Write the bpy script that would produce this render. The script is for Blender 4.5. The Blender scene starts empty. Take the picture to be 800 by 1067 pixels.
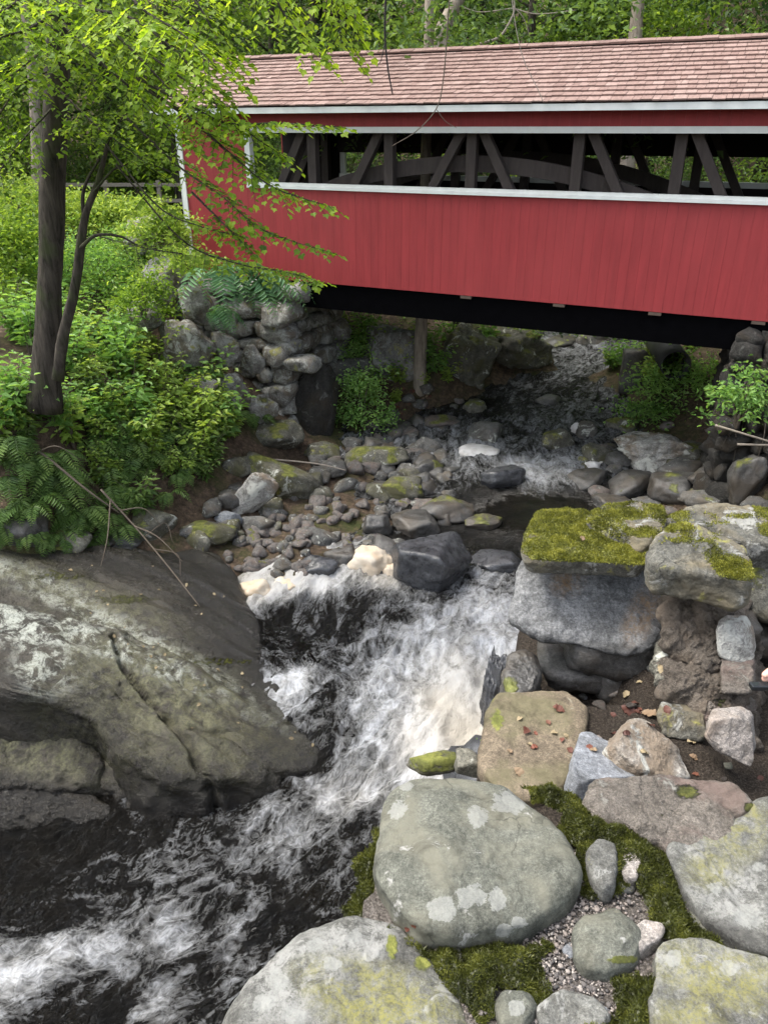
import bpy, bmesh, math, random
import numpy as np
from mathutils import Vector, Matrix

rng = np.random.default_rng(7)
random.seed(7)
scn = bpy.context.scene
COL = scn.collection
PI = math.pi

# ------------------------------------------------------------------ camera model
PITCH = math.radians(26.45)
FPX, CX, CY = 801.0, 400.0, 533.5
EYE = np.array([0.0, 0.0, 10.0])
FW = np.array([0, math.cos(PITCH), -math.sin(PITCH)])
UP = np.array([0, math.sin(PITCH), math.cos(PITCH)])
RT = np.array([1.0, 0, 0])


def ray(px, py):
    return FW + RT * ((px - CX) / FPX) + UP * ((CY - py) / FPX)


def corr(py):
    """the first survey of the ravine assumed a 27.7 degree pitch; this rescales its depths"""
    a = math.atan((CY - py) / FPX)
    return .945 * math.tan(PITCH - a) / math.tan(math.radians(27.7) - a)


def at_h(px, py, h):            # point on the view ray that lies h metres below eye level
    d = ray(px, py)
    if h > 3.3:
        h = h * corr(py)
    return EYE + d * (h / -d[2])


def at_d(px, py, D):            # point on the view ray at ground distance D ahead
    d = ray(px, py)
    if D > 5:
        D = D * .945
    return EYE + d * (D / d[1])


# ------------------------------------------------------------------ noise
_perm = np.random.default_rng(3).permutation(512)
_perm = np.concatenate([_perm, _perm, _perm])
_grad = np.random.default_rng(4).normal(size=(512, 3))
_grad /= np.linalg.norm(_grad, axis=1)[:, None]


def pnoise(P):
    P = np.asarray(P, float)
    I = np.floor(P).astype(int)
    F = P - I
    U = F * F * F * (F * (F * 6 - 15) + 10)
    I &= 511
    out = np.zeros(len(P))
    for dx in (0, 1):
        wx = U[:, 0] if dx else 1 - U[:, 0]
        for dy in (0, 1):
            wy = U[:, 1] if dy else 1 - U[:, 1]
            for dz in (0, 1):
                wz = U[:, 2] if dz else 1 - U[:, 2]
                h = _perm[_perm[_perm[(I[:, 0] + dx) & 511] + ((I[:, 1] + dy) & 511)] + ((I[:, 2] + dz) & 511)]
                g = _grad[h]
                out += wx * wy * wz * (g[:, 0] * (F[:, 0] - dx) + g[:, 1] * (F[:, 1] - dy) + g[:, 2] * (F[:, 2] - dz))
    return out * 1.5


def fbm(P, oct=4, lac=2.03, gain=0.5):
    P = np.asarray(P, float)
    a, s = 1.0, 0.0
    for i in range(oct):
        s = s + a * pnoise(P + 17.3 * i)
        P = P * lac
        a *= gain
    return s


def ridged(P, oct=4):
    P = np.asarray(P, float)
    a, s = 1.0, 0.0
    for i in range(oct):
        s = s + a * (1 - 2 * np.abs(pnoise(P + 9.1 * i)))
        P = P * 2.07
        a *= 0.5
    return s


def sstep(a, b, x):
    t = np.clip((x - a) / (b - a), 0, 1)
    return t * t * (3 - 2 * t)


def unit(v):
    v = np.asarray(v, float)
    return v / (np.linalg.norm(v, axis=-1, keepdims=True) + 1e-12)


# ------------------------------------------------------------------ object helpers
def link(o, parent=None):
    COL.objects.link(o)
    if parent is not None:
        o.parent = parent
    return o


def mesh_obj(name, V, F, mat=None, parent=None, smooth=True, attrs=None, fattrs=None):
    """V (n,3); F list of tuples or an (m,k) array"""
    V = np.asarray(V, np.float32)
    me = bpy.data.meshes.new(name)
    if isinstance(F, np.ndarray):
        m, k = F.shape
        me.vertices.add(len(V))
        me.vertices.foreach_set('co', V.ravel())
        me.loops.add(m * k)
        me.loops.foreach_set('vertex_index', F.astype(np.int32).ravel())
        me.polygons.add(m)
        me.polygons.foreach_set('loop_start', np.arange(0, m * k, k, dtype=np.int32))
        me.polygons.foreach_set('loop_total', np.full(m, k, np.int32))
        me.update(calc_edges=True)
    else:
        me.from_pydata([tuple(map(float, v)) for v in V], [], [tuple(int(i) for i in f) for f in F])
        me.update()
    me.polygons.foreach_set('use_smooth', np.full(len(me.polygons), smooth, dtype=bool))
    for k, v in (attrs or {}).items():
        at = me.attributes.new(k, 'FLOAT', 'POINT')
        at.data.foreach_set('value', np.asarray(v, np.float32))
    for k, v in (fattrs or {}).items():
        at = me.attributes.new(k, 'FLOAT', 'FACE')
        at.data.foreach_set('value', np.asarray(v, np.float32))
    if mat is not None:
        me.materials.append(mat)
    o = bpy.data.objects.new(name, me)
    return link(o, parent)


def tag(o, label=None, cat=None, group=None, kind=None):
    if label:
        o['label'] = label
    if cat:
        o['category'] = cat
    if group:
        o['group'] = group
    if kind:
        o['kind'] = kind
    return o


def empty(name, loc, rz=0.0):
    o = bpy.data.objects.new(name, None)
    o.location = tuple(map(float, loc))
    o.rotation_euler = (0, 0, rz)
    o.empty_display_size = 0.2
    return link(o)


def copy_tree(o, parent=None):
    c = o.copy()
    COL.objects.link(c)
    if parent is not None:
        c.parent = parent
    for ch in list(o.children):
        copy_tree(ch, c)
    return c


class MB:
    """collects pieces into one mesh"""

    def __init__(self):
        self.V, self.F, self.n, self.R = [], [], 0, []

    def add(self, V, F, r=0.5):
        V = np.asarray(V, float)
        self.V.append(V)
        self.F += [tuple(int(i) + self.n for i in f) for f in F]
        self.R += [r] * len(F)
        self.n += len(V)

    def box(self, lo, hi, r=0.5, M=None):
        x0, y0, z0 = lo
        x1, y1, z1 = hi
        V = np.array([(x0, y0, z0), (x1, y0, z0), (x1, y1, z0), (x0, y1, z0), (x0, y0, z1), (x1, y0, z1), (x1, y1, z1), (x0, y1, z1)], float)
        if M is not None:
            V = V @ M[:3, :3].T + M[:3, 3]
        self.add(V, [(0, 3, 2, 1), (4, 5, 6, 7), (0, 1, 5, 4), (1, 2, 6, 5), (2, 3, 7, 6), (3, 0, 4, 7)], r)

    def beam(self, p, q, w, d, up=(0, 0, 1), r=0.5):
        """rectangular bar from p to q; w along the side axis, d along the other"""
        p, q = np.asarray(p, float), np.asarray(q, float)
        a = unit(q - p)
        s = np.cross(a, up)
        if np.linalg.norm(s) < 1e-4:
            s = np.cross(a, (1, 0, 0))
        s = unit(s)
        t = np.cross(s, a)
        V = [e + s * i * w / 2 + t * j * d / 2 for e in (p, q) for i, j in ((-1, -1), (1, -1), (1, 1), (-1, 1))]
        self.add(V, [(3, 2, 1, 0), (4, 5, 6, 7), (0, 1, 5, 4), (1, 2, 6, 5), (2, 3, 7, 6), (3, 0, 4, 7)], r)

    def tube(self, pts, radii, n=8, r=0.5, cap=True, wob=0.0, seed=0):
        pts = np.asarray(pts, float)
        radii = np.broadcast_to(np.asarray(radii, float), (len(pts),))
        tan = unit(np.gradient(pts, axis=0))
        s = np.cross(tan[0], (0.13, 0.9, 0.31))
        s = unit(s)
        V = []
        for i, p in enumerate(pts):
            s = unit(s - tan[i] * np.dot(s, tan[i]))
            t = np.cross(tan[i], s)
            for k in range(n):
                a = 2 * PI * k / n
                V.append(p + (s * math.cos(a) + t * math.sin(a)) * radii[i])
        V = np.array(V)
        if wob:
            nr = np.repeat(radii, n)
            cen = np.repeat(pts, n, axis=0)
            V = cen + (V - cen) * (1 + wob * fbm(V * np.array([3, 3, 0.9]) / max(radii[0], .02) * .25 + seed, 3))[:, None]
        F = []
        for i in range(len(pts) - 1):
            for k in range(n):
                k2 = (k + 1) % n
                F.append((i * n + k, i * n + k2, (i + 1) * n + k2, (i + 1) * n + k))
        if cap:
            F.append(tuple(range(n))[::-1])
            F.append(tuple((len(pts) - 1) * n + k for k in range(n)))
        self.add(V, F, r)

    def build(self, name, mat, parent=None, smooth=False):
        return mesh_obj(name, np.concatenate(self.V), self.F, mat, parent, smooth, fattrs={'rnd': self.R})


def smooth_path(pts, n=24):
    """Catmull-Rom through pts"""
    P = np.asarray(pts, float)
    if len(P) < 3:
        t = np.linspace(0, 1, n)[:, None]
        return P[0] * (1 - t) + P[-1] * t
    Q = np.vstack([2 * P[0] - P[1], P, 2 * P[-1] - P[-2]])
    out = []
    seg = len(P) - 1
    for t in np.linspace(0, seg - 1e-6, n):
        i = int(t)
        f = t - i
        a, b, c, d = Q[i:i + 4]
        out.append(0.5 * (2 * b + (c - a) * f + (2 * a - 5 * b + 4 * c - d) * f * f + (3 * b - a - 3 * c + d) * f ** 3))
    return np.array(out)


# ------------------------------------------------------------------ materials
def new_mat(name):
    m = bpy.data.materials.new(name)
    m.use_nodes = True
    nt = m.node_tree
    nt.nodes.clear()
    return m, nt


class NT:
    def __init__(self, nt):
        self.nt = nt

    def n(self, typ, **kw):
        x = self.nt.nodes.new(typ)
        for k, v in kw.items():
            if k in x.inputs:
                x.inputs[k].default_value = v
            else:
                setattr(x, k, v)
        return x

    def l(self, a, b):
        self.nt.links.new(a, b)

    def noise(self, vec, scale, detail=5.0, rough=0.55, dist=0.0):
        x = self.n('ShaderNodeTexNoise')
        x.inputs['Scale'].default_value = scale
        x.inputs['Detail'].default_value = detail
        x.inputs['Roughness'].default_value = rough
        x.inputs['Distortion'].default_value = dist
        if vec is not None:
            self.l(vec, x.inputs['Vector'])
        return x.outputs['Fac']

    def ramp(self, fac, stops):
        x = self.n('ShaderNodeValToRGB')
        cr = x.color_ramp
        while len(cr.elements) > 1:
            cr.elements.remove(cr.elements[-1])
        for i, (p, c) in enumerate(stops):
            e = cr.elements[0] if i == 0 else cr.elements.new(p)
            e.position = p
            c = (c, c, c) if isinstance(c, (int, float)) else c
            e.color = (*c, 1)
        self.l(fac, x.inputs['Fac'])
        return x.outputs['Color']

    def mix(self, fac, a, b, mode='MIX'):
        x = self.n('ShaderNodeMix', data_type='RGBA', blend_type=mode)
        if isinstance(fac, (int, float)):
            x.inputs[0].default_value = fac
        else:
            self.l(fac, x.inputs[0])
        for s, v in ((6, a), (7, b)):
            if isinstance(v, tuple):
                x.inputs[s].default_value = (*v, 1)
            else:
                self.l(v, x.inputs[s])
        return x.outputs[2]

    def math(self, op, a, b=None, c=None, clamp=False):
        x = self.n('ShaderNodeMath', operation=op, use_clamp=clamp)
        for i, v in enumerate((a, b, c)):
            if v is None:
                continue
            if isinstance(v, (int, float)):
                x.inputs[i].default_value = v
            else:
                self.l(v, x.inputs[i])
        return x.outputs[0]

    def attr(self, name):
        return self.n('ShaderNodeAttribute', attribute_name=name).outputs['Fac']

    def objcoord(self, stretch=None, rand=True, world=False):
        tc = self.n('ShaderNodeTexCoord')
        v = tc.outputs['Object']
        if world:
            v = self.n('ShaderNodeNewGeometry').outputs['Position']
        if rand and not world:
            oi = self.n('ShaderNodeObjectInfo')
            mul = self.n('ShaderNodeVectorMath', operation='SCALE')
            cmb = self.n('ShaderNodeCombineXYZ')
            for i in range(3):
                self.l(oi.outputs['Random'], cmb.inputs[i])
            self.l(cmb.outputs[0], mul.inputs[0])
            mul.inputs['Scale'].default_value = 37.0
            add = self.n('ShaderNodeVectorMath', operation='ADD')
            self.l(v, add.inputs[0])
            self.l(mul.outputs[0], add.inputs[1])
            v = add.outputs[0]
        if stretch:
            mp = self.n('ShaderNodeMapping')
            mp.inputs['Scale'].default_value = stretch
            self.l(v, mp.inputs['Vector'])
            v = mp.outputs[0]
        return v

    def bump(self, height, strength=0.5, dist=0.02, normal=None):
        b = self.n('ShaderNodeBump')
        b.inputs['Strength'].default_value = strength
        b.inputs['Distance'].default_value = dist
        self.l(height, b.inputs['Height'])
        if normal is not None:
            self.l(normal, b.inputs['Normal'])
        return b.outputs[0]

    def principled(self, color, rough=0.8, normal=None, spec=0.4, out=True, **kw):
        p = self.n('ShaderNodeBsdfPrincipled')
        if isinstance(color, tuple):
            p.inputs['Base Color'].default_value = (*color, 1)
        else:
            self.l(color, p.inputs['Base Color'])
        if isinstance(rough, (int, float)):
            p.inputs['Roughness'].default_value = rough
        else:
            self.l(rough, p.inputs['Roughness'])
        p.inputs['Specular IOR Level'].default_value = spec
        if normal is not None:
            self.l(normal, p.inputs['Normal'])
        if out:
            self.output(p.outputs[0])
        return p

    def output(self, sh):
        o = self.n('ShaderNodeOutputMaterial')
        self.l(sh, o.inputs['Surface'])


_rock_cache = {}


def rock_mat(name, dark, light, warm=None, lichen=0.0, lichen_col=(0.42, 0.43, 0.38), lscale=6.0,
             yellow=0.0, moss=True, rough=0.85, scale=1.0, cracks=.5, bump=0.6, bdist=0.02, spots=False, stretch=None, streak=0.0, wet=0.0, crust=False,
             yellow_col=(.30, .29, .07)):
    if name in _rock_cache:
        return _rock_cache[name]
    m, nt = new_mat(name)
    T = NT(nt)
    v = T.objcoord(stretch)
    n1 = T.noise(v, 2.2 * scale, 7, 0.62, 0.3)
    n2 = T.noise(v, 11 * scale, 6, 0.7)
    n3 = T.noise(v, 70 * scale, 4, 0.75)
    mixn = T.math('ADD', T.math('MULTIPLY', n1, 0.55), T.math('MULTIPLY', n2, 0.45))
    mid = tuple((a + b) / 2 for a, b in zip(dark, light))
    col = T.ramp(mixn, [(0.35, dark), (0.5, mid), (0.645, light)])
    # mineral grain
    g = T.ramp(n3, [(0.30, 0.42), (0.5, 1.0), (0.70, 1.65)])
    col = T.mix(0.8, col, g, 'MULTIPLY')
    n6 = T.noise(v, 27 * scale, 6, 0.75, .3)
    col = T.mix(0.7, col, T.ramp(n6, [(.36, .55), (.5, 1.0), (.64, 1.45)]), 'MULTIPLY')
    n4 = T.noise(v, 190 * scale, 3, 0.7)
    col = T.mix(0.6, col, T.ramp(n4, [(.32, .5), (.5, 1.0), (.68, 1.5)]), 'MULTIPLY')
    if streak:
        vs = T.objcoord((1.0, 7.0, 7.0))
        st = T.noise(vs, 3 * scale, 6, 0.65, 0.4)
        col = T.mix(streak, col, T.ramp(st, [(.35, .45), (.6, 1.25)]), 'MULTIPLY')
    if warm:
        nw = T.noise(v, 1.6 * scale, 5, 0.6, 0.6)
        col = T.mix(T.ramp(nw, [(0.47, 0.0), (0.62, 0.85)]), col, warm)
    # dark weather stains
    nd = T.noise(T.objcoord((1.0, 1.3, 0.7)), 3.4 * scale, 8, .7, .8)
    col = T.mix(T.ramp(nd, [(0.50, 0.0), (0.66, 0.75)]), col, T.mix(1.0, col, (.42, .41, .38), 'MULTIPLY'))
    height = T.math('ADD', T.math('MULTIPLY', n2, 0.8), T.math('ADD', T.math('MULTIPLY', n3, 0.30), T.math('MULTIPLY', n6, .45)))
    # cracks
    vo = T.n('ShaderNodeTexVoronoi', feature='DISTANCE_TO_EDGE')
    vo.inputs['Scale'].default_value = 1.7 * scale
    dv = T.n('ShaderNodeVectorMath', operation='ADD')
    nz = T.n('ShaderNodeTexNoise')
    nz.inputs['Scale'].default_value = 3.0 * scale
    nz.inputs['Detail'].default_value = 5
    T.l(v, nz.inputs['Vector'])
    sc = T.n('ShaderNodeVectorMath', operation='SCALE')
    sc.inputs['Scale'].default_value = 0.45 / scale
    T.l(nz.outputs['Color'], sc.inputs[0])
    T.l(v, dv.inputs[0])
    T.l(sc.outputs[0], dv.inputs[1])
    T.l(dv.outputs[0], vo.inputs['Vector'])
    crack = T.ramp(vo.outputs['Distance'], [(0.0, 0.0), (0.012, 1.0)])
    ncm = T.ramp(T.noise(v, 1.1 * scale, 3), [(.56, 0.0), (.66, cracks)])
    crk = T.math('MAXIMUM', crack, T.math('SUBTRACT', 1.0, ncm))
    col = T.mix(T.math('SUBTRACT', 1.0, crk), col, tuple(c * 0.25 for c in dark))
    height = T.math('ADD', height, T.math('MULTIPLY', crk, 0.5))
    if yellow:
        ny = T.noise(v, 2.6 * scale, 7, 0.68, 0.5)
        t = 0.64 - 0.26 * yellow
        fy = T.math('MULTIPLY', T.ramp(ny, [(t, 0.0), (t + 0.07, 0.9)]), T.ramp(n3, [(.3, .45), (.6, 1)]))
        col = T.mix(fy, col, yellow_col)
    if lichen:
        nl = T.noise(v, lscale * scale * 0.6, 8, 0.72, 0.7)
        t = 0.645 - 0.25 * lichen
        fl = T.math('MULTIPLY', T.ramp(nl, [(t, 0.0), (t + 0.05, 1.0)]), T.ramp(n2, [(.3, .55), (.5, 1)]))
        col = T.mix(fl, col, lichen_col)
        height = T.math('ADD', height, T.math('MULTIPLY', fl, 0.15))
    if crust:
        fc = T.math('MULTIPLY', T.attr('crust'), T.math('MULTIPLY', T.ramp(T.noise(v, 6 * scale, 9, .78, .5), [(.46, .0), (.54, 1)]), T.ramp(T.noise(v, 30 * scale, 6, .75), [(.36, .1), (.52, 1)])))
        col = T.mix(fc, col, lichen_col)
        fy2 = T.math('MULTIPLY', T.math('MULTIPLY', T.attr('gold'), T.ramp(T.noise(v, 7 * scale, 8, .76, .6), [(.40, .0), (.56, 1)])), T.ramp(T.noise(v, 46 * scale, 5, .75), [(.38, .25), (.55, 1)]))
        col = T.mix(fy2, col, yellow_col)
        fd = T.math('MULTIPLY', T.attr('damp'), T.ramp(T.noise(v, 2.5 * scale, 6, .7, .6), [(.25, .6), (.55, 1)]))
        col = T.mix(fd, col, T.mix(.85, col, (.11, .10, .09), 'MULTIPLY'))
    if spots:
        sp = T.attr('spot')
        fs = T.math('MULTIPLY', T.ramp(T.math('ADD', sp, T.math('MULTIPLY', T.math('SUBTRACT', T.noise(v, 16 * scale, 7, .75, .5), .5), 2.2)), [(.46, 0.0), (.56, .62)]), T.ramp(n3, [(.3, .7), (.55, 1)]))
        col = T.mix(fs, col, (0.235, 0.24, 0.222))
    rg = rough
    if moss:
        ms = T.attr('moss')
        nm = T.noise(v, 24 * scale, 5, 0.7)
        fm = T.ramp(T.math('ADD', ms, T.math('MULTIPLY', T.math('SUBTRACT', nm, .5), .9)), [(.42, 0.0), (.60, 1.0)])
        mc = T.ramp(T.noise(v, 9 * scale, 6, .7), [(.3, (.04, .042, .012)), (.5, (.105, .115, .025)), (.7, (.23, .235, .055))])
        col = T.mix(fm, col, mc)
        height = T.math('ADD', height, T.math('MULTIPLY', T.math('MULTIPLY', fm, nm), 1.2))
    if wet:
        rg = T.ramp(n2, [(.3, rough * .5), (.7, rough)])
    if crust and wet:
        rg = T.math('SUBTRACT', rg, T.math('MULTIPLY', T.attr('damp'), .42), clamp=True)
    nrm = T.bump(height, bump, bdist)
    T.principled(col, rg, nrm, 0.35 + 0.25 * wet)
    _rock_cache[name] = m
    return m


def leaf_mat(name, c0, c1, c2, trans=0.45, tcol=None, rough=0.45):
    m, nt = new_mat(name)
    T = NT(nt)
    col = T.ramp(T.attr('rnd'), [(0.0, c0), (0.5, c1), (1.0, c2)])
    if tcol is None:
        tcol = (1.35, 1.25, 0.55)
    p = T.principled(col, rough, None, 0.35, out=False)
    tr = T.n('ShaderNodeBsdfTranslucent')
    T.l(T.mix(1.0, col, tcol, 'MULTIPLY'), tr.inputs['Color'])
    mx = T.n('ShaderNodeMixShader')
    mx.inputs[0].default_value = trans
    T.l(p.outputs[0], mx.inputs[1])
    T.l(tr.outputs[0], mx.inputs[2])
    T.output(mx.outputs[0])
    return m


def bark_mat(name, dark, light, moss=0.0, scale=1.0):
    m, nt = new_mat(name)
    T = NT(nt)
    v = T.objcoord((1, 1, 0.16))
    n = T.noise(v, 14 * scale, 7, 0.7, 0.5)
    n2 = T.noise(T.objcoord(), 2.5, 5, 0.6)
    col = T.ramp(n, [(.32, dark), (.66, light)])
    if moss:
        col = T.mix(T.ramp(n2, [(.5, 0.0), (.66, moss)]), col, (.05, .07, .02))
    else:
        col = T.mix(T.ramp(n2, [(.5, 0.0), (.7, .5)]), col, tuple(c * 1.35 for c in light))
    T.principled(col, 0.9, T.bump(n, 0.9, 0.03), 0.2)
    return m


def plain_mat(name, col, rough=0.7, var=0.15, scale=8, bump=0.1, spec=0.4, stretch=None, rnd=0.0):
    m, nt = new_mat(name)
    T = NT(nt)
    v = T.objcoord(stretch)
    n = T.noise(v, scale, 6, 0.65)
    c = T.mix(1.0, col, T.ramp(n, [(.25, 1 - var), (.75, 1 + var)]), 'MULTIPLY')
    if rnd:
        c = T.mix(1.0, c, T.ramp(T.attr('rnd'), [(0, 1 - rnd), (1, 1 + rnd)]), 'MULTIPLY')
    T.principled(c, rough, T.bump(n, bump, 0.01), spec)
    return m


# rock kinds
M_GREY = rock_mat('grey_rock', (0.0496, 0.0488, 0.0464), (0.1600, 0.1576, 0.1480), warm=(0.1040, 0.0880, 0.0680), lichen=.25)
M_SLATE = rock_mat('dark_wet_rock', (.022, .023, .026), (.075, .078, .085), rough=.42, wet=1, bump=.5, lichen=.0)
M_DARK = rock_mat('dark_stream_rock', (0.0295, 0.0291, 0.0279), (0.1107, 0.1074, 0.1009), warm=(0.0697, 0.0574, 0.0435), rough=.6, wet=.6)
M_MOSSY = rock_mat('mossy_rock', (0.0528, 0.0519, 0.0414), (0.1628, 0.1566, 0.1276), warm=(0.0748, 0.0704, 0.0308), lichen=.25, yellow=.1)
M_PALE = rock_mat('pale_rock', (.21, .205, .19), (.48, .47, .44), lichen=.5, lichen_col=(.55, .55, .50), warm=(.24, .18, .12), bump=1.0, bdist=.05)
M_COB = rock_mat('cobble_rock', (0.0538, 0.0488, 0.0452), (0.1794, 0.1650, 0.1543), warm=(0.1435, 0.1112, 0.0933), moss=True, lichen=.1, scale=2.2)
M_ABUT = rock_mat('abutment_rock', (0.0920, 0.0902, 0.0828), (0.3036, 0.2962, 0.2760), lichen=.5, lichen_col=(0.3312, 0.3358, 0.3128), warm=(0.1196, 0.0966, 0.0690), yellow=.2, scale=1.3, bump=.8, bdist=.04)
M_BED = rock_mat('bedrock', (0.0184, 0.0166, 0.0124), (0.0589, 0.0515, 0.0386), lichen_col=(.38, .40, .35), moss=True, rough=.6, wet=.5, scale=.8, crust=True, streak=.55, yellow_col=(0.1242, 0.1224, 0.0662), bump=1.2, bdist=.04)
M_FORE = rock_mat('weathered_boulder', (0.0576, 0.0608, 0.0488), (0.1320, 0.1344, 0.1104), warm=(0.1360, 0.1320, 0.1000), lichen=.10, lichen_col=(0.2880, 0.2840, 0.2640), scale=2.6, spots=True, bump=.45, bdist=.008)
M_FORE2 = rock_mat('lichen_boulder', (0.0576, 0.0576, 0.0528), (0.1520, 0.1520, 0.1376), lichen=.30, lichen_col=(0.2400, 0.2400, 0.2240), yellow=.12, scale=2.6, spots=True, crust=True, bump=.6, bdist=.010, yellow_col=(0.1760, 0.1680, 0.0560))
M_CAP = rock_mat('mossy_cap_rock', (0.0440, 0.0424, 0.0352), (0.1520, 0.1488, 0.1264), lichen=.33, lichen_col=(0.2720, 0.2720, 0.2480), yellow=.25, scale=2.0, bump=.9, bdist=.018, warm=(0.1600, 0.1360, 0.0880))
M_BLOCK = rock_mat('block_rock', (0.0800, 0.0824, 0.0840), (0.2160, 0.2200, 0.2200), lichen=.12, lichen_col=(0.2720, 0.2800, 0.2720), scale=1.6, bump=1.0, bdist=.015, streak=.4, crust=True, yellow_col=(0.2080, 0.1400, 0.0800))
M_ABDARK = rock_mat('shaded_abutment_rock', (.014, .0135, .0125), (.058, .055, .049), warm=(.045, .035, .024), lichen=.25, lichen_col=(.12, .12, .11), scale=1.4, bump=1.2, bdist=.05)  # darker copy of the abutment rock, with the shade put into its colour
M_BROWN = rock_mat('brown_slab_rock', (0.0800, 0.0640, 0.0440), (0.1800, 0.1440, 0.1000), warm=(0.1120, 0.1000, 0.0560), scale=2.2, bump=.5, bdist=.010, lichen=.08, lichen_col=(0.2400, 0.2160, 0.1600))
M_BLUE = rock_mat('blue_grey_rock', (0.1040, 0.1120, 0.1240), (0.2400, 0.2520, 0.2680), scale=2.5, streak=.35, bump=.5, bdist=.008, warm=None)
M_RUBBLE = rock_mat('earthy_rubble', (.075, .062, .049), (.28, .24, .195), warm=(.25, .20, .15), scale=2.6, bump=1.4, bdist=.03, rough=.95)
M_MORTAR = rock_mat('rough_mortar', (0.1012, 0.0874, 0.0718), (0.2484, 0.2208, 0.1886), warm=(0.2024, 0.1472, 0.1242), lichen=.2, lichen_col=(0.3128, 0.3036, 0.2668), scale=3.0, bump=1.3, bdist=.016)
M_PINK = rock_mat('light_pinkish_rock', (0.1680, 0.1520, 0.1360), (0.3680, 0.3360, 0.3080), warm=(0.2400, 0.1920, 0.1520), scale=2.4, bump=.8, bdist=.012)

# ------------------------------------------------------------------ height fields
class RBF:
    def __init__(self, P, Z, eps=0.02):
        P = np.asarray(P, float)
        Z = np.asarray(Z, float)
        self.P = P
        d = np.linalg.norm(P[:, None] - P[None], axis=2)
        n = len(P)
        A = np.zeros((n + 1, n + 1))
        A[:n, :n] = -d
        A[:n, :n] -= np.eye(n) * 0
        A[np.arange(n), np.arange(n)] += eps
        A[:n, n] = A[n, :n] = 1
        self.w = np.linalg.solve(A, np.append(Z, 0))

    def __call__(self, x, y):
        x = np.atleast_1d(np.asarray(x, float))
        y = np.atleast_1d(np.asarray(y, float))
        sh = x.shape
        Q = np.stack([x.ravel(), y.ravel()], 1)
        out = np.empty(len(Q))
        for i in range(0, len(Q), 20000):
            q = Q[i:i + 20000]
            d = np.sqrt(((q[:, None] - self.P[None]) ** 2).sum(2) + 0.03)
            out[i:i + 20000] = -d @ self.w[:-1] + self.w[-1]
        return out.reshape(sh)


WATER_PX = [(700, 340, 5.55), (620, 350, 5.8), (600, 375, 6.15), (560, 410, 6.5), (520, 440, 6.68), (470, 480, 6.88), (580, 490, 6.86),
            (500, 525, 7.02), (620, 530, 7.0), (440, 560, 7.08), (540, 575, 7.06), (520, 620, 7.12), (440, 630, 7.14), (360, 630, 7.15), (260, 640, 7.15), (330, 690, 7.2),
            (500, 680, 7.18), (430, 720, 7.25), (500, 740, 7.28), (470, 775, 7.36), (350, 750, 7.34), (400, 780, 7.48), (440, 800, 7.55), (385, 800, 7.66), (430, 820, 7.72), (370, 815, 7.78), (350, 830, 7.86), (375, 850, 7.90),
            (250, 850, 8.0), (100, 890, 8.15), (-100, 890, 8.2), (350, 920, 8.1), (200, 1000, 8.25), (0, 1067, 8.3), (330, 1067, 8.3)]
wp = [at_h(*p) for p in WATER_PX]
wp += [np.array([3.5, 30, 5.5]), np.array([6, 42, 6.4]), np.array([-6, 3, 2.52]), np.array([0, 3, 2.52]), np.array([-10, 6, 2.6]), np.array([-10, 2, 2.52])]
wp = np.array(wp)
WATER = RBF(wp[:, :2], wp[:, 2])

BANK_PX = [
    # left bank, from the bedrock up to the clearing
    (-60, 560, 6.1), (0, 550, 5.95), (80, 560, 6.35), (150, 562, 6.5), (215, 575, 6.85), (0, 480, 4.8), (0, 430, 4.2), (45, 412, 4.0), (100, 480, 5.4), (150, 430, 5.0), (150, 500, 5.8),
    (240, 480, 6.15), (200, 440, 5.3), (200, 400, 4.9), (100, 400, 4.2), (100, 330, 3.3), (0, 300, 2.9), (0, 220, 2.45), (100, 240, 2.5), (150, 300, 3.2), (-100, 400, 3.9), (-100, 300, 2.8),
    (200, 520, 6.4), (-140, 620, 6.0), (-140, 700, 6.8),
    # stones by the left abutment
    (300, 470, 6.6), (360, 445, 6.7), (270, 530, 6.85), (330, 545, 6.88), (260, 590, 6.95), (330, 588, 6.95), (300, 560, 6.9), (360, 560, 6.92), (300, 600, 7.02), (390, 510, 6.85), (400, 470, 6.75), (440, 440, 6.7), (400, 415, 6.35), (437, 412, 6.3), (400, 370, 5.6),
    (375, 600, 7.12), (410, 560, 7.05), (470, 425, 6.65), (360, 400, 6.0),
    # far bank under the bridge
    (480, 395, 6.4), (520, 375, 6.1), (500, 340, 5.1), (560, 352, 5.5), (450, 350, 5.0),
    # right of the stream
    (650, 370, 5.7), (690, 420, 6.1), (700, 395, 5.6), (640, 440, 6.7), (600, 470, 6.8), (680, 490, 6.75), (620, 510, 6.95), (740, 440, 5.9), (760, 500, 6.25), (800, 500, 5.8), (700, 530, 6.7), (780, 530, 6.2),
]
bp = [at_h(*p) for p in BANK_PX]
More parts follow.
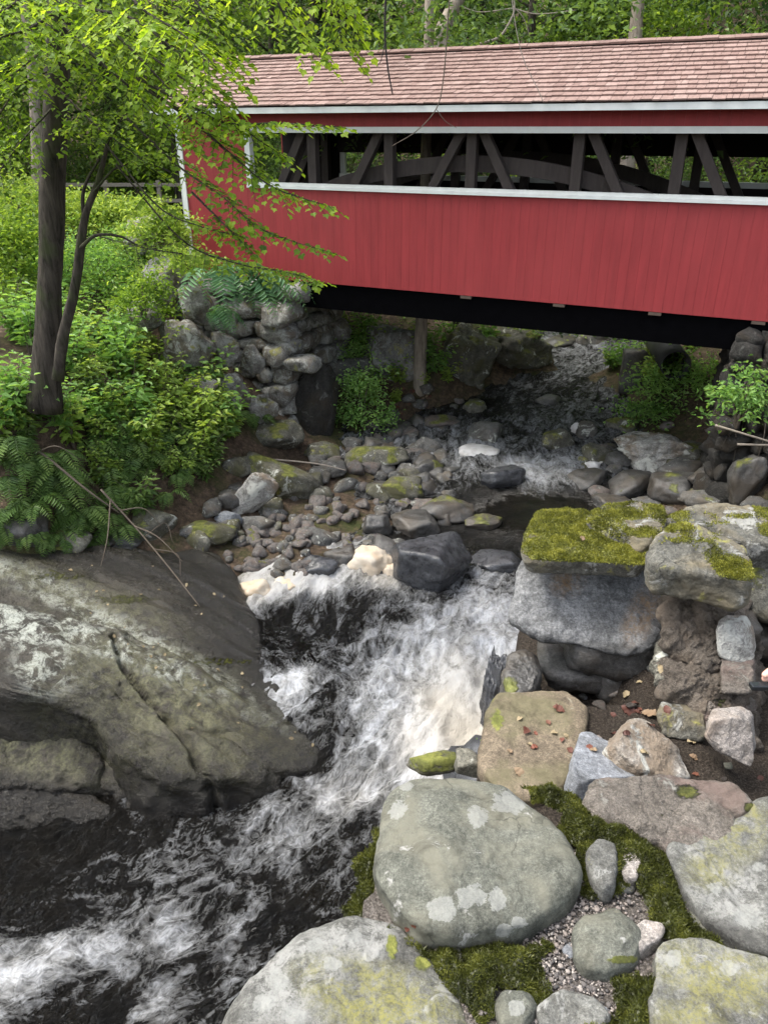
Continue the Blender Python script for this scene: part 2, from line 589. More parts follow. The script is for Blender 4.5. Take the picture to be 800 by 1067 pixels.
bp += [np.array(p, float) for p in [
    (-4.8, 18.3, 7.5), (-8, 18, 7.55), (-7, 24, 7.6), (-15, 22, 7.8), (-3, 22, 7.45), (-1.2, 24, 7.0), (-15, 12, 7.6), (-25, 10, 8.5), (-25, 30, 9.0), (-10, 35, 8.6), (0, 33, 6.6), (0.5, 27, 5.6), (-2, 45, 10.5), (-25, 50, 13),
    (9.2, 9.6, 7.4), (13, 8, 7.6), (20, 12, 8.5), (9.5, 17, 6.8), (8.5, 24, 7.0), (13, 24, 8.6), (14, 35, 9.5), (25, 40, 13), (25, 25, 11), (7, 5, 7.9), (12, 2, 8.0), (20, 0, 8.3), (5.2, 6.5, 7.0),
    (3.2, 5.0, 6.3), (1.8, 5.4, 4.0), (1.3, 7.0, 3.0), (3.2, 8.5, 4.2), (3.5, 10.5, 3.6), (5.6, 9.5, 4.6), (0.8, 5.2, 2.0),
    (-9.5, 8.0, 4.5), (-12, 5, 3.6), (-13, 0, 3.2), (-20, -5, 5), (0, -4, 6.5), (10, -5, 8), (20, -5, 8.5),
    (0, 70, 24), (-35, 62, 22), (35, 62, 24), (-60, 30, 16), (60, 30, 18), (60, 80, 30), (-60, 80, 28), (60, -10, 9), (-60, -10, 9),
    (7, 46, 6.5), (2.5, 40, 7.0), (11, 42, 7.4), (3, 55, 13), (12, 55, 14)]]
bed = wp.copy()
bed[:, 2] -= 0.5
allp = np.vstack([np.array(bp), bed])
GROUND = RBF(allp[:, :2], allp[:, 2])

# top of the ruined wall the photographer stands on
_edge_pts = np.array([(-3, -3.0, 0), (-.35, -3.0, 0), (-.32, .55, 0), (-.18, 1.0, 0), (0.05, 1.35, 0), (0.22, 1.75, 0), (.50, 2.35, 0), (.64, 2.9, 0), (.78, 3.35, 0)])


def edge_x(y):
    return np.interp(np.asarray(y) / 1.045, _edge_pts[1:, 1], _edge_pts[1:, 0]) * 1.02


def platform(x, y):
    """height of the wall top, with a steep outer face; -99 outside"""
    inner = x - edge_x(y)
    y = y / 1.045
    top = 10 - (1.69 + .48 * sstep(1.40, 1.50, y))
    top = top - .10 * sstep(1.25, 1.4, x) * sstep(1.3, 1.5, y)
    top = top - .24 * sstep(2.42, 2.58, y) * (1 - sstep(1.0, 1.15, x))
    back = 3.45 - .55 * sstep(1.3, 3.0, x) * 0 + .35 * np.clip(x - .8, 0, 40) * 1.05
    e = np.minimum(inner + .03, back - y)
    return np.where(e > 0, top, top - np.abs(e) * 28.0)


def terrain_z(x, y):
    x = np.asarray(x, float)
    y = np.asarray(y, float)
    z = GROUND(x, y)
    P = np.stack([x.ravel(), y.ravel(), np.zeros(x.size)], 1)
    z = z + (0.16 * fbm(P * .55, 4) + .05 * fbm(P * 2.3 + 5, 4)).reshape(x.shape)
    pl = platform(x, y) + (.012 * fbm(P * 9, 3)).reshape(x.shape)
    return np.maximum(z, pl)


def hit(px, py, water=False, tmin=0.5, tmax=70):
    d = ray(px, py)
    t = np.linspace(tmin, tmax, 3500)
    P = EYE + d * t[:, None]
    z = terrain_z(P[:, 0], P[:, 1])
    if water:
        z = np.maximum(z, WATER(P[:, 0], P[:, 1]))
    b = np.nonzero(P[:, 2] <= z)[0]
    if len(b) == 0:
        return P[-1]
    return P[b[0]]


def graded(a, b, dens):
    """non-uniform coordinates: dens = [(lo, hi, step)...]"""
    out = []
    x = a
    while x < b:
        out.append(x)
        st = dens[-1][2]
        for lo, hi, s in dens:
            if lo <= x < hi:
                st = s
                break
        x += st
    out.append(b)
    return np.array(out)


def grid_faces(nx, ny):
    i = np.arange(nx - 1)[:, None] * ny + np.arange(ny - 1)[None]
    i = i.ravel()
    return np.stack([i, i + ny, i + ny + 1, i + 1], 1)


# terrain
m_ground, nt = new_mat('forest_floor')
T = NT(nt)
v = T.objcoord(world=True)
n1 = T.noise(v, .9, 7, .65)
n2 = T.noise(v, 9, 7, .75)
n3 = T.noise(v, 38, 5, .7)
col = T.ramp(n2, [(.30, (.026, .019, .013)), (.5, (.085, .062, .043)), (.68, (.19, .145, .105))])
col = T.mix(T.ramp(n1, [(.48, 0.0), (.62, .8)]), col, T.ramp(n3, [(.3, (.02, .03, .008)), (.7, (.075, .095, .025))]))
vo = T.n('ShaderNodeTexVoronoi')
vo.inputs['Scale'].default_value = 22
T.l(v, vo.inputs['Vector'])
sc_col = T.n('ShaderNodeSeparateColor')
T.l(vo.outputs['Color'], sc_col.inputs[0])
col = T.mix(T.ramp(n2, [(.45, .0), (.7, .55)]), col, T.ramp(sc_col.outputs[0], [(0, (.03, .02, .013)), (.5, (.10, .062, .038)), (1, (.21, .135, .08))]))
n5 = T.noise(v, 120, 6, .75)
col = T.mix(T.attr('mortar'), col, T.ramp(n5, [(.32, (.035, .030, .026)), (.5, (.125, .11, .096)), (.66, (.27, .245, .22))]))
col = T.mix(T.attr('recess_ground'), col, T.ramp(n5, [(.34, (.010, .008, .006)), (.52, (.042, .033, .025)), (.68, (.12, .10, .08))]))  # ground mixed darker over the recess floor
T.principled(col, .95, T.bump(T.math('ADD', n2, T.math('MULTIPLY', n3, .5)), 1.0, .06), .2)

gx = graded(-62, 62, [(-62, -14, 2.0), (-14, -7, .3), (-7, -.6, .14), (-.6, 1.8, .045), (1.8, 8, .14), (8, 16, .4), (16, 62, 2.0)])
gy = graded(-6, 82, [(-6, 0, .4), (0, 3.8, .045), (3.8, 23, .14), (23, 34, .35), (34, 82, 1.6)])
GX, GY = np.meshgrid(gx, gy, indexing='ij')
GZ = terrain_z(GX, GY)
_jx = GX + .16 * fbm(np.stack([GX.ravel() * 2.2, GY.ravel() * 2.2, 0 * GX.ravel()], 1), 4).reshape(GX.shape)
mort = ((_jx > edge_x(GY) - .05) & (GY < 1.56) & (GY > -3) & (_jx < 1.5)).astype(float).ravel()
ground = mesh_obj('ground', np.stack([GX.ravel(), GY.ravel(), GZ.ravel()], 1), grid_faces(len(gx), len(gy)), m_ground, attrs={'mortar': mort, 'recess_ground': ((GX > edge_x(GY) - .3) & (GY >= 1.5) & (GY < 3.75 + .4 * (_jx - GX)) & (_jx < 2.2)).astype(float).ravel()})
tag(ground, 'brown leaf littered forest ground and stream banks', 'ground', kind='structure')

# ------------------------------------------------------------------ water
m_water, nt = new_mat('stream_water')
T = NT(nt)
uv = T.n('ShaderNodeAttribute', attribute_name='flow').outputs['Vector']
foam = T.attr('foam')


def scaled(vec, s):
    mp = T.n('ShaderNodeMapping')
    mp.inputs['Scale'].default_value = s
    T.l(vec, mp.inputs['Vector'])
    return mp.outputs[0]


def ridg(vec, scale, detail, rough, dist):
    x = T.n('ShaderNodeTexNoise')
    x.inputs['Scale'].default_value = scale
    x.inputs['Detail'].default_value = detail
    x.inputs['Roughness'].default_value = rough
    x.inputs['Distortion'].default_value = dist
    T.l(vec, x.inputs['Vector'])
    d_ = T.math('ABSOLUTE', T.math('SUBTRACT', x.outputs['Fac'], .5))
    return T.math('SUBTRACT', 1.0, T.math('MULTIPLY', d_, 6.5), clamp=True)


fa = T.noise(scaled(uv, (1.3, .75, 1)), 1.9, 7, .60, 1.6)
fb = T.noise(scaled(uv, (1.4, .8, 1)), 7.0, 4, .55, 1.4)
fc = T.noise(scaled(uv, (1, 1, 1)), 34, 6, .75, .8)
l1 = ridg(scaled(uv, (1.3, .7, 1)), 2.6, 3, .5, 2.4)
l2 = ridg(scaled(uv, (1.2, .8, 1)), 7.5, 3, .5, 2.2)
l3 = ridg(scaled(uv, (1.2, .9, 1)), 20, 2, .5, 1.5)
lace = T.math('ADD', T.math('MULTIPLY', l1, .48), T.math('ADD', T.math('MULTIPLY', l2, .38), T.math('MULTIPLY', l3, .14)))
src = T.math('ADD', T.math('MULTIPLY', lace, .40), T.math('ADD', T.math('MULTIPLY', fa, 1.02), T.math('MULTIPLY', fb, .16)))
# the density of foam moves the threshold
val = T.math('ADD', src, T.math('MULTIPLY', T.math('SUBTRACT', foam, .5), 1.25))
fmask = T.ramp(T.math('MULTIPLY', val, .5), [(.345, 0.0), (.455, .20), (.70, .90)])  # foam cover; the faint low stop also paints thin grey sky glints
tint = T.attr('tint')
fcol = T.mix(tint, (.42, .436, .458), (.47, .40, .285))
fcol = T.mix(T.ramp(T.math('ADD', T.math('MULTIPLY', fa, .6), T.math('MULTIPLY', fb, .4)), [(.36, .75), (.60, 0.0)]), fcol, T.mix(.5, (.36, .345, .30), T.mix(1.0, fcol, (.62, .60, .55), 'MULTIPLY')))
wcol = T.ramp(fa, [(.3, (.004, .004, .0038)), (.7, (.012, .0105, .008))])
hgt = T.math('ADD', T.math('MULTIPLY', fb, 1.0), T.math('ADD', T.math('MULTIPLY', fc, .30), T.math('MULTIPLY', l2, .22)))
calm_ = T.attr('calm')
bn = T.n('ShaderNodeBump')
T.l(T.math('SUBTRACT', 1.0, T.math('MULTIPLY', calm_, .9)), bn.inputs['Strength'])
bn.inputs['Distance'].default_value = .16
T.l(hgt, bn.inputs['Height'])
nrm = bn.outputs[0]
pw = T.principled(wcol, .10, nrm, .75, out=False)
pw.inputs['IOR'].default_value = 1.33
pf = T.principled(fcol, .75, T.bump(T.math('ADD', fb, T.math('ADD', T.math('MULTIPLY', l2, .5), T.math('MULTIPLY', fc, .15))), .3, .03), .3, out=False)
mx = T.n('ShaderNodeMixShader')
T.l(fmask, mx.inputs[0])
T.l(pw.outputs[0], mx.inputs[1])
T.l(pf.outputs[0], mx.inputs[2])
T.output(mx.outputs[0])

# stream centre line (x, y) from far upstream to the near pool
CL = np.array([(6, 42), (3.5, 30)] + [tuple(at_h(*p)[:2]) for p in [(615, 352, 5.85), (590, 390, 6.3), (540, 440, 6.7), (540, 490, 6.9), (560, 535, 7.0), (500, 590, 7.1), (460, 650, 7.2), (445, 720, 7.4), (420, 790, 7.9), (330, 860, 8.25), (200, 950, 8.45), (20, 1010, 8.5)]] + [(-8, 4.2), (-14, 2)])
CLs = smooth_path(np.c_[CL, np.zeros(len(CL))], 200)[:, :2]
seglen = np.r_[0, np.cumsum(np.linalg.norm(np.diff(CLs, axis=0), axis=1))]


def flow_coords(x, y):
    Q = np.stack([x.ravel(), y.ravel()], 1)
    s = np.zeros(len(Q))
    tt = np.zeros(len(Q))
    tan = unit(np.gradient(CLs, axis=0))
    for i in range(0, len(Q), 20000):
        q = Q[i:i + 20000]
        d2 = ((q[:, None] - CLs[None]) ** 2).sum(2)
        w = np.exp(-(d2 - d2.min(1, keepdims=True)) / .35)
        w /= w.sum(1, keepdims=True)
        c = w @ CLs
        tg = unit(w @ tan)
        rel = q - c
        s[i:i + 20000] = w @ seglen + (rel * tg).sum(1)
        tt[i:i + 20000] = rel[:, 0] * -tg[:, 1] + rel[:, 1] * tg[:, 0]
    return s, tt


FOAM_PX = [  # px, py, foam, tint
    (600, 350, .60, 0), (600, 375, .56, 0), (560, 400, .50, 0), (620, 410, .48, 0), (540, 420, .42, 0), (500, 425, .30, 0), (590, 440, .52, 0), (530, 450, .46, 0), (480, 485, .62, 0), (500, 470, .7, 0), (550, 490, .80, 0), (580, 500, .72, 0), (540, 470, .5, 0), (460, 500, .45, 0),
    (520, 525, .10, 0), (600, 530, .02, 0), (560, 550, .06, 0), (480, 540, .15, 0), (540, 570, .10, 0), (450, 570, .1, 0), (640, 540, .02, 0),
    (510, 610, .60, 0), (500, 640, .82, 0), (460, 625, .48, 0), (520, 590, .3, 0), (400, 605, .85, .5), (330, 612, .98, .2), (280, 622, 1.0, .25), (255, 628, 1.05, .4), (300, 605, 1.0, .3),
    (300, 650, .34, 0), (330, 660, .38, 0), (370, 640, .36, 0), (290, 690, .38, 0), (350, 700, .46, 0), (410, 645, .44, 0), (390, 680, .52, 0), (440, 670, .82, .0), (420, 700, .86, 0), (400, 740, .74, 0),
    (470, 700, .98, .25), (460, 740, 1.08, .55), (480, 770, 1.08, .65), (430, 780, .98, .35), (500, 720, .98, .3), (500, 680, .85, 0), (310, 718, .95, 0), (330, 735, .48, 0), (350, 770, .46, 0), (375, 790, .66, 0), (390, 770, .72, 0), (340, 740, .45, 0), (280, 660, .36, 0), (310, 680, .33, 0), (340, 670, .38, 0), (320, 640, .36, 0),
    (330, 800, .30, 0), (300, 820, .38, 0), (340, 835, .76, .1), (370, 840, .76, .2), (400, 830, .72, .1), (310, 850, .62, 0), (250, 830, .36, 0), (370, 880, .38, 0), (380, 860, .5, 0), (330, 900, .40, 0), (305, 885, .62, 0),
    (200, 850, .34, 0), (150, 880, .34, 0), (80, 870, .20, 0), (0, 880, .12, 0), (50, 900, .25, 0), (0, 930, .22, 0), (170, 915, .52, 0), (120, 940, .42, 0), (240, 900, .48, 0), (200, 960, .54, 0), (250, 940, .50, 0), (160, 985, .60, 0), (60, 1000, .78, 0), (10, 1025, .80, 0), (100, 1000, .66, 0), (120, 1050, .28, 0), (60, 960, .30, 0), (260, 1000, .48, 0), (200, 1040, .42, 0), (160, 1060, .62, 0), (300, 940, .36, 0), (340, 940, .38, 0), (60, 1060, .3, 0)]
fp = np.array([np.r_[hit(a, b, True, 5.2)[:2], f - (.035 if b > 838 else 0), t] for a, b, f, t in FOAM_PX])
FOAMF, TINTF = None, None


def idw(x, y, P, val, power=3.2):
    Q = np.stack([x.ravel(), y.ravel()], 1)
    out = np.zeros(len(Q))
    for i in range(0, len(Q), 20000):
        q = Q[i:i + 20000]
        d = np.sqrt(((q[:, None] - P[None]) ** 2).sum(2)) + .06
        w = d ** -power
        out[i:i + 20000] = (w @ val) / w.sum(1)
    return out


wx = graded(-12, 9, [(-12, -5.5, .12), (-5.5, 3.5, .042), (3.5, 9, .11)])
wy = graded(2.5, 44, [(2.5, 4.4, .1), (4.4, 12.5, .042), (12.5, 17, .06), (17, 23, .085), (23, 44, .35)])
WX, WY = np.meshgrid(wx, wy, indexing='ij')
WZ = WATER(WX, WY).ravel()
fs, ft = flow_coords(WX, WY)
fo = idw(WX, WY, fp[:, :2], fp[:, 2])
ti = idw(WX, WY, fp[:, :2], fp[:, 3])
turb = .55 + .7 * sstep(.15, .6, fo) * (1 - .75 * sstep(.95, 1.1, fo))
turb = turb * np.where(WY.ravel() > 17, .8, 1)
calm = np.exp(-(((WX.ravel() - at_h(560, 535, 7)[0]) / 1.6) ** 2 + ((WY.ravel() - at_h(560, 535, 7)[1]) / 1.1) ** 2))
turb *= 1 - .85 * calm
Pf = np.stack([ft * 1.5, fs * .9, np.zeros(len(fs))], 1)
warp = np.stack([fbm(Pf * 1.2 + 3, 3), fbm(Pf * 1.2 + 30, 3), np.zeros(len(fs))], 1) * .5
wav = .010 * ridged(Pf * 9 + warp * 3 + 14, 2) + .022 * ridged(Pf * 2.6 + warp * 2 + 4, 2) + .045 * ridged(Pf * 1.3 + warp, 3) + .030 * ridged(Pf * 4.2 + warp * 2 + 8, 3) + .05 * fbm(Pf * .8 + 2, 3)
boil = .06 * np.maximum(0, fbm(np.stack([WX.ravel() * 2.4, WY.ravel() * 2.4, np.zeros(len(fs))], 1), 4)) * sstep(.7, 1, fo)
WZ = WZ + wav * turb + boil
# keep only quads near the water course (the rest lies under the banks)
keepv = (GROUND(WX, WY).ravel() < WZ + 1.0) & (platform(WX, WY).ravel() < WZ + 3.0)
Fw = grid_faces(len(wx), len(wy))
Fw = Fw[keepv[Fw].any(1)]
used = np.unique(Fw)
remap = -np.ones(len(WZ), int)
remap[used] = np.arange(len(used))
water = mesh_obj('stream_water', np.stack([WX.ravel(), WY.ravel(), WZ], 1)[used], remap[Fw], m_water, attrs={'foam': fo[used], 'tint': ti[used], 'calm': calm[used]})
at = water.data.attributes.new('flow', 'FLOAT_VECTOR', 'POINT')
at.data.foreach_set('vector', np.stack([ft, fs, np.zeros(len(fs))], 1)[used].astype(np.float32).ravel())
tag(water, 'dark stream water tumbling white through the rocks', 'water', kind='structure')

# ------------------------------------------------------------------ rocks
_ico = {}


def ico(sub):
    if sub not in _ico:
        bm = bmesh.new()
        bmesh.ops.create_icosphere(bm, subdivisions=sub, radius=1)
        V = np.array([v.co[:] for v in bm.verts])
        F = np.array([[v.index for v in f.verts] for f in bm.faces])
        bm.free()
        _ico[sub] = (unit(V), F)
    return _ico[sub]


def rock_shape(seed, dims, planes=11, k=9, sub=4, rough=.05, nscale=2.2, flat=.0):
    """faceted, weathered boulder centred at the origin"""
    r = np.random.default_rng(seed)
    D, F = ico(sub)
    m_ = planes + 5
    i_ = np.arange(m_) + .5
    ph_ = np.arccos(1 - 2 * i_ / m_)
    tt_ = PI * (1 + 5 ** .5) * i_ + r.uniform(0, 6.3)
    N = np.stack([np.cos(tt_) * np.sin(ph_), np.sin(tt_) * np.sin(ph_), np.cos(ph_)], 1)
    N = unit(N + r.normal(size=N.shape) * .28)
    N = np.vstack([N, [[0, 0, 1]], [[0, 0, -1]]])
    dist = r.uniform(.66, 1.0, len(N))
    dist[-2] = .80 - flat
    k = k * 2.6
    q = np.clip(D @ N.T, 0, None) / dist
    R = (q ** k).sum(1) ** (-1 / k)
    R = np.minimum(R, 1.4)
    off = r.uniform(0, 50, 3)
    R = R * (1 + rough * 1.6 * fbm(D * nscale * .6 + off, 2) + rough * fbm(D * nscale * 2 + off, 4) + rough * .35 * ridged(D * nscale * 5 + off, 3))
    V = D * R[:, None]
    ext = np.abs(V).max(0)
    return V / ext * (np.asarray(dims) / 2), F


def block_shape(seed, dims, sub=3, rough=.04, k=30, jit=.13):
    """roughly squared wall stone"""
    r = np.random.default_rng(seed)
    D, F = ico(sub)
    N = np.vstack([np.eye(3), -np.eye(3)])
    N = unit(N + r.normal(size=N.shape) * jit)
    C = unit(np.array([(a, b, c) for a in (-1, 1) for b in (-1, 1) for c in (-1, 1)], float) + r.normal(size=(8, 3)) * .3)
    dist = np.r_[r.uniform(.80, 1.0, 6), r.uniform(1.08, 1.5, 8)]
    q = np.clip(D @ np.vstack([N, C]).T, 0, None) / dist
    R = (q ** k).sum(1) ** (-1 / k)
    off = r.uniform(0, 50, 3)
    V = D * R[:, None]
    V = V * np.asarray(dims) / 2
    s_ = float(np.mean(dims))
    Nn = vert_normals(V, F)
    return V + Nn * (s_ * (rough * fbm(V / s_ * 2.2 + off, 4) + rough * .5 * ridged(V / s_ * 4 + off, 3)))[:, None], F


def vert_normals(V, F):
    a, b, c = V[F[:, 0]], V[F[:, 1]], V[F[:, 2]]
    fn = np.cross(b - a, c - a)
    N = np.zeros_like(V)
    for i in range(F.shape[1]):
        np.add.at(N, F[:, i], fn)
    return unit(N)


def moss_attr(V, F, amount, seed=0, sc=1.0):
    """moss sits on the upward faces, in patches"""
    if amount <= 0:
        return np.zeros(len(V))
    N = vert_normals(V, F)
    n = fbm(V * 2.6 * sc + seed * 3.1, 4)
    return np.clip(sstep(-.1, .75, N[:, 2]) * (amount + .75 * n), 0, 1)


LAB = set()


def rock(px, py, w, h, mat, label, cat='rock', moss=0.0, seed=None, name='rock', deep=.8, planes=11, k=9, sub=4, rough=.05, D=None, hh=None, tilt=0.0, water=True, rot=None, group=None, sink=.18):
    """boulder whose lower front edge is seen at (px, py) and which looks w x h pixels"""
    if seed is None:
        seed = int(px * 7 + py * 13)
    if D is not None:
        b = at_d(px, py, D)
    elif hh is not None:
        b = at_h(px, py, hh)
    else:
        b = hit(px, py, water)
    zc = np.dot(b - EYE, FW)
    s = zc / FPX
    th = math.atan2(10 - b[2], b[1])
    W = w * s
    dep = deep * W
    Hh = max((h * s - dep * .8 * math.sin(th)) / math.cos(th), .30 * W)
    Hh *= 1 + sink
    V, F = rock_shape(seed, (W, dep, Hh), planes, k, sub, rough)
    r = np.random.default_rng(seed + 1)
    a = r.uniform(-.25, .25) if rot is None else rot
    c, sn = math.cos(a), math.sin(a)
    V = V @ np.array([[c, sn, 0], [-sn, c, 0], [0, 0, 1]])
    if tilt:
        c, sn = math.cos(tilt), math.sin(tilt)
        V = V @ np.array([[c, 0, -sn], [0, 1, 0], [sn, 0, c]])
    pos = b + np.array([0, dep * .42, Hh * (.5 - sink)])
    o = mesh_obj(name, V, F, mat, attrs={'moss': moss_attr(V, F, moss * .72, seed % 13)})
    o.location = pos
    tag(o, label, cat, group)
    return o


def plane3(pts):
    A, B, C = [at_h(*p) for p in pts]
    n = unit(np.cross(B - A, C - A))
    if n[2] < 0:
        n = -n
    return A, n


def on_plane(px, py, pl):
    A, n = pl
    d = ray(px, py)
    return EYE + d * (np.dot(A - EYE, n) / np.dot(d, n))


def stone(name, outline, pl, thick, mat, label, cat='stone', er=.05, ne=7, ext='z', nth=150, nr=46, amp=.012, nsc=6.0, amp2=None, lip=1.0, moss=None, moss_px=(), spots=(), extv=None, seed=0, extra=None, group=None, taper=1.0, dome=0.0, round_=.0, layers=0.0, chips=10):
    """a stone whose face has the given outline (picture points carried onto the plane pl), thick metres deep, with worn edges"""
    A, n = pl
    P = np.array([on_plane(x, y, pl) for x, y in outline])
    c = P.mean(0)
    ez = np.array([0, 0, 1.0]) if ext == 'z' else n
    if isinstance(extv, str):
        extv = unit((c - EYE) * np.array([1, 1, 0])) + np.array([0, 0, -.12])
    e1 = unit(np.cross([0, 1, 0], n) if abs(n[1]) < .98 else np.cross([0, 0, 1], n))
    e1 = e1 if e1[0] > 0 else -e1
    e2 = np.cross(n, e1)
    if ext == 'z':   # work in plan: radial in xy, height from the plane
        q = P[:, :2] - c[:2]
    else:
        q = np.stack([(P - c) @ e1, (P - c) @ e2], 1)
    ang = np.arctan2(q[:, 1], q[:, 0])
    # radius as function of the angle: cast rays against the polygon
    th = np.linspace(-PI, PI, nth, endpoint=False)
    R = np.full(nth, 1e9)
    m = len(q)
    for i in range(m):
        a, b = q[i], q[(i + 1) % m]
        d = b - a
        ct, st = np.cos(th), np.sin(th)
        den = ct * d[1] - st * d[0]
        den = np.where(np.abs(den) < 1e-9, 1e-9, den)
        t = (a[0] * d[1] - a[1] * d[0]) / den
        u = (a[0] * st - a[1] * ct) / den
        ok = (t > 0) & (u >= -1e-6) & (u <= 1 + 1e-6)
        R = np.where(ok & (t < R), t, R)
    R = np.where(R > 1e8, np.median(R[R < 1e8]), R)
    w = max(1, int(nth * .012))
    for _ in range(2 if round_ == 0 else int(round_)):
        R = sum(np.roll(R, j) for j in range(-w, w + 1)) / (2 * w + 1)
    # profile rings
    size = R.mean()
    n1 = int(nr * .55)
    rho = list(np.linspace(0.03, .86, n1)) + list(1 - .14 * np.linspace(1, 0, int(nr * .25)) ** 2.2)[1:]
    rho = np.array(rho)
    zeta = -er * (1 - np.clip(1 - rho ** ne, 0, 1) ** (1 / ne) if ne else 0) + dome * (1 - rho ** 2)
    nside = nr - len(rho)
    sd = np.linspace(0, 1, nside + 1)[1:]
    rho = np.r_[rho, lip + (taper - lip) * sd]
    zeta = np.r_[zeta, -er - (thick - er) * sd]
    k = len(rho)
    TH = np.tile(th, k)
    RR = np.repeat(rho, nth) * np.tile(R, k)
    ZZ = np.repeat(zeta, nth)
    a, b = RR * np.cos(TH), RR * np.sin(TH)
    if ext == 'z':
        X = c[0] + a
        Y = c[1] + b
        zpl = A[2] - ((X - A[0]) * n[0] + (Y - A[1]) * n[1]) / n[2]
        V = np.stack([X, Y, zpl + ZZ], 1)
    else:
        V = c + a[:, None] * e1 + b[:, None] * e2 + np.where(ZZ > -er - 1e-6, ZZ, -er)[:, None] * n + np.where(ZZ > -er - 1e-6, 0, -(ZZ + er))[:, None] * (np.asarray(extv, float) if extv is not None else -n)
    # close top centre and bottom
    top = V[:nth].mean(0)
    bot = V[-nth:].mean(0)
    V = np.vstack([V, top, bot])
    F = []
    idx = np.arange(nth)
    j2 = (idx + 1) % nth
    Q = np.concatenate([np.stack([i * nth + idx, (i + 1) * nth + idx, (i + 1) * nth + j2, i * nth + j2], 1) for i in range(k - 1)])
    tri_t = [(k * nth, i, (i + 1) % nth) for i in range(nth)]
    tri_b = [(k * nth + 1, (k - 1) * nth + (i + 1) % nth, (k - 1) * nth + i) for i in range(nth)]
    Ft = np.array([(a_, b_, c_, d_) for a_, b_, c_, d_ in Q])
    tri = np.vstack([Q[:, [0, 1, 2]], Q[:, [0, 2, 3]], tri_t, tri_b])
    N = vert_normals(V, tri)
    rc_ = np.random.default_rng(seed + 71)
    off = rc_.uniform(0, 40, 3)
    for _ in range(chips):
        an_ = rc_.uniform(0, 2 * PI)
        nc_ = unit(e1 * math.cos(an_) + e2 * math.sin(an_) + n * rc_.uniform(-.2, 1.1))
        dd_ = (V - c) @ nc_
        lim_ = dd_.max() - rc_.uniform(.015, .075) * size * 1.6
        V = V - nc_ * (np.maximum(0, dd_ - lim_) * .93)[:, None]
    N = vert_normals(V, tri)
    disp = amp * fbm(V * nsc + off, 5) + (amp if amp2 is None else amp2) * .7 * ridged(V * nsc * .45 + off, 3)
    disp = disp + amp * .30 * fbm(V * nsc * 5.5 + off, 3) - amp * .5 * np.clip(fbm(V * nsc * 3.1 + off + 9, 3) - .35, 0, 1)
    if layers:
        st = (V @ n) * 26 + 1.2 * fbm(V * 5 + off, 3)
        sidew = np.clip(1 - np.abs(N @ n), 0, 1)
        disp = disp + layers * sidew * (np.abs((st % 1) - .5) * 2 - .5)
    V = V + N * disp[:, None]
    if extra is not None:
        V = extra(V, N)
    attrs = {}
    N = vert_normals(V, tri)
    M = np.zeros(len(V))
    if moss is not None and moss > 0:
        M = moss_attr(V, tri, moss, seed, 1.5)
    if len(moss_px) or len(spots):
        rel = V - EYE
        zc = rel @ FW
        PX = CX + FPX * rel[:, 0] / zc
        PY = CY - FPX * (rel @ UP) / zc
        for (mx_, my_, rx, ry, st) in moss_px:
            M = np.maximum(M, st * np.clip(1.25 - np.hypot((PX - mx_) / rx, (PY - my_) / ry) + .35 * fbm(V * 9 + off, 3), 0, 1) * sstep(-.2, .4, N[:, 2]))
        S = np.zeros(len(V))
        for (sx, sy, rx, ry) in spots:
            S = np.maximum(S, np.clip(1.5 - np.hypot((PX - sx) / rx, (PY - sy) / ry) + .30 * fbm(V * 30 + off, 3), 0, 1))
        attrs['spot'] = S
    attrs['moss'] = M
    faces = [tuple(f) for f in Q] + tri_t + tri_b
    me_o = mesh_obj(name, V - c, faces, mat, attrs=attrs)
    me_o.location = c
    tag(me_o, label, cat, group)
    me_o_data = (V, tri, N, M)
    STONE_DATA[me_o.name] = me_o_data
    return me_o


STONE_DATA = {}


def fuzz(n, V, F, N, mask, length, mat, name, seed=0, parent=None, lean=.6, width=.0016):
    """short moss shoots on the faces where mask is high"""
    r = np.random.default_rng(seed)
    fm = mask[F].mean(1)
    a, b, c = V[F[:, 0]], V[F[:, 1]], V[F[:, 2]]
    area = np.linalg.norm(np.cross(b - a, c - a), axis=1) * np.clip(fm - .33, 0, 1)
    if area.sum() <= 0:
        return None
    f = r.choice(len(F), n, p=area / area.sum())
    u, v = r.random(n), r.random(n)
    fl = u + v > 1
    u[fl], v[fl] = 1 - u[fl], 1 - v[fl]
    P = a[f] + (b[f] - a[f]) * u[:, None] + (c[f] - a[f]) * v[:, None]
    nn = unit(N[F[f, 0]] + r.normal(size=(n, 3)) * lean)
    L = length * r.uniform(.5, 1.25, n) * (1 + .5 * fbm(P * 22, 2))
    s = unit(np.cross(nn, r.normal(size=(n, 3)))) * width
    VV = np.stack([P - s, P + s, P + nn * L[:, None] * .6 + s * .8, P + nn * L[:, None]], 1).reshape(-1, 3)
    FF = np.arange(4 * n).reshape(n, 4)
    loc = P.mean(0) if parent is None else np.array(parent.location)
    rn = np.clip(.5 + .45 * fbm(P * 14, 3) + r.normal(size=n) * .18, 0, 1)
    o = mesh_obj(name, VV - loc, FF, mat, parent, False, fattrs={'rnd': rn})
    if parent is None:
        o.location = loc
    return o


M_MOSSD = leaf_mat('dark_moss', (.018, .021, .005), (.062, .072, .013), (.17, .18, .035), .3)
M_MOSS = leaf_mat('moss', (.040, .044, .009), (.145, .155, .025), (.34, .335, .065), .3)

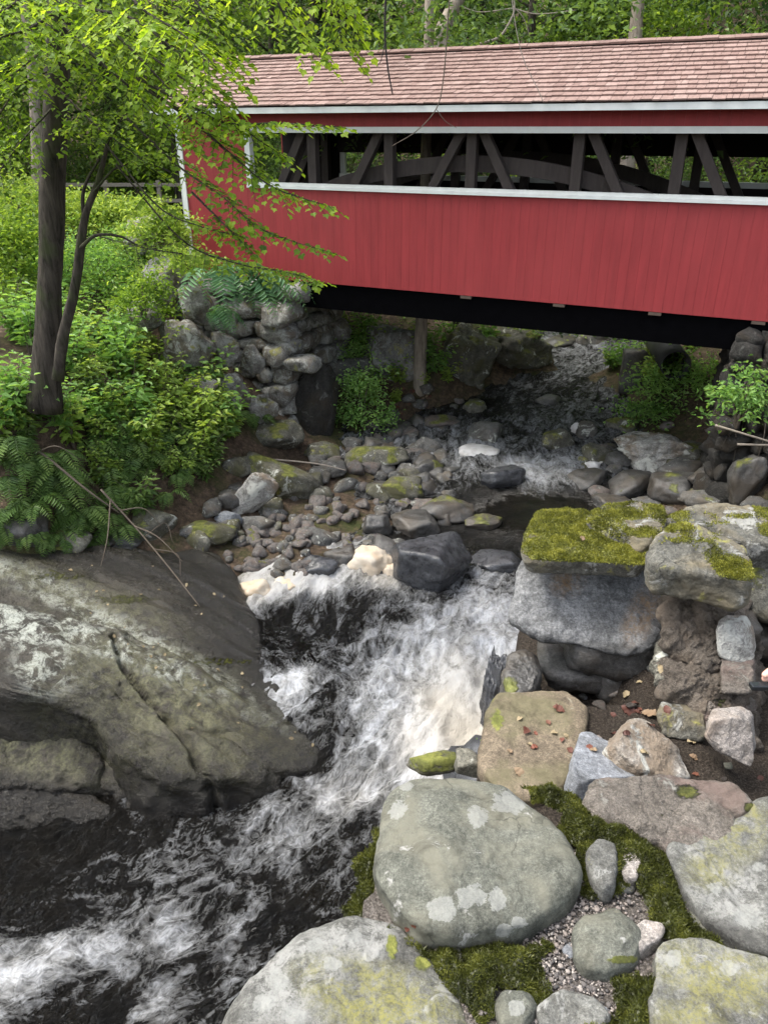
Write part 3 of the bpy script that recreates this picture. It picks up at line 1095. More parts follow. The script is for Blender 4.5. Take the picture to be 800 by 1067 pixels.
# --- cobbles and boulders along the stream -------------------------------------------------
rock(449, 624, 92, 78, M_SLATE, 'large dark wet slate boulder with sharp facets at the head of the white cascade', 'boulder', name='boulder', planes=7, k=16, deep=.85, rough=.03, sub=5)
rock(520, 604, 62, 36, M_SLATE, 'low dark wet ledge rock right of the large slate boulder', planes=8, k=14, seed=31)
rock(331, 607, 44, 34, M_SLATE, 'dark wedge shaped rock standing in white foam left of the tan foam clump', planes=6, k=18, seed=5)
rock(356, 600, 44, 38, M_DARK, 'charcoal block with flat top between cobbles and tan foam clump', planes=6, k=18, seed=8)
rock(394, 560, 36, 30, M_DARK, 'flat dark grey slab lying behind the tan foam clump', planes=6, k=16, seed=9)
rock(432, 562, 58, 34, M_DARK, 'sloping grey rock just behind the large slate boulder', planes=7, k=14, seed=10)
rock(468, 548, 62, 36, M_DARK, 'broad dark rock at the edge of the still black pool', planes=7, k=12, seed=11, moss=.15)
rock(505, 556, 44, 18, M_DARK, 'low mossy rock sunk in the black pool', planes=9, seed=12, moss=.6)
rock(392, 492, 70, 36, M_MOSSY, 'long green mossy boulder at the foot of the stone abutment', 'boulder', name='boulder', planes=8, k=6, deep=.7, moss=.62, seed=13)
rock(285, 472, 84, 32, M_MOSSY, 'rounded grey mossy boulder below the abutment stones', 'boulder', name='boulder', planes=9, k=7, moss=.35, seed=14)
rock(336, 482, 44, 24, M_MOSSY, 'small mossy rock between two mossy boulders by the abutment', moss=.4, seed=15)
rock(294, 522, 96, 44, M_MOSSY, 'long mossy slab with white flecks sloping down to the cobbles', 'slab', name='rock_slab', planes=6, k=12, deep=.45, moss=.55, seed=16, tilt=.28, rot=-.3)
rock(262, 540, 34, 54, M_PALE, 'pale narrow slab leaning against the mossy slab', 'slab', name='rock_slab', planes=6, k=18, deep=.5, seed=17, tilt=.75)
rock(266, 558, 42, 26, M_GREY, 'flat pale grey stone under the leaning slab', planes=6, k=16, seed=18)
rock(236, 552, 32, 24, M_BLUE, 'blue grey angular stone at left edge of the cobbles', planes=6, k=18, seed=19)
rock(210, 574, 68, 40, M_MOSSY, 'dark green moss covered mound above the brown bedrock slab', 'boulder', name='boulder', planes=9, k=6, moss=.75, seed=20)
rock(155, 566, 54, 46, M_MOSSY, 'grey and mossy stone behind the dead branch', planes=8, k=7, moss=.4, seed=21)
rock(85, 585, 64, 40, M_DARK, 'dark shaded rock under the ferns at the top of the bedrock', planes=8, moss=.25, seed=22)
rock(55, 582, 70, 34, M_MOSSY, 'broad mossy dark stone at the back edge of the bedrock slab', planes=8, k=9, moss=.5, seed=223)
rock(125, 578, 60, 34, M_DARK, 'dark shaded stone where the dead branch meets the bedrock', planes=7, k=12, moss=.2, seed=224)
rock(20, 575, 60, 50, M_DARK, 'dark rock under the ferns at the left edge of the photo', planes=8, moss=.3, seed=23)
rock(345, 500, 36, 26, M_GREY, 'angular grey stone below the twig in front of the abutment', planes=7, k=14, seed=24)
rock(418, 526, 48, 36, M_MOSSY, 'dark mossy rock in the middle of the stone bank', planes=8, moss=.45, seed=25)
rock(445, 500, 40, 26, M_DARK, 'dark stone at the water edge left of the riffle', planes=8, seed=26, moss=.2)
rock(524, 513, 48, 34, M_SLATE, 'black boulder splitting the white riffle above the pool', 'boulder', name='boulder', planes=8, k=9, seed=27)
rock(508, 466, 48, 32, M_GREY, 'smooth grey sloping boulder left of the riffle', 'boulder', name='boulder', planes=7, k=12, seed=28)
rock(446, 478, 34, 26, M_GREY, 'grey boulder beside the white foam on the riffle', planes=8, k=10, seed=29)
rock(462, 450, 46, 22, M_COB, 'flat yellowish grey stone on the bank below the pale tree trunk', planes=7, k=12, seed=30, moss=.3)
rock(496, 434, 30, 20, M_MOSSY, 'pale mossy stone at the far waterline under the bridge', seed=32, moss=.4)
rock(470, 498, 26, 16, M_DARK, 'little black stone in the riffle foam', seed=33)
rock(582, 472, 36, 30, M_MOSSY, 'rounded mossy boulder standing in the stream under the bridge', 'boulder', name='boulder', planes=9, k=5, moss=.55, seed=34)
rock(622, 488, 48, 32, M_MOSSY, 'dark green wedge rock beside the small white foam patch', planes=7, k=12, moss=.4, seed=35)
rock(612, 460, 24, 24, M_GREY, 'small pale upright stone beside the mossy boulder in the stream', seed=36)
rock(614, 513, 54, 26, M_DARK, 'brownish flat rock at the right end of the riffle', planes=7, k=12, seed=37)
rock(692, 494, 106, 56, M_PALE, 'large pale knobbly boulder below the bright green bush', 'boulder', name='boulder', planes=10, k=6, deep=.7, rough=.11, sub=5, seed=38)
rock(655, 456, 44, 28, M_MOSSY, 'yellow green mossy boulder at left end of the pale boulder', 'boulder', name='boulder', planes=9, k=6, moss=.8, seed=39)
rock(718, 482, 52, 26, M_MOSSY, 'olive flat rock lying against the pale boulder', planes=8, k=9, moss=.4, seed=40)
rock(660, 520, 52, 34, M_DARK, 'rounded dark boulder beside the pool in front of the pale boulder', 'boulder', name='boulder', planes=9, k=7, seed=41, moss=.15)
rock(712, 505, 48, 32, M_GREY, 'smooth grey boulder in front of the pale boulder', 'boulder', name='boulder', planes=8, k=9, seed=42)
rock(702, 528, 62, 44, M_DARK, 'broad dark boulder behind the mossy wall caps', 'boulder', name='boulder', planes=9, k=8, seed=43, moss=.2)
rock(745, 515, 50, 34, M_DARK, 'dark boulder left of the tall leaning slab', 'boulder', name='boulder', planes=9, k=8, seed=44)
rock(780, 525, 46, 62, M_DARK, 'tall leaning dark slab below the right abutment', 'slab', name='rock_slab', planes=6, k=16, seed=45, tilt=.3, moss=.25)
rock(742, 536, 56, 26, M_GREY, 'grey rounded rock just behind the right wall caps', planes=8, k=8, seed=46, moss=.15)
rock(790, 538, 34, 24, M_GREY, 'small grey rock at the right edge of the photo beneath the sticks', planes=8, seed=47)
rock(640, 535, 46, 22, M_DARK, 'low black stone at the pool edge behind the left wall cap', seed=48)
rock(663, 405, 40, 46, M_DARK, 'dark square block left of the round culvert pipe', 'block', name='stone_block', planes=6, k=20, seed=49, moss=.2)
rock(622, 362, 50, 20, M_GREY, 'pale rock at the far bend of the stream under the bridge', seed=50, moss=.2)
rock(585, 366, 40, 18, M_DARK, 'dark rock at the far bend left of the pale rock', seed=51, moss=.3)
rock(668, 356, 46, 18, M_MOSSY, 'mossy rock at the far bend right of the pale rock', seed=54, moss=.5)
rock(412, 404, 80, 72, M_ABUT, 'cracked pale grey outcrop left of the pale tree trunk', 'outcrop', name='rock_outcrop', planes=8, k=14, seed=52, rough=.09)
rock(528, 392, 104, 62, M_MOSSY, 'mossy cliff rising from the far waterline under the bridge', 'cliff', name='rock_cliff', planes=10, k=9, seed=53, rough=.14, moss=.5, sub=5)
rock(484, 404, 74, 74, M_MOSSY, 'dark mossy crag right of the pale tree trunk', 'cliff', name='rock_cliff', planes=10, k=9, seed=55, rough=.12, moss=.4, sub=5)
rock(360, 408, 54, 44, M_GREY, 'grey bank rock behind the green bushes by the left abutment', planes=8, k=10, seed=257, moss=.2)
rock(575, 425, 34, 10, M_DARK, 'flat wet rock breaking the far riffle', seed=57)

# cobble bank: individual stones, copied from a few shapes
cob_src = []
for i in range(9):
    V, F = rock_shape(300 + i, (1, rng.uniform(.7, .95), rng.uniform(.5, .72)), planes=9, k=7 if i % 2 else 12, sub=3, rough=.05)
    me = mesh_obj('cobble', V, F, M_COB if i % 4 else M_GREY, attrs={'moss': moss_attr(V, F, .0 if i % 3 else .1, i)})
    cob_src.append(me)
COB_POLY = [(235, 560, 262, 600), (262, 540, 330, 600), (300, 505, 400, 570), (330, 520, 390, 545), (390, 480, 440, 525), (360, 440, 450, 480), (420, 400, 480, 440), (225, 590, 300, 612)]
ncob = 0
used_src = set()


def put_cobble(px, py, w, label, group, flat=1.0):
    global ncob
    b = hit(px, py, True)
    s = np.dot(b - EYE, FW) / FPX
    i = int(rng.integers(len(cob_src)))
    o = cob_src[i] if i not in used_src else cob_src[i].copy()
    if i in used_src:
        COL.objects.link(o)
    used_src.add(i)
    W = w * s
    o.scale = (W, W * rng.uniform(.85, 1.1), W * flat * rng.uniform(.8, 1.1))
    o.rotation_euler = (rng.uniform(-.3, .3), rng.uniform(-.3, .3), rng.uniform(0, 6.28))
    o.location = b + np.array([0, 0, .12 * W])
    tag(o, label, 'cobble', group)
    ncob += 1


for k_ in range(150):
    z_ = COB_POLY[int(rng.choice(len(COB_POLY), p=[.08, .30, .28, .10, .06, .08, .03, .07]))]
    px, py = rng.uniform(z_[0], z_[2]), rng.uniform(z_[1], z_[3])
    if px < 232 + (612 - py) * .1:
        continue
    put_cobble(px, py, rng.choice([12, 14, 17, 20, 25], p=[.22, .28, .25, .17, .08]), 'rounded pinkish grey cobble heaped in the stone bank beside the pool', 'cobbles of the stone bank')
for k_ in range(46):
    z_ = [(360, 425, 470, 480), (330, 460, 440, 520), (600, 440, 700, 520), (420, 520, 480, 560), (660, 490, 790, 535)][int(rng.integers(5))]
    px, py = rng.uniform(z_[0], z_[2]), rng.uniform(z_[1], z_[3])
    put_cobble(px, py, rng.uniform(14, 30), 'loose grey stone wedged among the larger rocks under the bridge', 'loose stones under the bridge', .9)

ang_src = []
for i in range(7):
    V, F = rock_shape(1500 + i, (1, rng.uniform(.55, .9), rng.uniform(.35, .6)), planes=4, k=22, sub=3, rough=.035)
    ang_src.append(mesh_obj('angular_stone', V, F, [M_GREY, M_DARK, M_MOSSY][i % 3], attrs={'moss': moss_attr(V, F, [0, .0, .08][i % 3], i)}))
au = set()
for q in range(95):
    x0, y0, x1, y1 = [(230, 520, 300, 560), (240, 480, 420, 520), (380, 440, 470, 500), (400, 480, 470, 560), (330, 560, 420, 600), (600, 470, 790, 535), (190, 520, 250, 570)][int(rng.choice(7, p=[.1, .2, .2, .16, .08, .18, .08]))]
    px, py = rng.uniform(x0, x1), rng.uniform(y0, y1)
    b_ = hit(px, py, True)
    W_ = rng.uniform(18, 40) * np.dot(b_ - EYE, FW) / FPX
    i = int(rng.integers(7))
    o = ang_src[i].copy() if i in au else ang_src[i]
    if i in au:
        COL.objects.link(o)
    au.add(i)
    o.scale = (W_, W_, W_ * rng.uniform(.8, 1.3))
    o.rotation_euler = (rng.uniform(-.4, .4), rng.uniform(-.4, .4), rng.uniform(0, 6.28))
    o.location = b_ + np.array([0, 0, .08 * W_])
    tag(o, 'angular flat broken stone lying on the rocky stream bank', 'stone', 'angular stones of the stream banks')

# --- the bedrock on the left ---------------------------------------------------------------
PLA = plane3([(0, 575, 6.1), (260, 640, 7.0), (350, 800, 7.66)])


def bed_attrs(o, crust=(), gold=(), damp=()):
    V, tri, N, M = STONE_DATA[o.name]
    rel = V - EYE
    zc = rel @ FW
    PX = CX + FPX * rel[:, 0] / zc
    PY = CY - FPX * (rel @ UP) / zc
    nz_ = fbm(V * 2.1, 4)
    for nm, lst in (('crust', crust), ('gold', gold), ('damp', damp)):
        S = np.zeros(len(V))
        for (sx, sy, rx, ry, rot, st) in lst:
            c, s = math.cos(rot), math.sin(rot)
            dx, dy = PX - sx, PY - sy
            S = np.maximum(S, st * np.clip(1.6 - np.hypot((dx * c + dy * s) / rx, (-dx * s + dy * c) / ry) + .4 * nz_, 0, 1))
        at_ = o.data.attributes.new(nm, 'FLOAT', 'POINT')
        at_.data.foreach_set('value', S.astype(np.float32))


_dip = unit(on_plane(330, 760, PLA) - on_plane(20, 585, PLA))
_crs = unit(np.cross(PLA[1], _dip))


def bed_grain(V, N):
    s_, t_ = V @ _dip, V @ _crs
    Q = np.stack([s_ * .35, t_ * 3.2, V[:, 2] * 1.0], 1)
    q2 = np.stack([s_ * 1.1, t_ * 9, V[:, 2] * 2.0], 1)
    st_ = t_ * 2.2 + .8 * fbm(Q * .6, 3)
    step = (st_ - np.floor(st_))
    return V + N * (.045 * fbm(Q, 4) + .014 * fbm(q2 + 7, 3) + .035 * (sstep(.0, .12, step) - step))[:, None]


slabA = stone('bedrock_slab', [(-90, 560), (60, 566), (150, 572), (222, 572), (246, 600), (262, 640), (287, 700), (316, 742), (346, 776), (344, 792), (308, 800), (250, 790), (180, 740), (110, 690), (-90, 660)], PLA, 1.6, M_BED,
              'broad brown bedrock slab sloping into the cascade, streaked with cream lichen', 'bedrock', er=.30, ne=9, nth=260, nr=110, amp=.028, nsc=1.6, amp2=.04, moss=.0, taper=1.08, chips=4, seed=2, extra=bed_grain, moss_px=[(130, 625, 60, 10, .50), (300, 690, 60, 9, .45), (230, 690, 60, 8, .5), (60, 600, 60, 10, .5)])
bed_attrs(slabA, crust=[(95, 640, 75, 9, .42, .8), (200, 700, 120, 14, .50, 1.0), (30, 600, 60, 8, .35, .7)], gold=[(200, 720, 130, 30, .45, 1.0), (60, 610, 110, 16, .35, .7)], damp=[(300, 740, 110, 50, .95, 1.0), (245, 650, 46, 90, -.35, 1.0), (180, 590, 110, 18, .05, .8)])


def h_a(x, y):
    return (10 - on_plane(x, y, PLA)[2]) / corr(y)


PLB = plane3([(0, 640, h_a(0, 640) - .30), (240, 720, h_a(240, 720) - .05), (290, 800, h_a(290, 800) + .10)])
_ck = smooth_path([on_plane(x, y, PLB) for x, y in [(120, 668), (132, 700), (150, 726), (172, 752), (196, 780), (210, 806), (222, 822)]], 60)
_ck2 = smooth_path([on_plane(x, y, PLB) for x, y in [(172, 752), (210, 770), (240, 772), (262, 790)]], 40)


def bed_crack(V, N):
    out = bed_grain(V, N)
    for ck, dp in ((_ck, .16), (_ck2, .08)):
        d = np.sqrt(((V[:, None, :2] - ck[None, :, :2]) ** 2).sum(2)).min(1) + .02 * fbm(V * 6, 3)
        out -= N * (dp * np.exp(-(d / .045) ** 2))[:, None]
        side = np.exp(-(d / .25) ** 2)
        out += np.array([0, 0, .05]) * side[:, None]
    return out


slabB = stone('bedrock_ridge', [(-80, 622), (0, 626), (60, 638), (125, 655), (190, 686), (250, 722), (292, 765), (300, 806), (255, 822), (205, 818), (150, 800), (118, 768), (98, 738), (62, 722), (36, 735), (-80, 760)], PLB, 1.7, M_BED,
              'humped bedrock ridge with pale green lichen crust and a cracked olive face', 'bedrock', er=.22, ne=4, nth=280, nr=130, amp=.045, nsc=1.8, amp2=.07, taper=1.16, chips=9, layers=.0, seed=6, extra=bed_crack)
bed_attrs(slabB, crust=[(30, 652, 54, 24, .3, 1.1), (120, 674, 84, 13, .4, 1.0), (50, 695, 26, 24, 0, 1.1), (190, 706, 40, 10, .4, .7)], gold=[(170, 725, 90, 45, .35, 1.0), (110, 760, 60, 60, .3, .8), (220, 790, 60, 30, 0, .7)], damp=[(160, 832, 150, 36, .1, 1.0), (90, 765, 40, 50, .3, .8), (290, 785, 40, 40, .6, 1.0)])
PLC = plane3([(0, 750, 7.16), (100, 770, 7.38), (60, 810, 7.62)])
slabC = stone('bedrock_ledge', [(-80, 735), (20, 738), (58, 750), (100, 778), (114, 806), (80, 820), (20, 816), (-80, 818)], PLC, 1.2, M_BED,
              'lower bedrock ledge with yellow green lichen top at the left edge', 'bedrock', er=.10, ne=7, nth=200, nr=90, amp=.05, nsc=2.4, amp2=.06, taper=1.15, seed=9, chips=16, layers=.012)
bed_attrs(slabC, gold=[(50, 780, 70, 26, .35, 1.0)], damp=[(100, 790, 20, 30, 0, .8), (20, 840, 120, 20, 0, .9)])
PLD = plane3([(0, 830, 7.78), (100, 840, 7.90), (60, 850, 7.97)])
slabD = stone('bedrock_step', [(-80, 806), (20, 812), (80, 824), (118, 838), (112, 852), (60, 860), (-80, 856)], PLD, .9, M_BED, 'dark rounded bedrock step dipping into the near pool at left edge', 'bedrock', er=.14, ne=5, nth=180, nr=80, amp=.05, nsc=2.2, amp2=.07, taper=1.15, seed=12, chips=16, layers=.012)
bed_attrs(slabD, damp=[(30, 840, 150, 30, 0, .8)])
PLE = plane3([(140, 790, 7.62), (200, 800, 7.7), (180, 830, 7.92)])
slabE = stone('bedrock_hump', [(108, 792), (128, 776), (160, 780), (205, 800), (225, 815), (205, 834), (160, 845), (120, 838), (104, 815)], PLE, .9, M_BED, 'grey bedrock hump between the ledge and the cracked ridge above the near pool', 'bedrock', er=.12, ne=5, nth=180, nr=80, amp=.06, nsc=2.4, amp2=.08, taper=1.2, seed=15, chips=18, layers=.012)
bed_attrs(slabE, gold=[(150, 800, 40, 20, 0, .6)], damp=[(160, 835, 70, 20, 0, .9)])

# dark wet outcrop at the right side of the cascade
rock(514, 775, 38, 104, M_SLATE, 'black wet jagged outcrop at the right side of the cascade', 'outcrop', name='rock_outcrop', hh=7.45, planes=8, k=14, deep=1.1, rough=.16, sub=5, seed=61)
rock(450, 812, 66, 26, M_MOSSY, 'dark mossy rock peeping out behind the big spotted boulder', hh=3.2, planes=8, seed=62, moss=.8, deep=.5, name='rock')
rock(490, 813, 38, 34, M_MOSSY, 'small dark pointed stone behind the big spotted boulder', hh=2.6, planes=6, k=14, seed=63, moss=.3)

# --- foreground stones -----------------------------------------------------------------------
def flat(h, dx=0, dy=0):
    """plane near depth h below the eye; dx, dy slope (metres per metre)"""
    return np.array([.6, 1.4, 10 - h]), unit(np.array([-dx, -dy, 1.0]))


SP = [(415, 845, 10, 9), (497, 852, 11, 10), (530, 836, 18, 12), (545, 830, 14, 10), (490, 934, 16, 12), (518, 938, 9, 11), (462, 948, 16, 11), (525, 970, 10, 7), (540, 962, 8, 6), (424, 820, 8, 4)]
stone('spotted_boulder', [(404, 838), (416, 818), (445, 811), (490, 810), (530, 818), (560, 838), (585, 868), (604, 905), (600, 922), (575, 940), (560, 953), (545, 963), (500, 964), (462, 965), (440, 961), (424, 946), (408, 932), (393, 915), (391, 890), (398, 860)],
      flat(1.615, -.02, .0), .36, M_FORE, 'big rounded grey green boulder with pale lichen spots in the foreground', 'boulder', er=.05, ne=5.5, nth=260, nr=120, amp=.006, nsc=7, amp2=.016, chips=2, spots=SP, seed=1, dome=.02, taper=.86, moss_px=[(555, 985, 40, 7, .5)])
FB = stone('lichen_boulder', [(232, 1090), (240, 1060), (260, 1030), (300, 990), (330, 968), (365, 955), (400, 958), (430, 978), (455, 1010), (480, 1050), (490, 1090), (470, 1130), (300, 1140)],
      flat(1.655, .02, .03), .4, M_FORE2, 'pale grey boulder with yellow lichen at the bottom left of the wall', 'boulder', er=.035, ne=7, nth=240, nr=120, amp=.010, nsc=6, amp2=.02, chips=1, seed=3, spots=[(290, 1022, 12, 10), (330, 985, 10, 8), (345, 1005, 10, 8), (275, 1045, 12, 10), (370, 975, 8, 7), (305, 1060, 12, 12)], taper=.9, dome=.02, moss_px=[(408, 985, 9, 18, .9), (440, 1005, 12, 12, .8)])
stone('square_stone', [(598, 965), (606, 952), (630, 948), (655, 950), (668, 965), (672, 985), (660, 998), (635, 1008), (612, 1006), (601, 990)],
      flat(1.64), .2, M_FORE, 'small squarish grey stone set in gravel beside the spotted boulder', er=.035, ne=4, nth=140, nr=70, amp=.004, nsc=10, seed=5, dome=.015, moss_px=[(650, 1000, 22, 6, .8)], taper=.9)
FS = stone('lichen_slab', [(684, 990), (700, 980), (740, 982), (790, 1000), (850, 1020), (850, 1120), (690, 1120), (684, 1050)],
      flat(1.64, .0, .03), .3, M_FORE2, 'broad grey slab with yellow green lichen in the bottom right corner', 'slab', er=.014, ne=14, nth=220, nr=110, amp=.007, nsc=8, amp2=.016, seed=7, chips=0, spots=[(700, 1000, 9, 9), (760, 1010, 10, 8)], taper=.96)
FG = stone('grey_slab', [(700, 885), (715, 862), (735, 868), (770, 848), (800, 835), (870, 830), (870, 985), (800, 990), (775, 985), (740, 960), (715, 925)],
      flat(1.648, -.03, .02), .3, M_FORE2, 'large grey flat stone with one white lichen spot at the right edge', 'slab', er=.016, ne=14, nth=220, nr=110, amp=.009, nsc=7, amp2=.018, seed=8, chips=0, spots=[(779, 955, 15, 12), (745, 925, 8, 6), (790, 905, 8, 5)], taper=.95)
stone('rough_slab', [(598, 822), (630, 812), (660, 812), (700, 808), (745, 812), (788, 822), (785, 838), (765, 850), (758, 870), (752, 900), (740, 908), (715, 900), (690, 876), (660, 862), (640, 850), (615, 846)],
      flat(1.65, .0, .05), .22, M_MORTAR, 'rough brownish slab with a pink band lying across the wall top', 'slab', er=.025, ne=8, nth=220, nr=100, amp=.010, nsc=10, amp2=.012, seed=10, moss_px=[(715, 825, 18, 10, .7), (782, 842, 9, 8, .8), (690, 850, 8, 4, .5)], taper=.94)
stone('small_stone', [(612, 885), (625, 870), (640, 876), (645, 895), (638, 922), (625, 925), (616, 908)], flat(1.635), .15, M_FORE2, 'small upright grey stone in the moss right of the spotted boulder', er=.03, ne=4, nth=100, nr=50, amp=.005, nsc=12, seed=11, taper=.9)
stone('small_stone', [(516, 1040), (528, 1028), (550, 1032), (560, 1048), (548, 1070), (522, 1068)], flat(1.655), .12, M_FORE, 'small grey stone with a white spot at the bottom edge in moss', er=.03, ne=4, nth=100, nr=50, amp=.004, nsc=12, seed=14, spots=[(537, 1050, 9, 9)], taper=.9)
stone('small_stone', [(560, 1045), (590, 1030), (620, 1040), (640, 1062), (610, 1085), (570, 1080)], flat(1.665), .12, M_FORE2, 'pale flat stone at the bottom edge between moss patches', er=.02, ne=6, nth=100, nr=50, amp=.006, nsc=12, seed=15, taper=.9)
stone('small_stone', [(648, 975), (672, 955), (690, 965), (686, 978), (668, 988)], flat(1.65), .1, M_PINK, 'flat pinkish chip right of the square stone', er=.015, ne=6, nth=80, nr=40, amp=.006, nsc=14, seed=16, taper=.9)
stone('small_stone', [(645, 885), (660, 880), (668, 895), (665, 915), (650, 912)], flat(1.65), .1, M_PINK, 'pinkish chip in the moss beside the small upright stone', er=.02, ne=5, nth=80, nr=40, amp=.006, nsc=14, seed=17, taper=.9)

bed_attrs(FB, gold=[(400, 1045, 70, 30, .3, 1.0), (340, 1025, 30, 20, .5, .8)], crust=[(290, 1020, 50, 40, 0, .9), (370, 975, 50, 20, 0, .8)], damp=[(440, 990, 30, 20, 0, .7)])
bed_attrs(FS, gold=[(745, 1020, 60, 30, .3, .9), (720, 1060, 30, 30, .3, .8)], crust=[(700, 1000, 30, 30, 0, .7), (780, 1000, 30, 20, .3, .7)])
bed_attrs(FG, gold=[(765, 870, 40, 25, -.5, .8), (740, 905, 25, 20, 0, .7)], crust=[(760, 930, 40, 30, .5, .9), (720, 885, 20, 20, 0, .8)], damp=[(760, 975, 40, 10, .3, .8)])
for nm_ in [o_.name for o_ in scn.objects if o_.type == 'MESH' and o_.data.materials and o_.data.materials[0] == M_FORE2 and o_ not in (FB, FS, FG)]:
    bed_attrs(bpy.data.objects[nm_])

# recess behind the near stones
stone('brown_slab', [(508, 742), (522, 716), (550, 706), (590, 712), (612, 735), (610, 770), (600, 812), (560, 830), (510, 826), (500, 790)], flat(2.14, -.03, .02), .5, M_BROWN,
      'flat brown slab on the floor of the recess above the cascade', 'slab', er=.06, ne=7, nth=180, nr=90, amp=.010, nsc=5, seed=20, taper=1.02, moss_px=[(518, 752, 10, 18, .8), (512, 728, 8, 12, .5)])
stone('ledge_stone', [(527, 700), (532, 684), (545, 676), (560, 684), (564, 700), (556, 716), (540, 724), (528, 722)], flat(2.19, -.05, .02), .4, M_DARK,
      'dark damp stone at the left end of the recess beside the black outcrop', 'stone', er=.04, ne=7, nth=150, nr=80, amp=.014, nsc=7, amp2=.02, seed=21, taper=1.05, moss_px=[(532, 715, 10, 12, .9)])
stone('blue_slab', [(597, 804), (600, 780), (606, 764), (622, 764), (648, 782), (668, 800), (672, 812), (640, 814), (605, 812)], plane3([(600, 805, 2.02), (610, 764, 2.08), (668, 802, 2.10)]), .10, M_BLUE,
      'blue grey angular slab leaning in the recess', 'slab', er=.008, ne=16, nth=140, nr=60, amp=.004, nsc=9, seed=22, ext='n')
stone('tilted_slab', [(642, 772), (655, 756), (664, 747), (680, 756), (700, 776), (716, 800), (720, 812), (700, 812), (676, 806), (655, 792)], plane3([(645, 772, 2.0), (664, 747, 2.02), (716, 802, 2.13)]), .12, M_PALE,
      'pale streaked slab leaning beside the blue grey slab', 'slab', er=.012, ne=12, nth=140, nr=60, amp=.010, nsc=8, seed=24, ext='n', layers=.006)
stone('pale_stone', [(735, 768), (742, 752), (770, 748), (781, 754), (786, 790), (782, 800), (764, 790), (748, 782)], plane3([(740, 760, 2.0), (778, 752, 2.0), (764, 792, 2.10)]), .10, M_PINK,
      'whitish stone at the foot of the rubble corner', er=.010, ne=14, nth=140, nr=70, amp=.006, nsc=9, chips=3, seed=26, ext='n', extv='away')

# wall behind the recess
WBK = stone('wall_block', [(528, 640), (532, 610), (540, 590), (575, 584), (625, 590), (668, 594), (690, 610), (690, 655), (686, 676), (660, 682), (600, 670), (552, 658), (530, 655)], plane3([(540, 590, 1.84), (668, 594, 1.84), (600, 672, 2.05)]), .34, M_BLOCK,
      'large split grey block with an orange patch under the mossy wall cap', 'block', er=.010, ne=16, nth=260, nr=120, amp=.014, nsc=5, amp2=.026, seed=30, ext='n', layers=.005, taper=.82, chips=9, extv=(.32, .9, -.05))
bed_attrs(WBK, gold=[(592, 606, 16, 14, 0, 1.0), (668, 640, 12, 26, .4, .9)], damp=[(600, 676, 90, 10, .1, .6)])
cap1 = stone('mossy_cap', [(543, 580), (546, 550), (556, 530), (580, 528), (606, 530), (625, 548), (650, 562), (678, 572), (678, 588), (640, 586), (600, 584), (560, 582)], flat(1.70, 0, .03), .075, M_CAP,
             'left wall cap stone carpeted in bright green moss', 'cap stone', er=.02, ne=10, nth=200, nr=90, amp=.010, nsc=7, seed=32, taper=.9, moss=.75, moss_px=[(590, 555, 45, 24, 1.0), (640, 572, 40, 12, .9), (600, 580, 60, 8, .9)])
cap2 = stone('mossy_cap', [(610, 534), (625, 525), (655, 524), (688, 527), (692, 545), (684, 562), (668, 568), (640, 555), (618, 545)], flat(1.66, 0, .03), .12, M_CAP,
             'middle wall cap stone with patchy moss and a bare pale front', 'cap stone', er=.02, ne=9, nth=180, nr=80, amp=.011, nsc=8, seed=34, taper=.92, moss=.30, moss_px=[(650, 535, 32, 10, .8)])
cap3 = stone('mossy_cap', [(678, 578), (690, 556), (712, 545), (745, 555), (776, 572), (783, 590), (782, 606), (740, 600), (700, 592), (680, 588)], flat(1.70, 0, .10), .13, M_CAP,
             'thick right wall cap stone with yellowish moss above the bent stick', 'cap stone', er=.012, ne=12, nth=220, nr=100, amp=.014, nsc=7, amp2=.02, chips=6, seed=36, taper=.92, moss=.26, moss_px=[(715, 562, 20, 9, .5), (770, 588, 22, 8, .4), (700, 550, 14, 6, .8)])
cap4 = stone('mossy_cap', [(690, 548), (688, 538), (715, 530), (752, 528), (800, 530), (850, 534), (850, 566), (800, 566), (770, 566), (745, 552), (712, 545)], flat(1.67, 0, .02), .2, M_CAP,
             'whitish layered wall cap at the right edge with a tuft of dry moss', 'cap stone', er=.02, ne=9, nth=200, nr=90, amp=.014, nsc=6, amp2=.02, seed=38, taper=.95, moss=.18, moss_px=[(702, 550, 16, 6, .9), (770, 538, 30, 5, .6)])
stone('wall_stone', [(778, 580), (790, 562), (830, 556), (900, 560), (900, 640), (840, 660), (790, 640), (778, 610)], plane3([(780, 570, 1.70), (860, 570, 1.70), (800, 680, 2.05)]), .4, M_CAP,
      'olive stone face right of the thick cap stone at the photo edge', er=.03, ne=6, nth=160, nr=70, amp=.014, nsc=6, seed=40, ext='n', extv='away', moss=.2, moss_px=[(800, 590, 20, 20, .4)])
stone('rubble_core', [(684, 612), (720, 606), (784, 612), (786, 700), (786, 770), (770, 800), (735, 790), (712, 762), (694, 730), (684, 690)], plane3([(690, 620, 1.98), (780, 620, 1.96), (740, 790, 2.27)]), .4, M_RUBBLE,
      'dark crumbly earth and small stone core showing between the wall corner stones', 'rubble', er=.03, ne=8, nth=220, nr=120, amp=.03, nsc=13, amp2=.035, seed=41, ext='n', extv='away')
stone('earth_clod', [(690, 640), (700, 634), (740, 632), (772, 636), (782, 648), (760, 662), (748, 680), (745, 700), (720, 690), (700, 672)], plane3([(695, 645, 1.86), (775, 640, 1.84), (745, 700, 1.99)]), .26, M_RUBBLE,
      'crumbling tan earth and mortar mass in the broken wall corner', 'rubble', er=.04, ne=6, nth=180, nr=90, amp=.03, nsc=11, amp2=.03, seed=42, ext='n', extv='away')
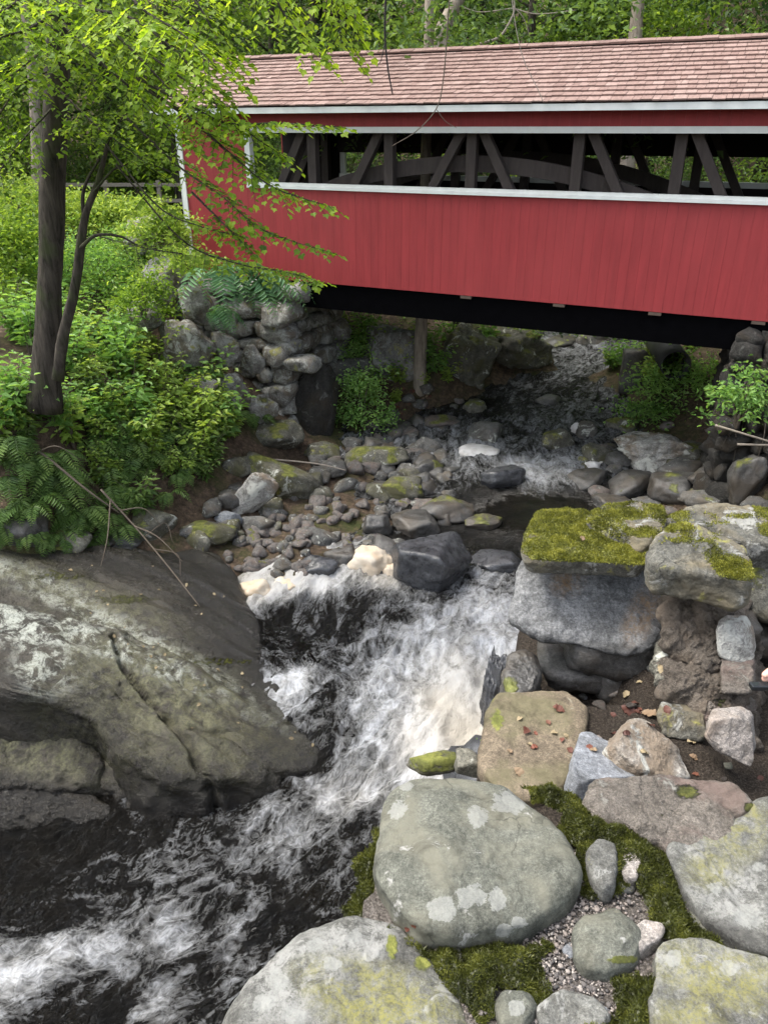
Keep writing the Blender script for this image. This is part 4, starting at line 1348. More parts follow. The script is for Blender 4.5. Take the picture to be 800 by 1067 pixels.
stone('pale_stone', [(748, 656), (756, 650), (776, 650), (783, 662), (786, 684), (778, 692), (764, 690), (750, 684)], plane3([(750, 655, 1.83), (780, 652, 1.83), (766, 690, 1.96)]), .09, M_PALE,
      'white square stone set in the rubble corner near the hand', er=.008, ne=16, nth=140, nr=70, amp=.004, nsc=9, chips=2, seed=44, ext='n', extv='away')
for i, (ol, lb, mt) in enumerate([
    ([(690, 700), (705, 686), (735, 700), (760, 700), (778, 706), (780, 730), (760, 742), (725, 738), (700, 722)], 'dark crumbly rubble under the tan earth mass', M_RUBBLE),
    ([(700, 735), (725, 728), (760, 735), (778, 738), (778, 752), (745, 758), (715, 760), (700, 750)], 'mossy rubble just above the whitish foot stone', M_MORTAR),
    ([(688, 680), (700, 678), (715, 698), (712, 715), (695, 712), (686, 696)], 'olive stone wedged in the rubble right of the split block', M_MOSSY)]):
    stone('rubble_stone', ol, plane3([(ol[0][0], 690, 1.98 + .02 * i), (770, 690, 1.98 + .02 * i), (735, 755, 2.13 + .015 * i)]), .28, mt, lb, 'rubble', er=.05, ne=4, nth=150, nr=80, amp=.026, nsc=12, amp2=.03, seed=50 + i, ext='n', extv='away', moss_px=[(752, 730, 16, 12, .6)])
for i, (ol, h0, h1, lb, mt) in enumerate([
    ([(688, 604), (722, 602), (724, 630), (690, 634)], 1.86, 1.93, 'small squared stone under the left end of the thick cap stone', M_CAP),
    ([(724, 604), (782, 606), (783, 632), (726, 632)], 1.85, 1.92, 'squared olive stone directly under the thick cap stone', M_CAP),
    ([(688, 742), (732, 744), (734, 770), (692, 768)], 2.10, 2.16, 'flat grey stone low in the rubble corner beside the foot stone', M_CAP),
    ([(752, 694), (782, 696), (782, 722), (754, 720)], 1.95, 2.01, 'squared stone between the white stone and the mossy rubble', M_MORTAR)]):
    xs_ = [p_[0] for p_ in ol]
    stone('wall_stone', ol, plane3([(min(xs_), ol[0][1], h0), (max(xs_), ol[1][1], h0), (sum(xs_) / 4, ol[2][1], h1)]), .18, mt, lb, 'stone', er=.008, ne=14, nth=140, nr=70, amp=.009, nsc=9, amp2=.012, chips=3, seed=60 + i, ext='n', extv='away')
# dark backing of the wall: coursed stones inside the wall
wallm = MB()
for i in range(46):
    x = rng.uniform(.85, 3.4)
    y = 2.92 + .3 * rng.random() + max(0, x - 1.6) * .28
    z = rng.uniform(7.55, 8.02)
    V, F = block_shape(700 + i, (rng.uniform(.22, .42), .35, rng.uniform(.14, .22)), 3, .06)
    wallm.add(V + (x, y, z), F)
Vw = np.concatenate(wallm.V)
ow = mesh_obj('stone_wall', Vw - (1.6, 3.1, 7.6), wallm.F, M_DARK, attrs={'moss': np.zeros(len(Vw))})
ow.location = (1.6, 3.1, 7.6)
tag(ow, 'dark broken stone wall core behind the split block and rubble corner', 'wall')
# outer (stream-side) face of the wall the photographer stands on
wallm = MB()
yy = -1.0
i = 0
while yy < 3.6:
    zz = 1.3
    while zz < 7.9:
        hh_ = rng.uniform(.3, .55)
        V, F = block_shape(900 + i, (.5, rng.uniform(.6, .8), hh_ * 1.0), 3, .06)
        sl = (8.0 - zz) / 7.0
        wallm.add(V + (float(edge_x(yy)) + .02 - .10 * sl + rng.uniform(-.06, .06), yy + rng.uniform(-.1, .1), min(zz + hh_ / 2, 7.60 if yy < 1.3 else 6.3)), F)
        zz += hh_
        i += 1
    yy += .62
Vw = np.concatenate(wallm.V)
ow = mesh_obj('retaining_wall', Vw - (.3, 1.4, 1.3), wallm.F, M_SLATE, attrs={'moss': np.zeros(len(Vw))})
ow.location = (.3, 1.4, 1.3)
tag(ow, 'stacked stone face dropping from the foreground boulders to the stream', 'wall')

# moss shoots on caps (parts of the cap stones)
for cp, n_ in ((cap1, 26000), (cap2, 9000), (cap3, 6000), (cap4, 5000)):
    V, tri, N, M = STONE_DATA[cp.name]
    fuzz(n_, V, tri, N, M, .009, M_MOSS, 'moss', 3, cp, width=.0022)

# moss carpets and gravel between the foreground stones
def carpet(polys, n, name, label, seed):
    Vs, Fs, Ns, Ms, base = [], [], [], [], 0
    for poly, h in polys:
        P = np.array([at_h(x, y, h) for x, y in poly])
        lo, hi = P[:, :2].min(0) - .01, P[:, :2].max(0) + .01
        st = .006
        xs, ys = np.arange(lo[0], hi[0], st), np.arange(lo[1], hi[1], st)
        XX, YY = np.meshgrid(xs, ys, indexing='ij')
        q = np.stack([XX.ravel(), YY.ravel()], 1)
        # signed distance-ish to polygon edges
        inside = np.zeros(len(q), bool)
        dist = np.full(len(q), 9.0)
        for i in range(len(P)):
            a, b = P[i, :2], P[(i + 1) % len(P), :2]
            cond = ((a[1] > q[:, 1]) != (b[1] > q[:, 1])) & (q[:, 0] < (b[0] - a[0]) * (q[:, 1] - a[1]) / (b[1] - a[1] + 1e-12) + a[0])
            inside ^= cond
            t = np.clip(((q - a) @ (b - a)) / ((b - a) @ (b - a)), 0, 1)
            dist = np.minimum(dist, np.linalg.norm(q - a - t[:, None] * (b - a), axis=1))
        sd = np.where(inside, dist, -dist)
        P3 = np.c_[q, np.zeros(len(q))]
        z = P[0, 2] + .030 * sstep(-.01, .06, sd + .03 * fbm(P3 * 14 + seed, 3)) - .02 + .014 * fbm(P3 * 26 + seed, 4) + .01 * np.abs(fbm(P3 * 70, 2))
        M = sstep(-.012, .02, sd + .03 * fbm(P3 * 16 + seed, 4))
        F = grid_faces(len(xs), len(ys))
        F = F[(M[F] > .2).all(1)]
        Vs.append(np.c_[q, z])
        Fs.append(F + base)
        Ms.append(M)
        base += len(q)
    V = np.concatenate(Vs)
    F = np.concatenate(Fs)
    M = np.concatenate(Ms)
    used_ = np.unique(F)
    rm = -np.ones(len(V), int)
    rm[used_] = np.arange(len(used_))
    V, M, F = V[used_], M[used_], rm[F]
    tri = np.vstack([F[:, [0, 1, 2]], F[:, [0, 2, 3]]])
    N = vert_normals(V, tri)
    rn = np.clip(.35 + .5 * fbm(V[F[:, 0]] * 20, 3), 0, 1)
    c = V.mean(0)
    r_ = np.random.default_rng(seed)
    # one object: cushions plus shoots
    nn = n
    f = r_.integers(0, len(tri), nn)
    P = V[tri[f]].mean(1) + r_.normal(size=(nn, 3)) * .0025 * np.array([1, 1, 0])
    d = unit(N[tri[f, 0]] + r_.normal(size=(nn, 3)) * .6)
    L = .0085 * r_.uniform(.5, 1.4, nn)
    s = unit(np.cross(d, r_.normal(size=(nn, 3)))) * .0012
    VV = np.stack([P - s, P + s, P + d * L[:, None] * .6 + s * .8, P + d * L[:, None]], 1).reshape(-1, 3)
    FF = np.arange(4 * nn).reshape(nn, 4) + len(V)
    rn2 = np.clip(.45 + .5 * fbm(P * 18, 3) + r_.normal(size=nn) * .15, 0, 1)
    o = mesh_obj(name, np.vstack([V, VV]) - c, np.vstack([F, FF]), M_MOSSD, None, True, fattrs={'rnd': np.r_[rn * .6, rn2]})
    o.location = c
    tag(o, label, 'moss', kind='stuff')
    return o


carpet([([(543, 818), (570, 814), (600, 826), (618, 846), (645, 856), (680, 874), (704, 900), (712, 940), (728, 975), (720, 992), (695, 985), (680, 960), (668, 930), (655, 915), (640, 925), (618, 935), (606, 915), (600, 890), (580, 850), (560, 830)], 1.66)], 26000, 'moss', 'dark green moss filling the gaps right of the spotted boulder', 3)
carpet([([(398, 855), (404, 872), (396, 900), (400, 930), (425, 960), (400, 975), (372, 968), (352, 958), (372, 930), (372, 895)], 1.74), ([(402, 965), (425, 975), (470, 985), (505, 982), (545, 980), (560, 975), (572, 985), (560, 1000), (565, 1020), (595, 1035), (560, 1050), (520, 1030), (500, 1060), (480, 1040), (450, 1010), (430, 995)], 1.665), ([(640, 1020), (665, 1010), (688, 1020), (690, 1075), (655, 1080), (640, 1050)], 1.662), ([(590, 1060), (640, 1050), (650, 1090), (590, 1090)], 1.67), ([(722, 955), (745, 968), (780, 985), (805, 990), (805, 1008), (760, 994), (720, 985)], 1.662)], 26000, 'moss', 'moss around the foot of the spotted boulder and lichen boulder', 5)

small_src = []
for i in range(5):
    V, F = block_shape(1600 + i, (1, rng.uniform(.6, .9), rng.uniform(.4, .6)), 3, .05, jit=.3)
    small_src.append(mesh_obj('small_stone', V, F, [M_FORE2, M_MORTAR, M_PINK, M_BLUE, M_FORE][i], attrs={'moss': np.zeros(len(V)), 'spot': np.zeros(len(V))}))
su = set()
for q in range(46):
    x0, y0, x1, y1 = [(560, 930, 690, 1060), (610, 850, 700, 940), (430, 985, 560, 1060), (690, 960, 740, 985), (590, 815, 650, 880), (600, 700, 700, 790), (680, 770, 790, 815)][int(rng.choice(7, p=[.3, .14, .14, .05, .07, .18, .12]))]
    px, py = rng.uniform(x0, x1), rng.uniform(y0, y1)
    b_ = hit(px, py)
    i = int(rng.integers(5))
    o = small_src[i].copy() if i in su else small_src[i]
    if i in su:
        COL.objects.link(o)
    su.add(i)
    W_ = rng.uniform(.018, .055)
    o.scale = (W_, W_, W_ * rng.uniform(.7, 1.2))
    o.rotation_euler = (rng.uniform(-.4, .4), rng.uniform(-.4, .4), rng.uniform(0, 6.28))
    o.location = b_ + np.array([0, 0, .012])
    tag(o, 'small loose stone chip in the gaps between the foreground stones', 'stone', 'loose chips between the foreground stones')

# gravel: small chips between the stones
gm = MB()
gshape = [rock_shape(1200 + i, (1, .8, .6), planes=7, k=10, sub=2, rough=.05) for i in range(5)]
for i in range(4200):
    if i < 3600:
        px, py = rng.choice([rng.uniform(545, 700), rng.uniform(555, 630)]), rng.uniform(890, 1067)
        h = 1.685
    else:
        px, py = rng.uniform(430, 520), rng.uniform(985, 1060)
        h = 1.685
    p = at_h(px, py, h)
    s = rng.choice([.0035, .006, .009, .015], p=[.45, .35, .15, .05])
    V, F = gshape[i % 5]
    a = rng.uniform(0, 6.28)
    Rm = np.array([[math.cos(a), -math.sin(a), 0], [math.sin(a), math.cos(a), 0], [0, 0, 1]])
    gm.add(V @ Rm.T * s + p, F, rng.random())
m_grav, nt = new_mat('gravel_chips')
T = NT(nt)
T.principled(T.ramp(T.attr('rnd'), [(0, (.035, .034, .034)), (.4, (.10, .09, .084)), (.75, (.20, .17, .15)), (1, (.34, .31, .28))]), .85, T.bump(T.noise(T.objcoord(), 90), .4, .003))
go = gm.build('gravel', m_grav, None, True)
tag(go, 'pinkish white gravel chips between the foreground stones', 'gravel', kind='stuff')

# ------------------------------------------------------------------ foam heaps
m_foam, nt = new_mat('foam_heap')
T = NT(nt)
v = T.objcoord()
nf = T.noise(v, 22, 6, .7)
T.principled(T.mix(T.ramp(T.noise(v, 3, 4), [(.35, 0.0), (.65, 1.0)]), (.62, .55, .45), (.52, .40, .27)), .8, T.bump(nf, .5, .02), .2)
m_foamw, nt = new_mat('white_foam')
T = NT(nt)
T.principled(T.ramp(T.noise(T.objcoord(), 6, 6), [(.35, (.45, .43, .40)), (.6, (.60, .59, .57))]), .8, T.bump(T.noise(T.objcoord(), 20, 6, .7), .5, .02), .2)
for px, py, w, h, mt, lb in [(386, 606, 54, 46, m_foam, 'tall tan foam clump wedged left of the slate boulder'),
                             (266, 630, 40, 32, m_foam, 'cream foam heap at the far left corner of the pool'), (296, 622, 44, 22, m_foam, 'low cream foam heap beside the cobble edge'),
                             (408, 606, 20, 22, m_foam, 'small tan foam lump touching the slate boulder'),
                             (498, 482, 50, 18, m_foamw, 'white foam raft on the upstream riffle'), (619, 492, 24, 16, m_foamw, 'small white foam patch at the right of the riffle'), (602, 456, 16, 20, m_foamw, 'white foam spill between mossy boulders upstream')]:
    rock(px, py, w, h, mt, lb, 'foam', name='foam_clump', planes=14, k=4, rough=.10, seed=int(px), sink=.25, deep=.8)

# ------------------------------------------------------------------ covered bridge
BO = np.array([-4.03, 16.7])
BZ = .23
BU = unit(np.array([9.99, -4.7]))
BN = np.array([-BU[1], BU[0]])
BL, BW = 15.2, 3.8
bridge = empty('covered_bridge', (BO[0], BO[1], 10.0 + BZ), math.atan2(BU[1], BU[0]))
tag(bridge, 'red covered footbridge with shingled roof and open truss windows spanning the stream', 'bridge')


def a_at(px, c, b):
    """distance along the bridge at which picture column px meets height c, offset b"""
    k = (px - CX) / FPX
    c = c + BZ
    # X = k*zc ; zc = D cos p - c sin p
    x0, y0 = BO + BN * b
    cp, sp = math.cos(PITCH), math.sin(PITCH)
    return (k * (y0 * cp - c * sp) - x0) / (BU[0] - k * BU[1] * cp)


m_red, nt = new_mat('red_siding')
T = NT(nt)
v = T.objcoord((1, 1, .12))
n = T.noise(v, 9, 6, .7)
nb = T.noise(T.objcoord(rand=False), .55, 4, .6)
col = T.mix(1.0, (.265, .029, .032), T.ramp(n, [(.3, .84), (.7, 1.14)]), 'MULTIPLY')
col = T.mix(1.0, col, T.ramp(T.attr('rnd'), [(0, .965), (1, 1.035)]), 'MULTIPLY')
col = T.mix(T.ramp(nb, [(.45, 0.0), (.7, .35)]), col, (.28, .042, .043))
T.principled(col, .62, T.bump(n, .25, .004), .35)
m_white = plain_mat('white_trim', (.60, .62, .60), .6, .10, 5, .1)
m_truss = plain_mat('truss_timber', (.044, .036, .033), .85, .30, 14, .3, .25, (1, 1, .2), rnd=.15)
m_black = plain_mat('black_beam', (.002, .002, .0025), .9, .3, 6, .2, .02)
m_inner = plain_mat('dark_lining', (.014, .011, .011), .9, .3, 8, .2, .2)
m_plank = plain_mat('floor_planks', (.10, .085, .07), .9, .25, 10, .2, .2)

c_sill0, c_sill1, c_top0, c_top1, c_eave = -1.22, -1.12, -.276, -.182, .045
a_open = a_at(258, -.7, 0.0)
a_end = BL - 1.2


def boards(a0, a1, c0, c1, b0, b1, name, mat, parent, wid=.155, seed=0):
    r = np.random.default_rng(seed)
    mb = MB()
    a = a0
    while a < a1 - .01:
        e = min(a + wid, a1)
        j = r.uniform(-.0022, .0022)
        mb.box((a + .0008, b0 + j * .7, c0), (e - .0008, b1, c1), r.random())
        a = e
    mb.box((a0 + .01, b1 + .0005, c0 + .004), (a1 - .01, b1 + .02, c1 - .004))
    return mb.build(name, mat, parent)


boards(0.0, BL, -2.9, c_sill0, 0, .022, 'siding', m_red, bridge, seed=1)
boards(0.0, a_open, c_sill0 + .002, c_eave + .06, 0, .022, 'end_siding', m_red, bridge, seed=2)
boards(a_end + .14, BL, c_sill0 + .002, c_eave + .06, 0, .022, 'end_siding', m_red, bridge, seed=5)
boards(a_open + .002, a_end + .138, c_top1 - .02, c_eave + .06, 0, .022, 'frieze', m_red, bridge, seed=3)
boards(0.0, BL, -2.9, c_sill0, BW - .022, BW, 'far_siding', m_red, bridge, seed=4)
boards(0.0, a_open, c_sill0 + .002, c_eave + .06, BW - .022, BW, 'far_end_siding', m_red, bridge, seed=6)
boards(a_open + .002, a_end, c_top1 - .02, c_eave + .06, BW - .022, BW, 'far_frieze', m_red, bridge, seed=8)
boards(a_end, BL, c_sill0 + .002, c_eave + .06, BW - .022, BW, 'far_end_siding', m_red, bridge, seed=9)
t = MB()
t.box((a_open - .03, -.045, c_top0), (a_end + .2, -.002, c_top1))
t.build('window_header', m_white, bridge)
t = MB()
t.box((a_open - .03, -.06, c_sill0), (a_end + .2, .10, c_sill0 + .045))
t.box((a_open - .03, -.035, c_sill0 + .047), (a_end + .2, .10, c_sill1 + .0))
t.build('window_sill', m_white, bridge)
t = MB()
t.box((a_open - .03, -.043, c_sill1 + .002), (a_open + .085, .09, c_top0 - .002))
t.build('window_jamb', m_white, bridge)
t = MB()
t.box((-.025, -.03, -2.9), (.10, -.002, c_eave + .02))
t.box((-.027, -.03, -2.9), (-.004, .12, c_eave + .02))
t.build('corner_board', m_white, bridge)
t = MB()
t.box((a_open - .03, BW - .10, c_sill0), (a_end, BW + .05, c_sill1))
t.box((a_open - .03, BW - .05, c_sill1 + .002), (a_open + .09, BW + .04, c_top0 - .002))
t.build('far_window_frame', m_white, bridge)
# eaves: fascia and soffit
RIDGE_C, EAVE_C, OH = 1.04, .135, .34
for s_, nm in ((-1, 'fascia'), (1, 'far_fascia')):
    t = MB()
    b_ = -OH if s_ < 0 else BW + OH
    t.box((-.32, min(b_, b_ + .025 * -s_), .032), (BL + .3, max(b_, b_ + .025 * -s_), .127))
    t.build(nm, m_white, bridge)
t = MB()
t.box((-.3, -OH + .027, .045), (BL + .28, -.004, .06))
t.box((-.3, BW + .004, .045), (BL + .28, BW + OH - .027, .06))
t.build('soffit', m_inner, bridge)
# roof: shingle courses on two slopes
m_sh, nt = new_mat('cedar_shingles')
T = NT(nt)
v = T.objcoord((1, .25, .25))
n = T.noise(v, 26, 5, .7)
nb = T.noise(T.objcoord(rand=False), .8, 6, .65)
col = T.ramp(T.attr('rnd'), [(0, (.19, .122, .105)), (.35, (.225, .150, .129)), (.7, (.252, .172, .149)), (1, (.288, .205, .180))])
col = T.mix(.8, col, T.ramp(n, [(.3, .72), (.7, 1.22)]), 'MULTIPLY')
col = T.mix(T.ramp(nb, [(.5, 0.0), (.7, .35)]), col, (.17, .13, .11))
T.principled(col, .85, T.bump(n, .5, .006), .25)
half = BW / 2 + OH
rise = RIDGE_C - EAVE_C
sl = math.hypot(half, rise)
ncr = 13
rf = MB()
r = np.random.default_rng(21)
for side in (0, 1):
    for i in range(ncr):
        d0 = sl * i / ncr - (.02 if i == 0 else 0)
        d1 = sl * (i + 1) / ncr + .06
        a = -.34 + r.uniform(-.1, 0)
        while a < BL + .34:
            w = r.uniform(.08, .19)
            j = r.uniform(-.012, .012)
            th = .020 + r.uniform(-.003, .005)
            z0 = .055
            e = min(a + w, BL + .34)
            a_ = max(a, -.34)
            if e - a_ > .02:
                V = []
                for aa in (a_ + .003, e - .003):
                    for (d, off0) in ((d0 + j, 0.012 + th), (d0 + j, .012), (d1, -.004), (d1, -.004 + th * .3)):
                        bb = -OH + d / sl * half
                        cc = EAVE_C + d / sl * rise
                        # off along roof normal
                        nb_, nc_ = -rise / sl, half / sl
                        bb += nb_ * off0
                        cc += nc_ * off0 + .012
                        if side:
                            bb = BW - bb
                        V.append((aa, bb, cc))
                F = [(0, 1, 2, 3), (7, 6, 5, 4), (0, 4, 5, 1), (1, 5, 6, 2), (2, 6, 7, 3), (3, 7, 4, 0)]
                if side:
                    F = [f[::-1] for f in F]
                rf.add(V, F, float(np.clip(r.normal(.5, .24), 0, 1)))
            a += w
a = -.36
while a < BL + .34:      # ridge caps
    for side in (-1, 1):
        M4 = np.eye(4)
        an = math.atan2(rise, half) * -side
        M4[:3, :3] = np.array([[1, 0, 0], [0, math.cos(an), -math.sin(an)], [0, math.sin(an), math.cos(an)]])
        M4[:3, 3] = (0, BW / 2, RIDGE_C + .062 + (.003 if side > 0 else 0))
        rf.box((a, 0 if side > 0 else -.12, 0), (a + .235, .12 if side > 0 else 0, .022 + r.uniform(0, .012)), float(np.clip(r.normal(.3, .2), 0, 1)), M4)
    a += .24
roof = rf.build('roof', m_sh, bridge)
rd = MB()
rd.beam((-.3, BW / 2 - half + .03, EAVE_C - .005), (BL + .3, BW / 2 - half + .03, EAVE_C - .005), .02, .02)
for side in (0, 1):      # roof deck under the shingles
    V = []
    for aa in (-.32, BL + .32):
        for (f, o_) in ((0.01, -.008), (1.0, -.008), (1.0, -.035), (0.01, -.035)):
            bb = -OH + f * half
            if side:
                bb = BW - bb
            V.append((aa, bb, EAVE_C + f * rise + o_ + .006))
    rd.add(V, [(0, 1, 2, 3), (7, 6, 5, 4), (0, 4, 5, 1), (1, 5, 6, 2), (2, 6, 7, 3), (3, 7, 4, 0)])
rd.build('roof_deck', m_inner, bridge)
# gable ends
for aa, nm in ((.02, 'gable'), (BL - .04, 'gable')):
    t = MB()
    V = [(aa, -.0, c_eave), (aa, BW, c_eave), (aa, BW / 2, RIDGE_C - .06), (aa + .02, 0, c_eave), (aa + .02, BW, c_eave), (aa + .02, BW / 2, RIDGE_C - .06)]
    t.add(V, [(0, 1, 2), (5, 4, 3), (0, 3, 4, 1), (1, 4, 5, 2), (2, 5, 3, 0)])
    t.build(nm, m_red, bridge)
# ties and ceiling under the roof
t = MB()
a = .6
while a < BL:
    t.box((a, .05, -.16), (a + .14, BW - .05, .02))
    a += 1.05
t.build('tie_beam', m_inner, bridge)
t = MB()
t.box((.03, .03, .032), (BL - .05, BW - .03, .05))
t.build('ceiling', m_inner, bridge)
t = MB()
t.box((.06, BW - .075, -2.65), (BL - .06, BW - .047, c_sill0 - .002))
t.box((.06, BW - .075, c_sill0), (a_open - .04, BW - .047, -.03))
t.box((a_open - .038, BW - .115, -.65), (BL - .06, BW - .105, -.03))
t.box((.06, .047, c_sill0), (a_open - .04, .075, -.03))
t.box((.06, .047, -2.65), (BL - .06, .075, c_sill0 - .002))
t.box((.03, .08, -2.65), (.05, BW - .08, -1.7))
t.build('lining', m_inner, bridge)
t = MB()
t.box((a_open - .03, BW - .09, -.685), (a_end, BW + .05, -.63))
t.box((a_open - .03, BW - .02, -.63), (a_end, BW + .02, c_top0))
t.build('far_valance', m_inner, bridge)
t = MB()
t.box((0.05, .16, -2.72), (BL - .05, BW - .16, -2.66))
t.build('deck', m_plank, bridge)
# stringers
for b_ in (.05, BW / 2 - .1, BW - .25):
    t = MB()
    t.box((.1, b_, -3.40), (BL - .1, b_ + .2, -2.905))
    t.build('stringer', m_black, bridge)
t = MB()
for px in (485, 582, 682, 790):
    a = a_at(px, -2.92, .0)
    t.box((a - .10, .0, -2.955), (a + .10, .12, -2.907))
for a in np.arange(.8, BL, 1.2):
    t.box((a, .27, -2.9), (a + .12, BW - .27, -2.73))
t.build('floor_joist', plain_mat('joist_wood', (.09, .065, .05), .9), bridge)
# trusses (near and far): posts, braces, arch, chords
post_px = [325, 405, 490.5, 601, 706]
posts = [a_at(p, -.7, .16) for p in post_px]
sp = (posts[-1] - posts[0]) / 4
posts = [posts[0] - sp] + posts + [posts[-1] + sp * k for k in (1, 2)]
mid = posts[3]
for b_, nm in ((.14, ''), (BW - .30, 'far_')):
    for i, a in enumerate(posts):
        t = MB()
        t.box((a - .085, b_, -2.655), (a + .085, b_ + .16, -.02))
        t.build(nm + 'post', m_truss, bridge)
        for sgn in (-1, 1):
            if (a > mid + .1 and sgn < 0) or (a < mid - .1 and sgn > 0):
                continue
            t = MB()
            t.beam((a + sgn * .10, b_ + .08, -.10), (a + sgn * (sp - .12), b_ + .08, -2.5), .15, .155, (0, 1, 0))
            t.build(nm + 'brace', m_truss, bridge)
    t = MB()
    bb = b_ + (.235 if b_ < 1 else -.07)
    a0, a1 = posts[0] - 1.2, mid + (mid - posts[0]) + 1.2
    prof = []
    for i in range(41):
        f = i / 40
        aa = a0 + (a1 - a0) * f
        cc = -2.6 + (1.98) * (1 - (2 * f - 1) ** 2)
        prof.append((aa, cc))
    for i in range(40):
        p, q = prof[i], prof[i + 1]
        V = [(x, y, z) for (x, c_) in (p, q) for (y, z) in ((bb - .06, c_ - .26), (bb + .06, c_ - .26), (bb + .06, c_), (bb - .06, c_))]
        t.add(V, [(0, 1, 2, 3), (7, 6, 5, 4), (0, 4, 5, 1), (1, 5, 6, 2), (2, 6, 7, 3), (3, 7, 4, 0)])
    t.build(nm + 'arch', m_truss, bridge)
    t = MB()
    t.box((.05, b_ - .0, -.205), (BL - .05, b_ + .16, -.022 - .0))
    t.build(nm + 'top_chord', m_inner, bridge)

# abutments
def drystone(name, faces, core, mat, label, origin, seed, sub=3, wild=1.0):
    r = np.random.default_rng(seed)
    mb = MB()
    for (p0, eu, ev, nrm, lu, lv, cell) in faces:
        p0, eu, ev, nrm = [np.asarray(q, float) for q in (p0, eu, ev, nrm)]
        v_ = 0
        while v_ < lv:
            hh = cell * r.uniform(.45, .95)
            u = -r.uniform(0, .2)
            while u < lu:
                w = cell * r.uniform(.55, 1.5)
                V, F = block_shape(int(r.integers(1e6)), (w * .97, cell * .9, hh * .95), sub, .045, jit=.16) if wild < 1.5 else rock_shape(int(r.integers(1e6)), (w * 1.25, cell * 1.2, hh * 1.3), planes=3, k=20, sub=sub, rough=.07)
                A = np.stack([eu, nrm, ev], 1)
                a_ = r.uniform(-.12, .12) * wild
                Rm = np.array([[math.cos(a_), 0, -math.sin(a_)], [0, 1, 0], [math.sin(a_), 0, math.cos(a_)]])
                mb.add((V @ Rm.T) @ A.T + p0 + eu * (u + w / 2) + ev * (v_ + hh / 2) + nrm * r.uniform(-.13, .13) * cell * wild, F)
                u += w
            v_ += hh * .97
    if core is not None:
        lo, hi, Mx = core
        mb.box(lo, hi, M=Mx)
    V = np.concatenate(mb.V)
    F = mb.F
    a_ = np.zeros(len(V))
    a_ = np.clip(.2 * fbm(V * 1.2, 3) + .05, 0, 1)
    o = mesh_obj(name, V - origin, F, mat, attrs={'moss': a_})
    o.location = origin
    tag(o, label, 'abutment')
    return o


Mb = np.eye(4)
Mb[:2, 0] = BU
Mb[:2, 1] = BN
Mb[:3, 3] = (BO[0], BO[1], 10 + BZ)


def BW3(a, b, c):
    return np.array([BO[0] + BU[0] * a + BN[0] * b, BO[1] + BU[1] * a + BN[1] * b, 10 + BZ + c])


bu3, bn3 = np.array([*BU, 0]), np.array([*BN, 0])
AL = a_at(302, -4.5, -.1)
drystone('stone_abutment', [(BW3(-.6, -.1, -6.9), bu3, (0, 0, 1), bn3, AL + .55, 3.75, .62), (BW3(AL, -.3, -6.9), bn3, unit(np.array([*(-.10 * BU), 1])), -bu3, 2.4, 3.5, .62)],
         ((-.7, .1, -7.0), (AL - .4, 2.1, -3.05), Mb), M_ABUT, 'dry stone abutment carrying the left end of the red bridge', BW3(1.2, .5, -6.9), 77)
AR = a_at(748, -5.2, -.1)
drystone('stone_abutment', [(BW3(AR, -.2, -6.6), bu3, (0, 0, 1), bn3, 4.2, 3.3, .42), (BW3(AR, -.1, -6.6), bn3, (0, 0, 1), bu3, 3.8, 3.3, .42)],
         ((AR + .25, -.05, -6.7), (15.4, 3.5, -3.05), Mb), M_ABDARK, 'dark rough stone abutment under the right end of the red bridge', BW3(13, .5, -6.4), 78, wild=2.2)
# smooth leaning rock buttress at the stream corner of the left abutment
rock(328, 468, 60, 100, M_ABDARK, 'dark leaning buttress rock at the stream corner of the left abutment', 'buttress', D=16.2, planes=7, k=9, seed=91, tilt=.28, deep=.7, name='rock_buttress', sub=5)  # darkened rock colour carries the shade beside the abutment
# big individual boulders in the wing wall left of the bridge
for px, py, w, h, D, lb, s_, mt in [
        (190, 384, 66, 60, 14.6, 'large pale boulder in the middle of the broken wing wall', 201, M_ABUT), (170, 312, 52, 52, 15.6, 'flat topped pale boulder at the top of the wing wall', 202, M_ABUT),
        (205, 334, 44, 44, 15.3, 'grey boulder between the upper and middle wing wall boulders', 203, M_ABUT), (150, 262, 60, 40, 17.0, 'grey outcrop stone below the white corner board', 204, M_ABUT),
        (232, 380, 34, 40, 15.2, 'squared grey stone right of the large pale wing wall boulder', 205, M_ABUT), (205, 420, 48, 36, 14.2, 'mossy grey stone low in the wing wall', 206, M_ABUT), (240, 425, 40, 42, 15.0, 'narrow grey stone beside the shaded abutment', 207, M_ABUT),
        (262, 388, 30, 34, 15.6, 'small grey stone under the hanging ferns', 208, M_ABUT), (268, 440, 44, 34, 15.4, 'dull grey footing stone below the hanging ferns', 209, M_ABUT), (232, 345, 30, 30, 15.6, 'dark grey stone under the fern clump on the wing wall', 210, M_ABUT),
        (150, 345, 40, 36, 14.8, 'weathered stone at the left end of the wing wall', 211, M_ABUT)]:
    rock(px, py, w, h, mt, lb, 'boulder', D=D, planes=7, k=12, seed=s_, name='boulder', moss=.12, rough=.08)

# roots hanging over the right abutment
t = MB()
rr_ = np.random.default_rng(31)
r0_ = BW3(AR, -.25, -3.5)
for i in range(11):
    a_ = rr_.uniform(.1, 1.8)
    p_ = [BW3(AR + a_, -.28, rr_.uniform(-3.6, -3.4))]
    for q in range(4):
        p_.append(p_[-1] + bu3 * rr_.normal() * .07 + np.array([0, 0, -rr_.uniform(.25, .5)]) - bn3 * rr_.uniform(0, .06))
    t.tube(smooth_path([q_ - r0_ for q_ in p_], 14), np.linspace(rr_.uniform(.015, .035), .006, 14), 6)
ro = t.build('hanging_roots', bark_mat('root_bark', (.03, .026, .022), (.10, .088, .074)), None, True)
ro.location = r0_
tag(ro, 'tangle of grey roots hanging down the shaded right abutment', 'roots')

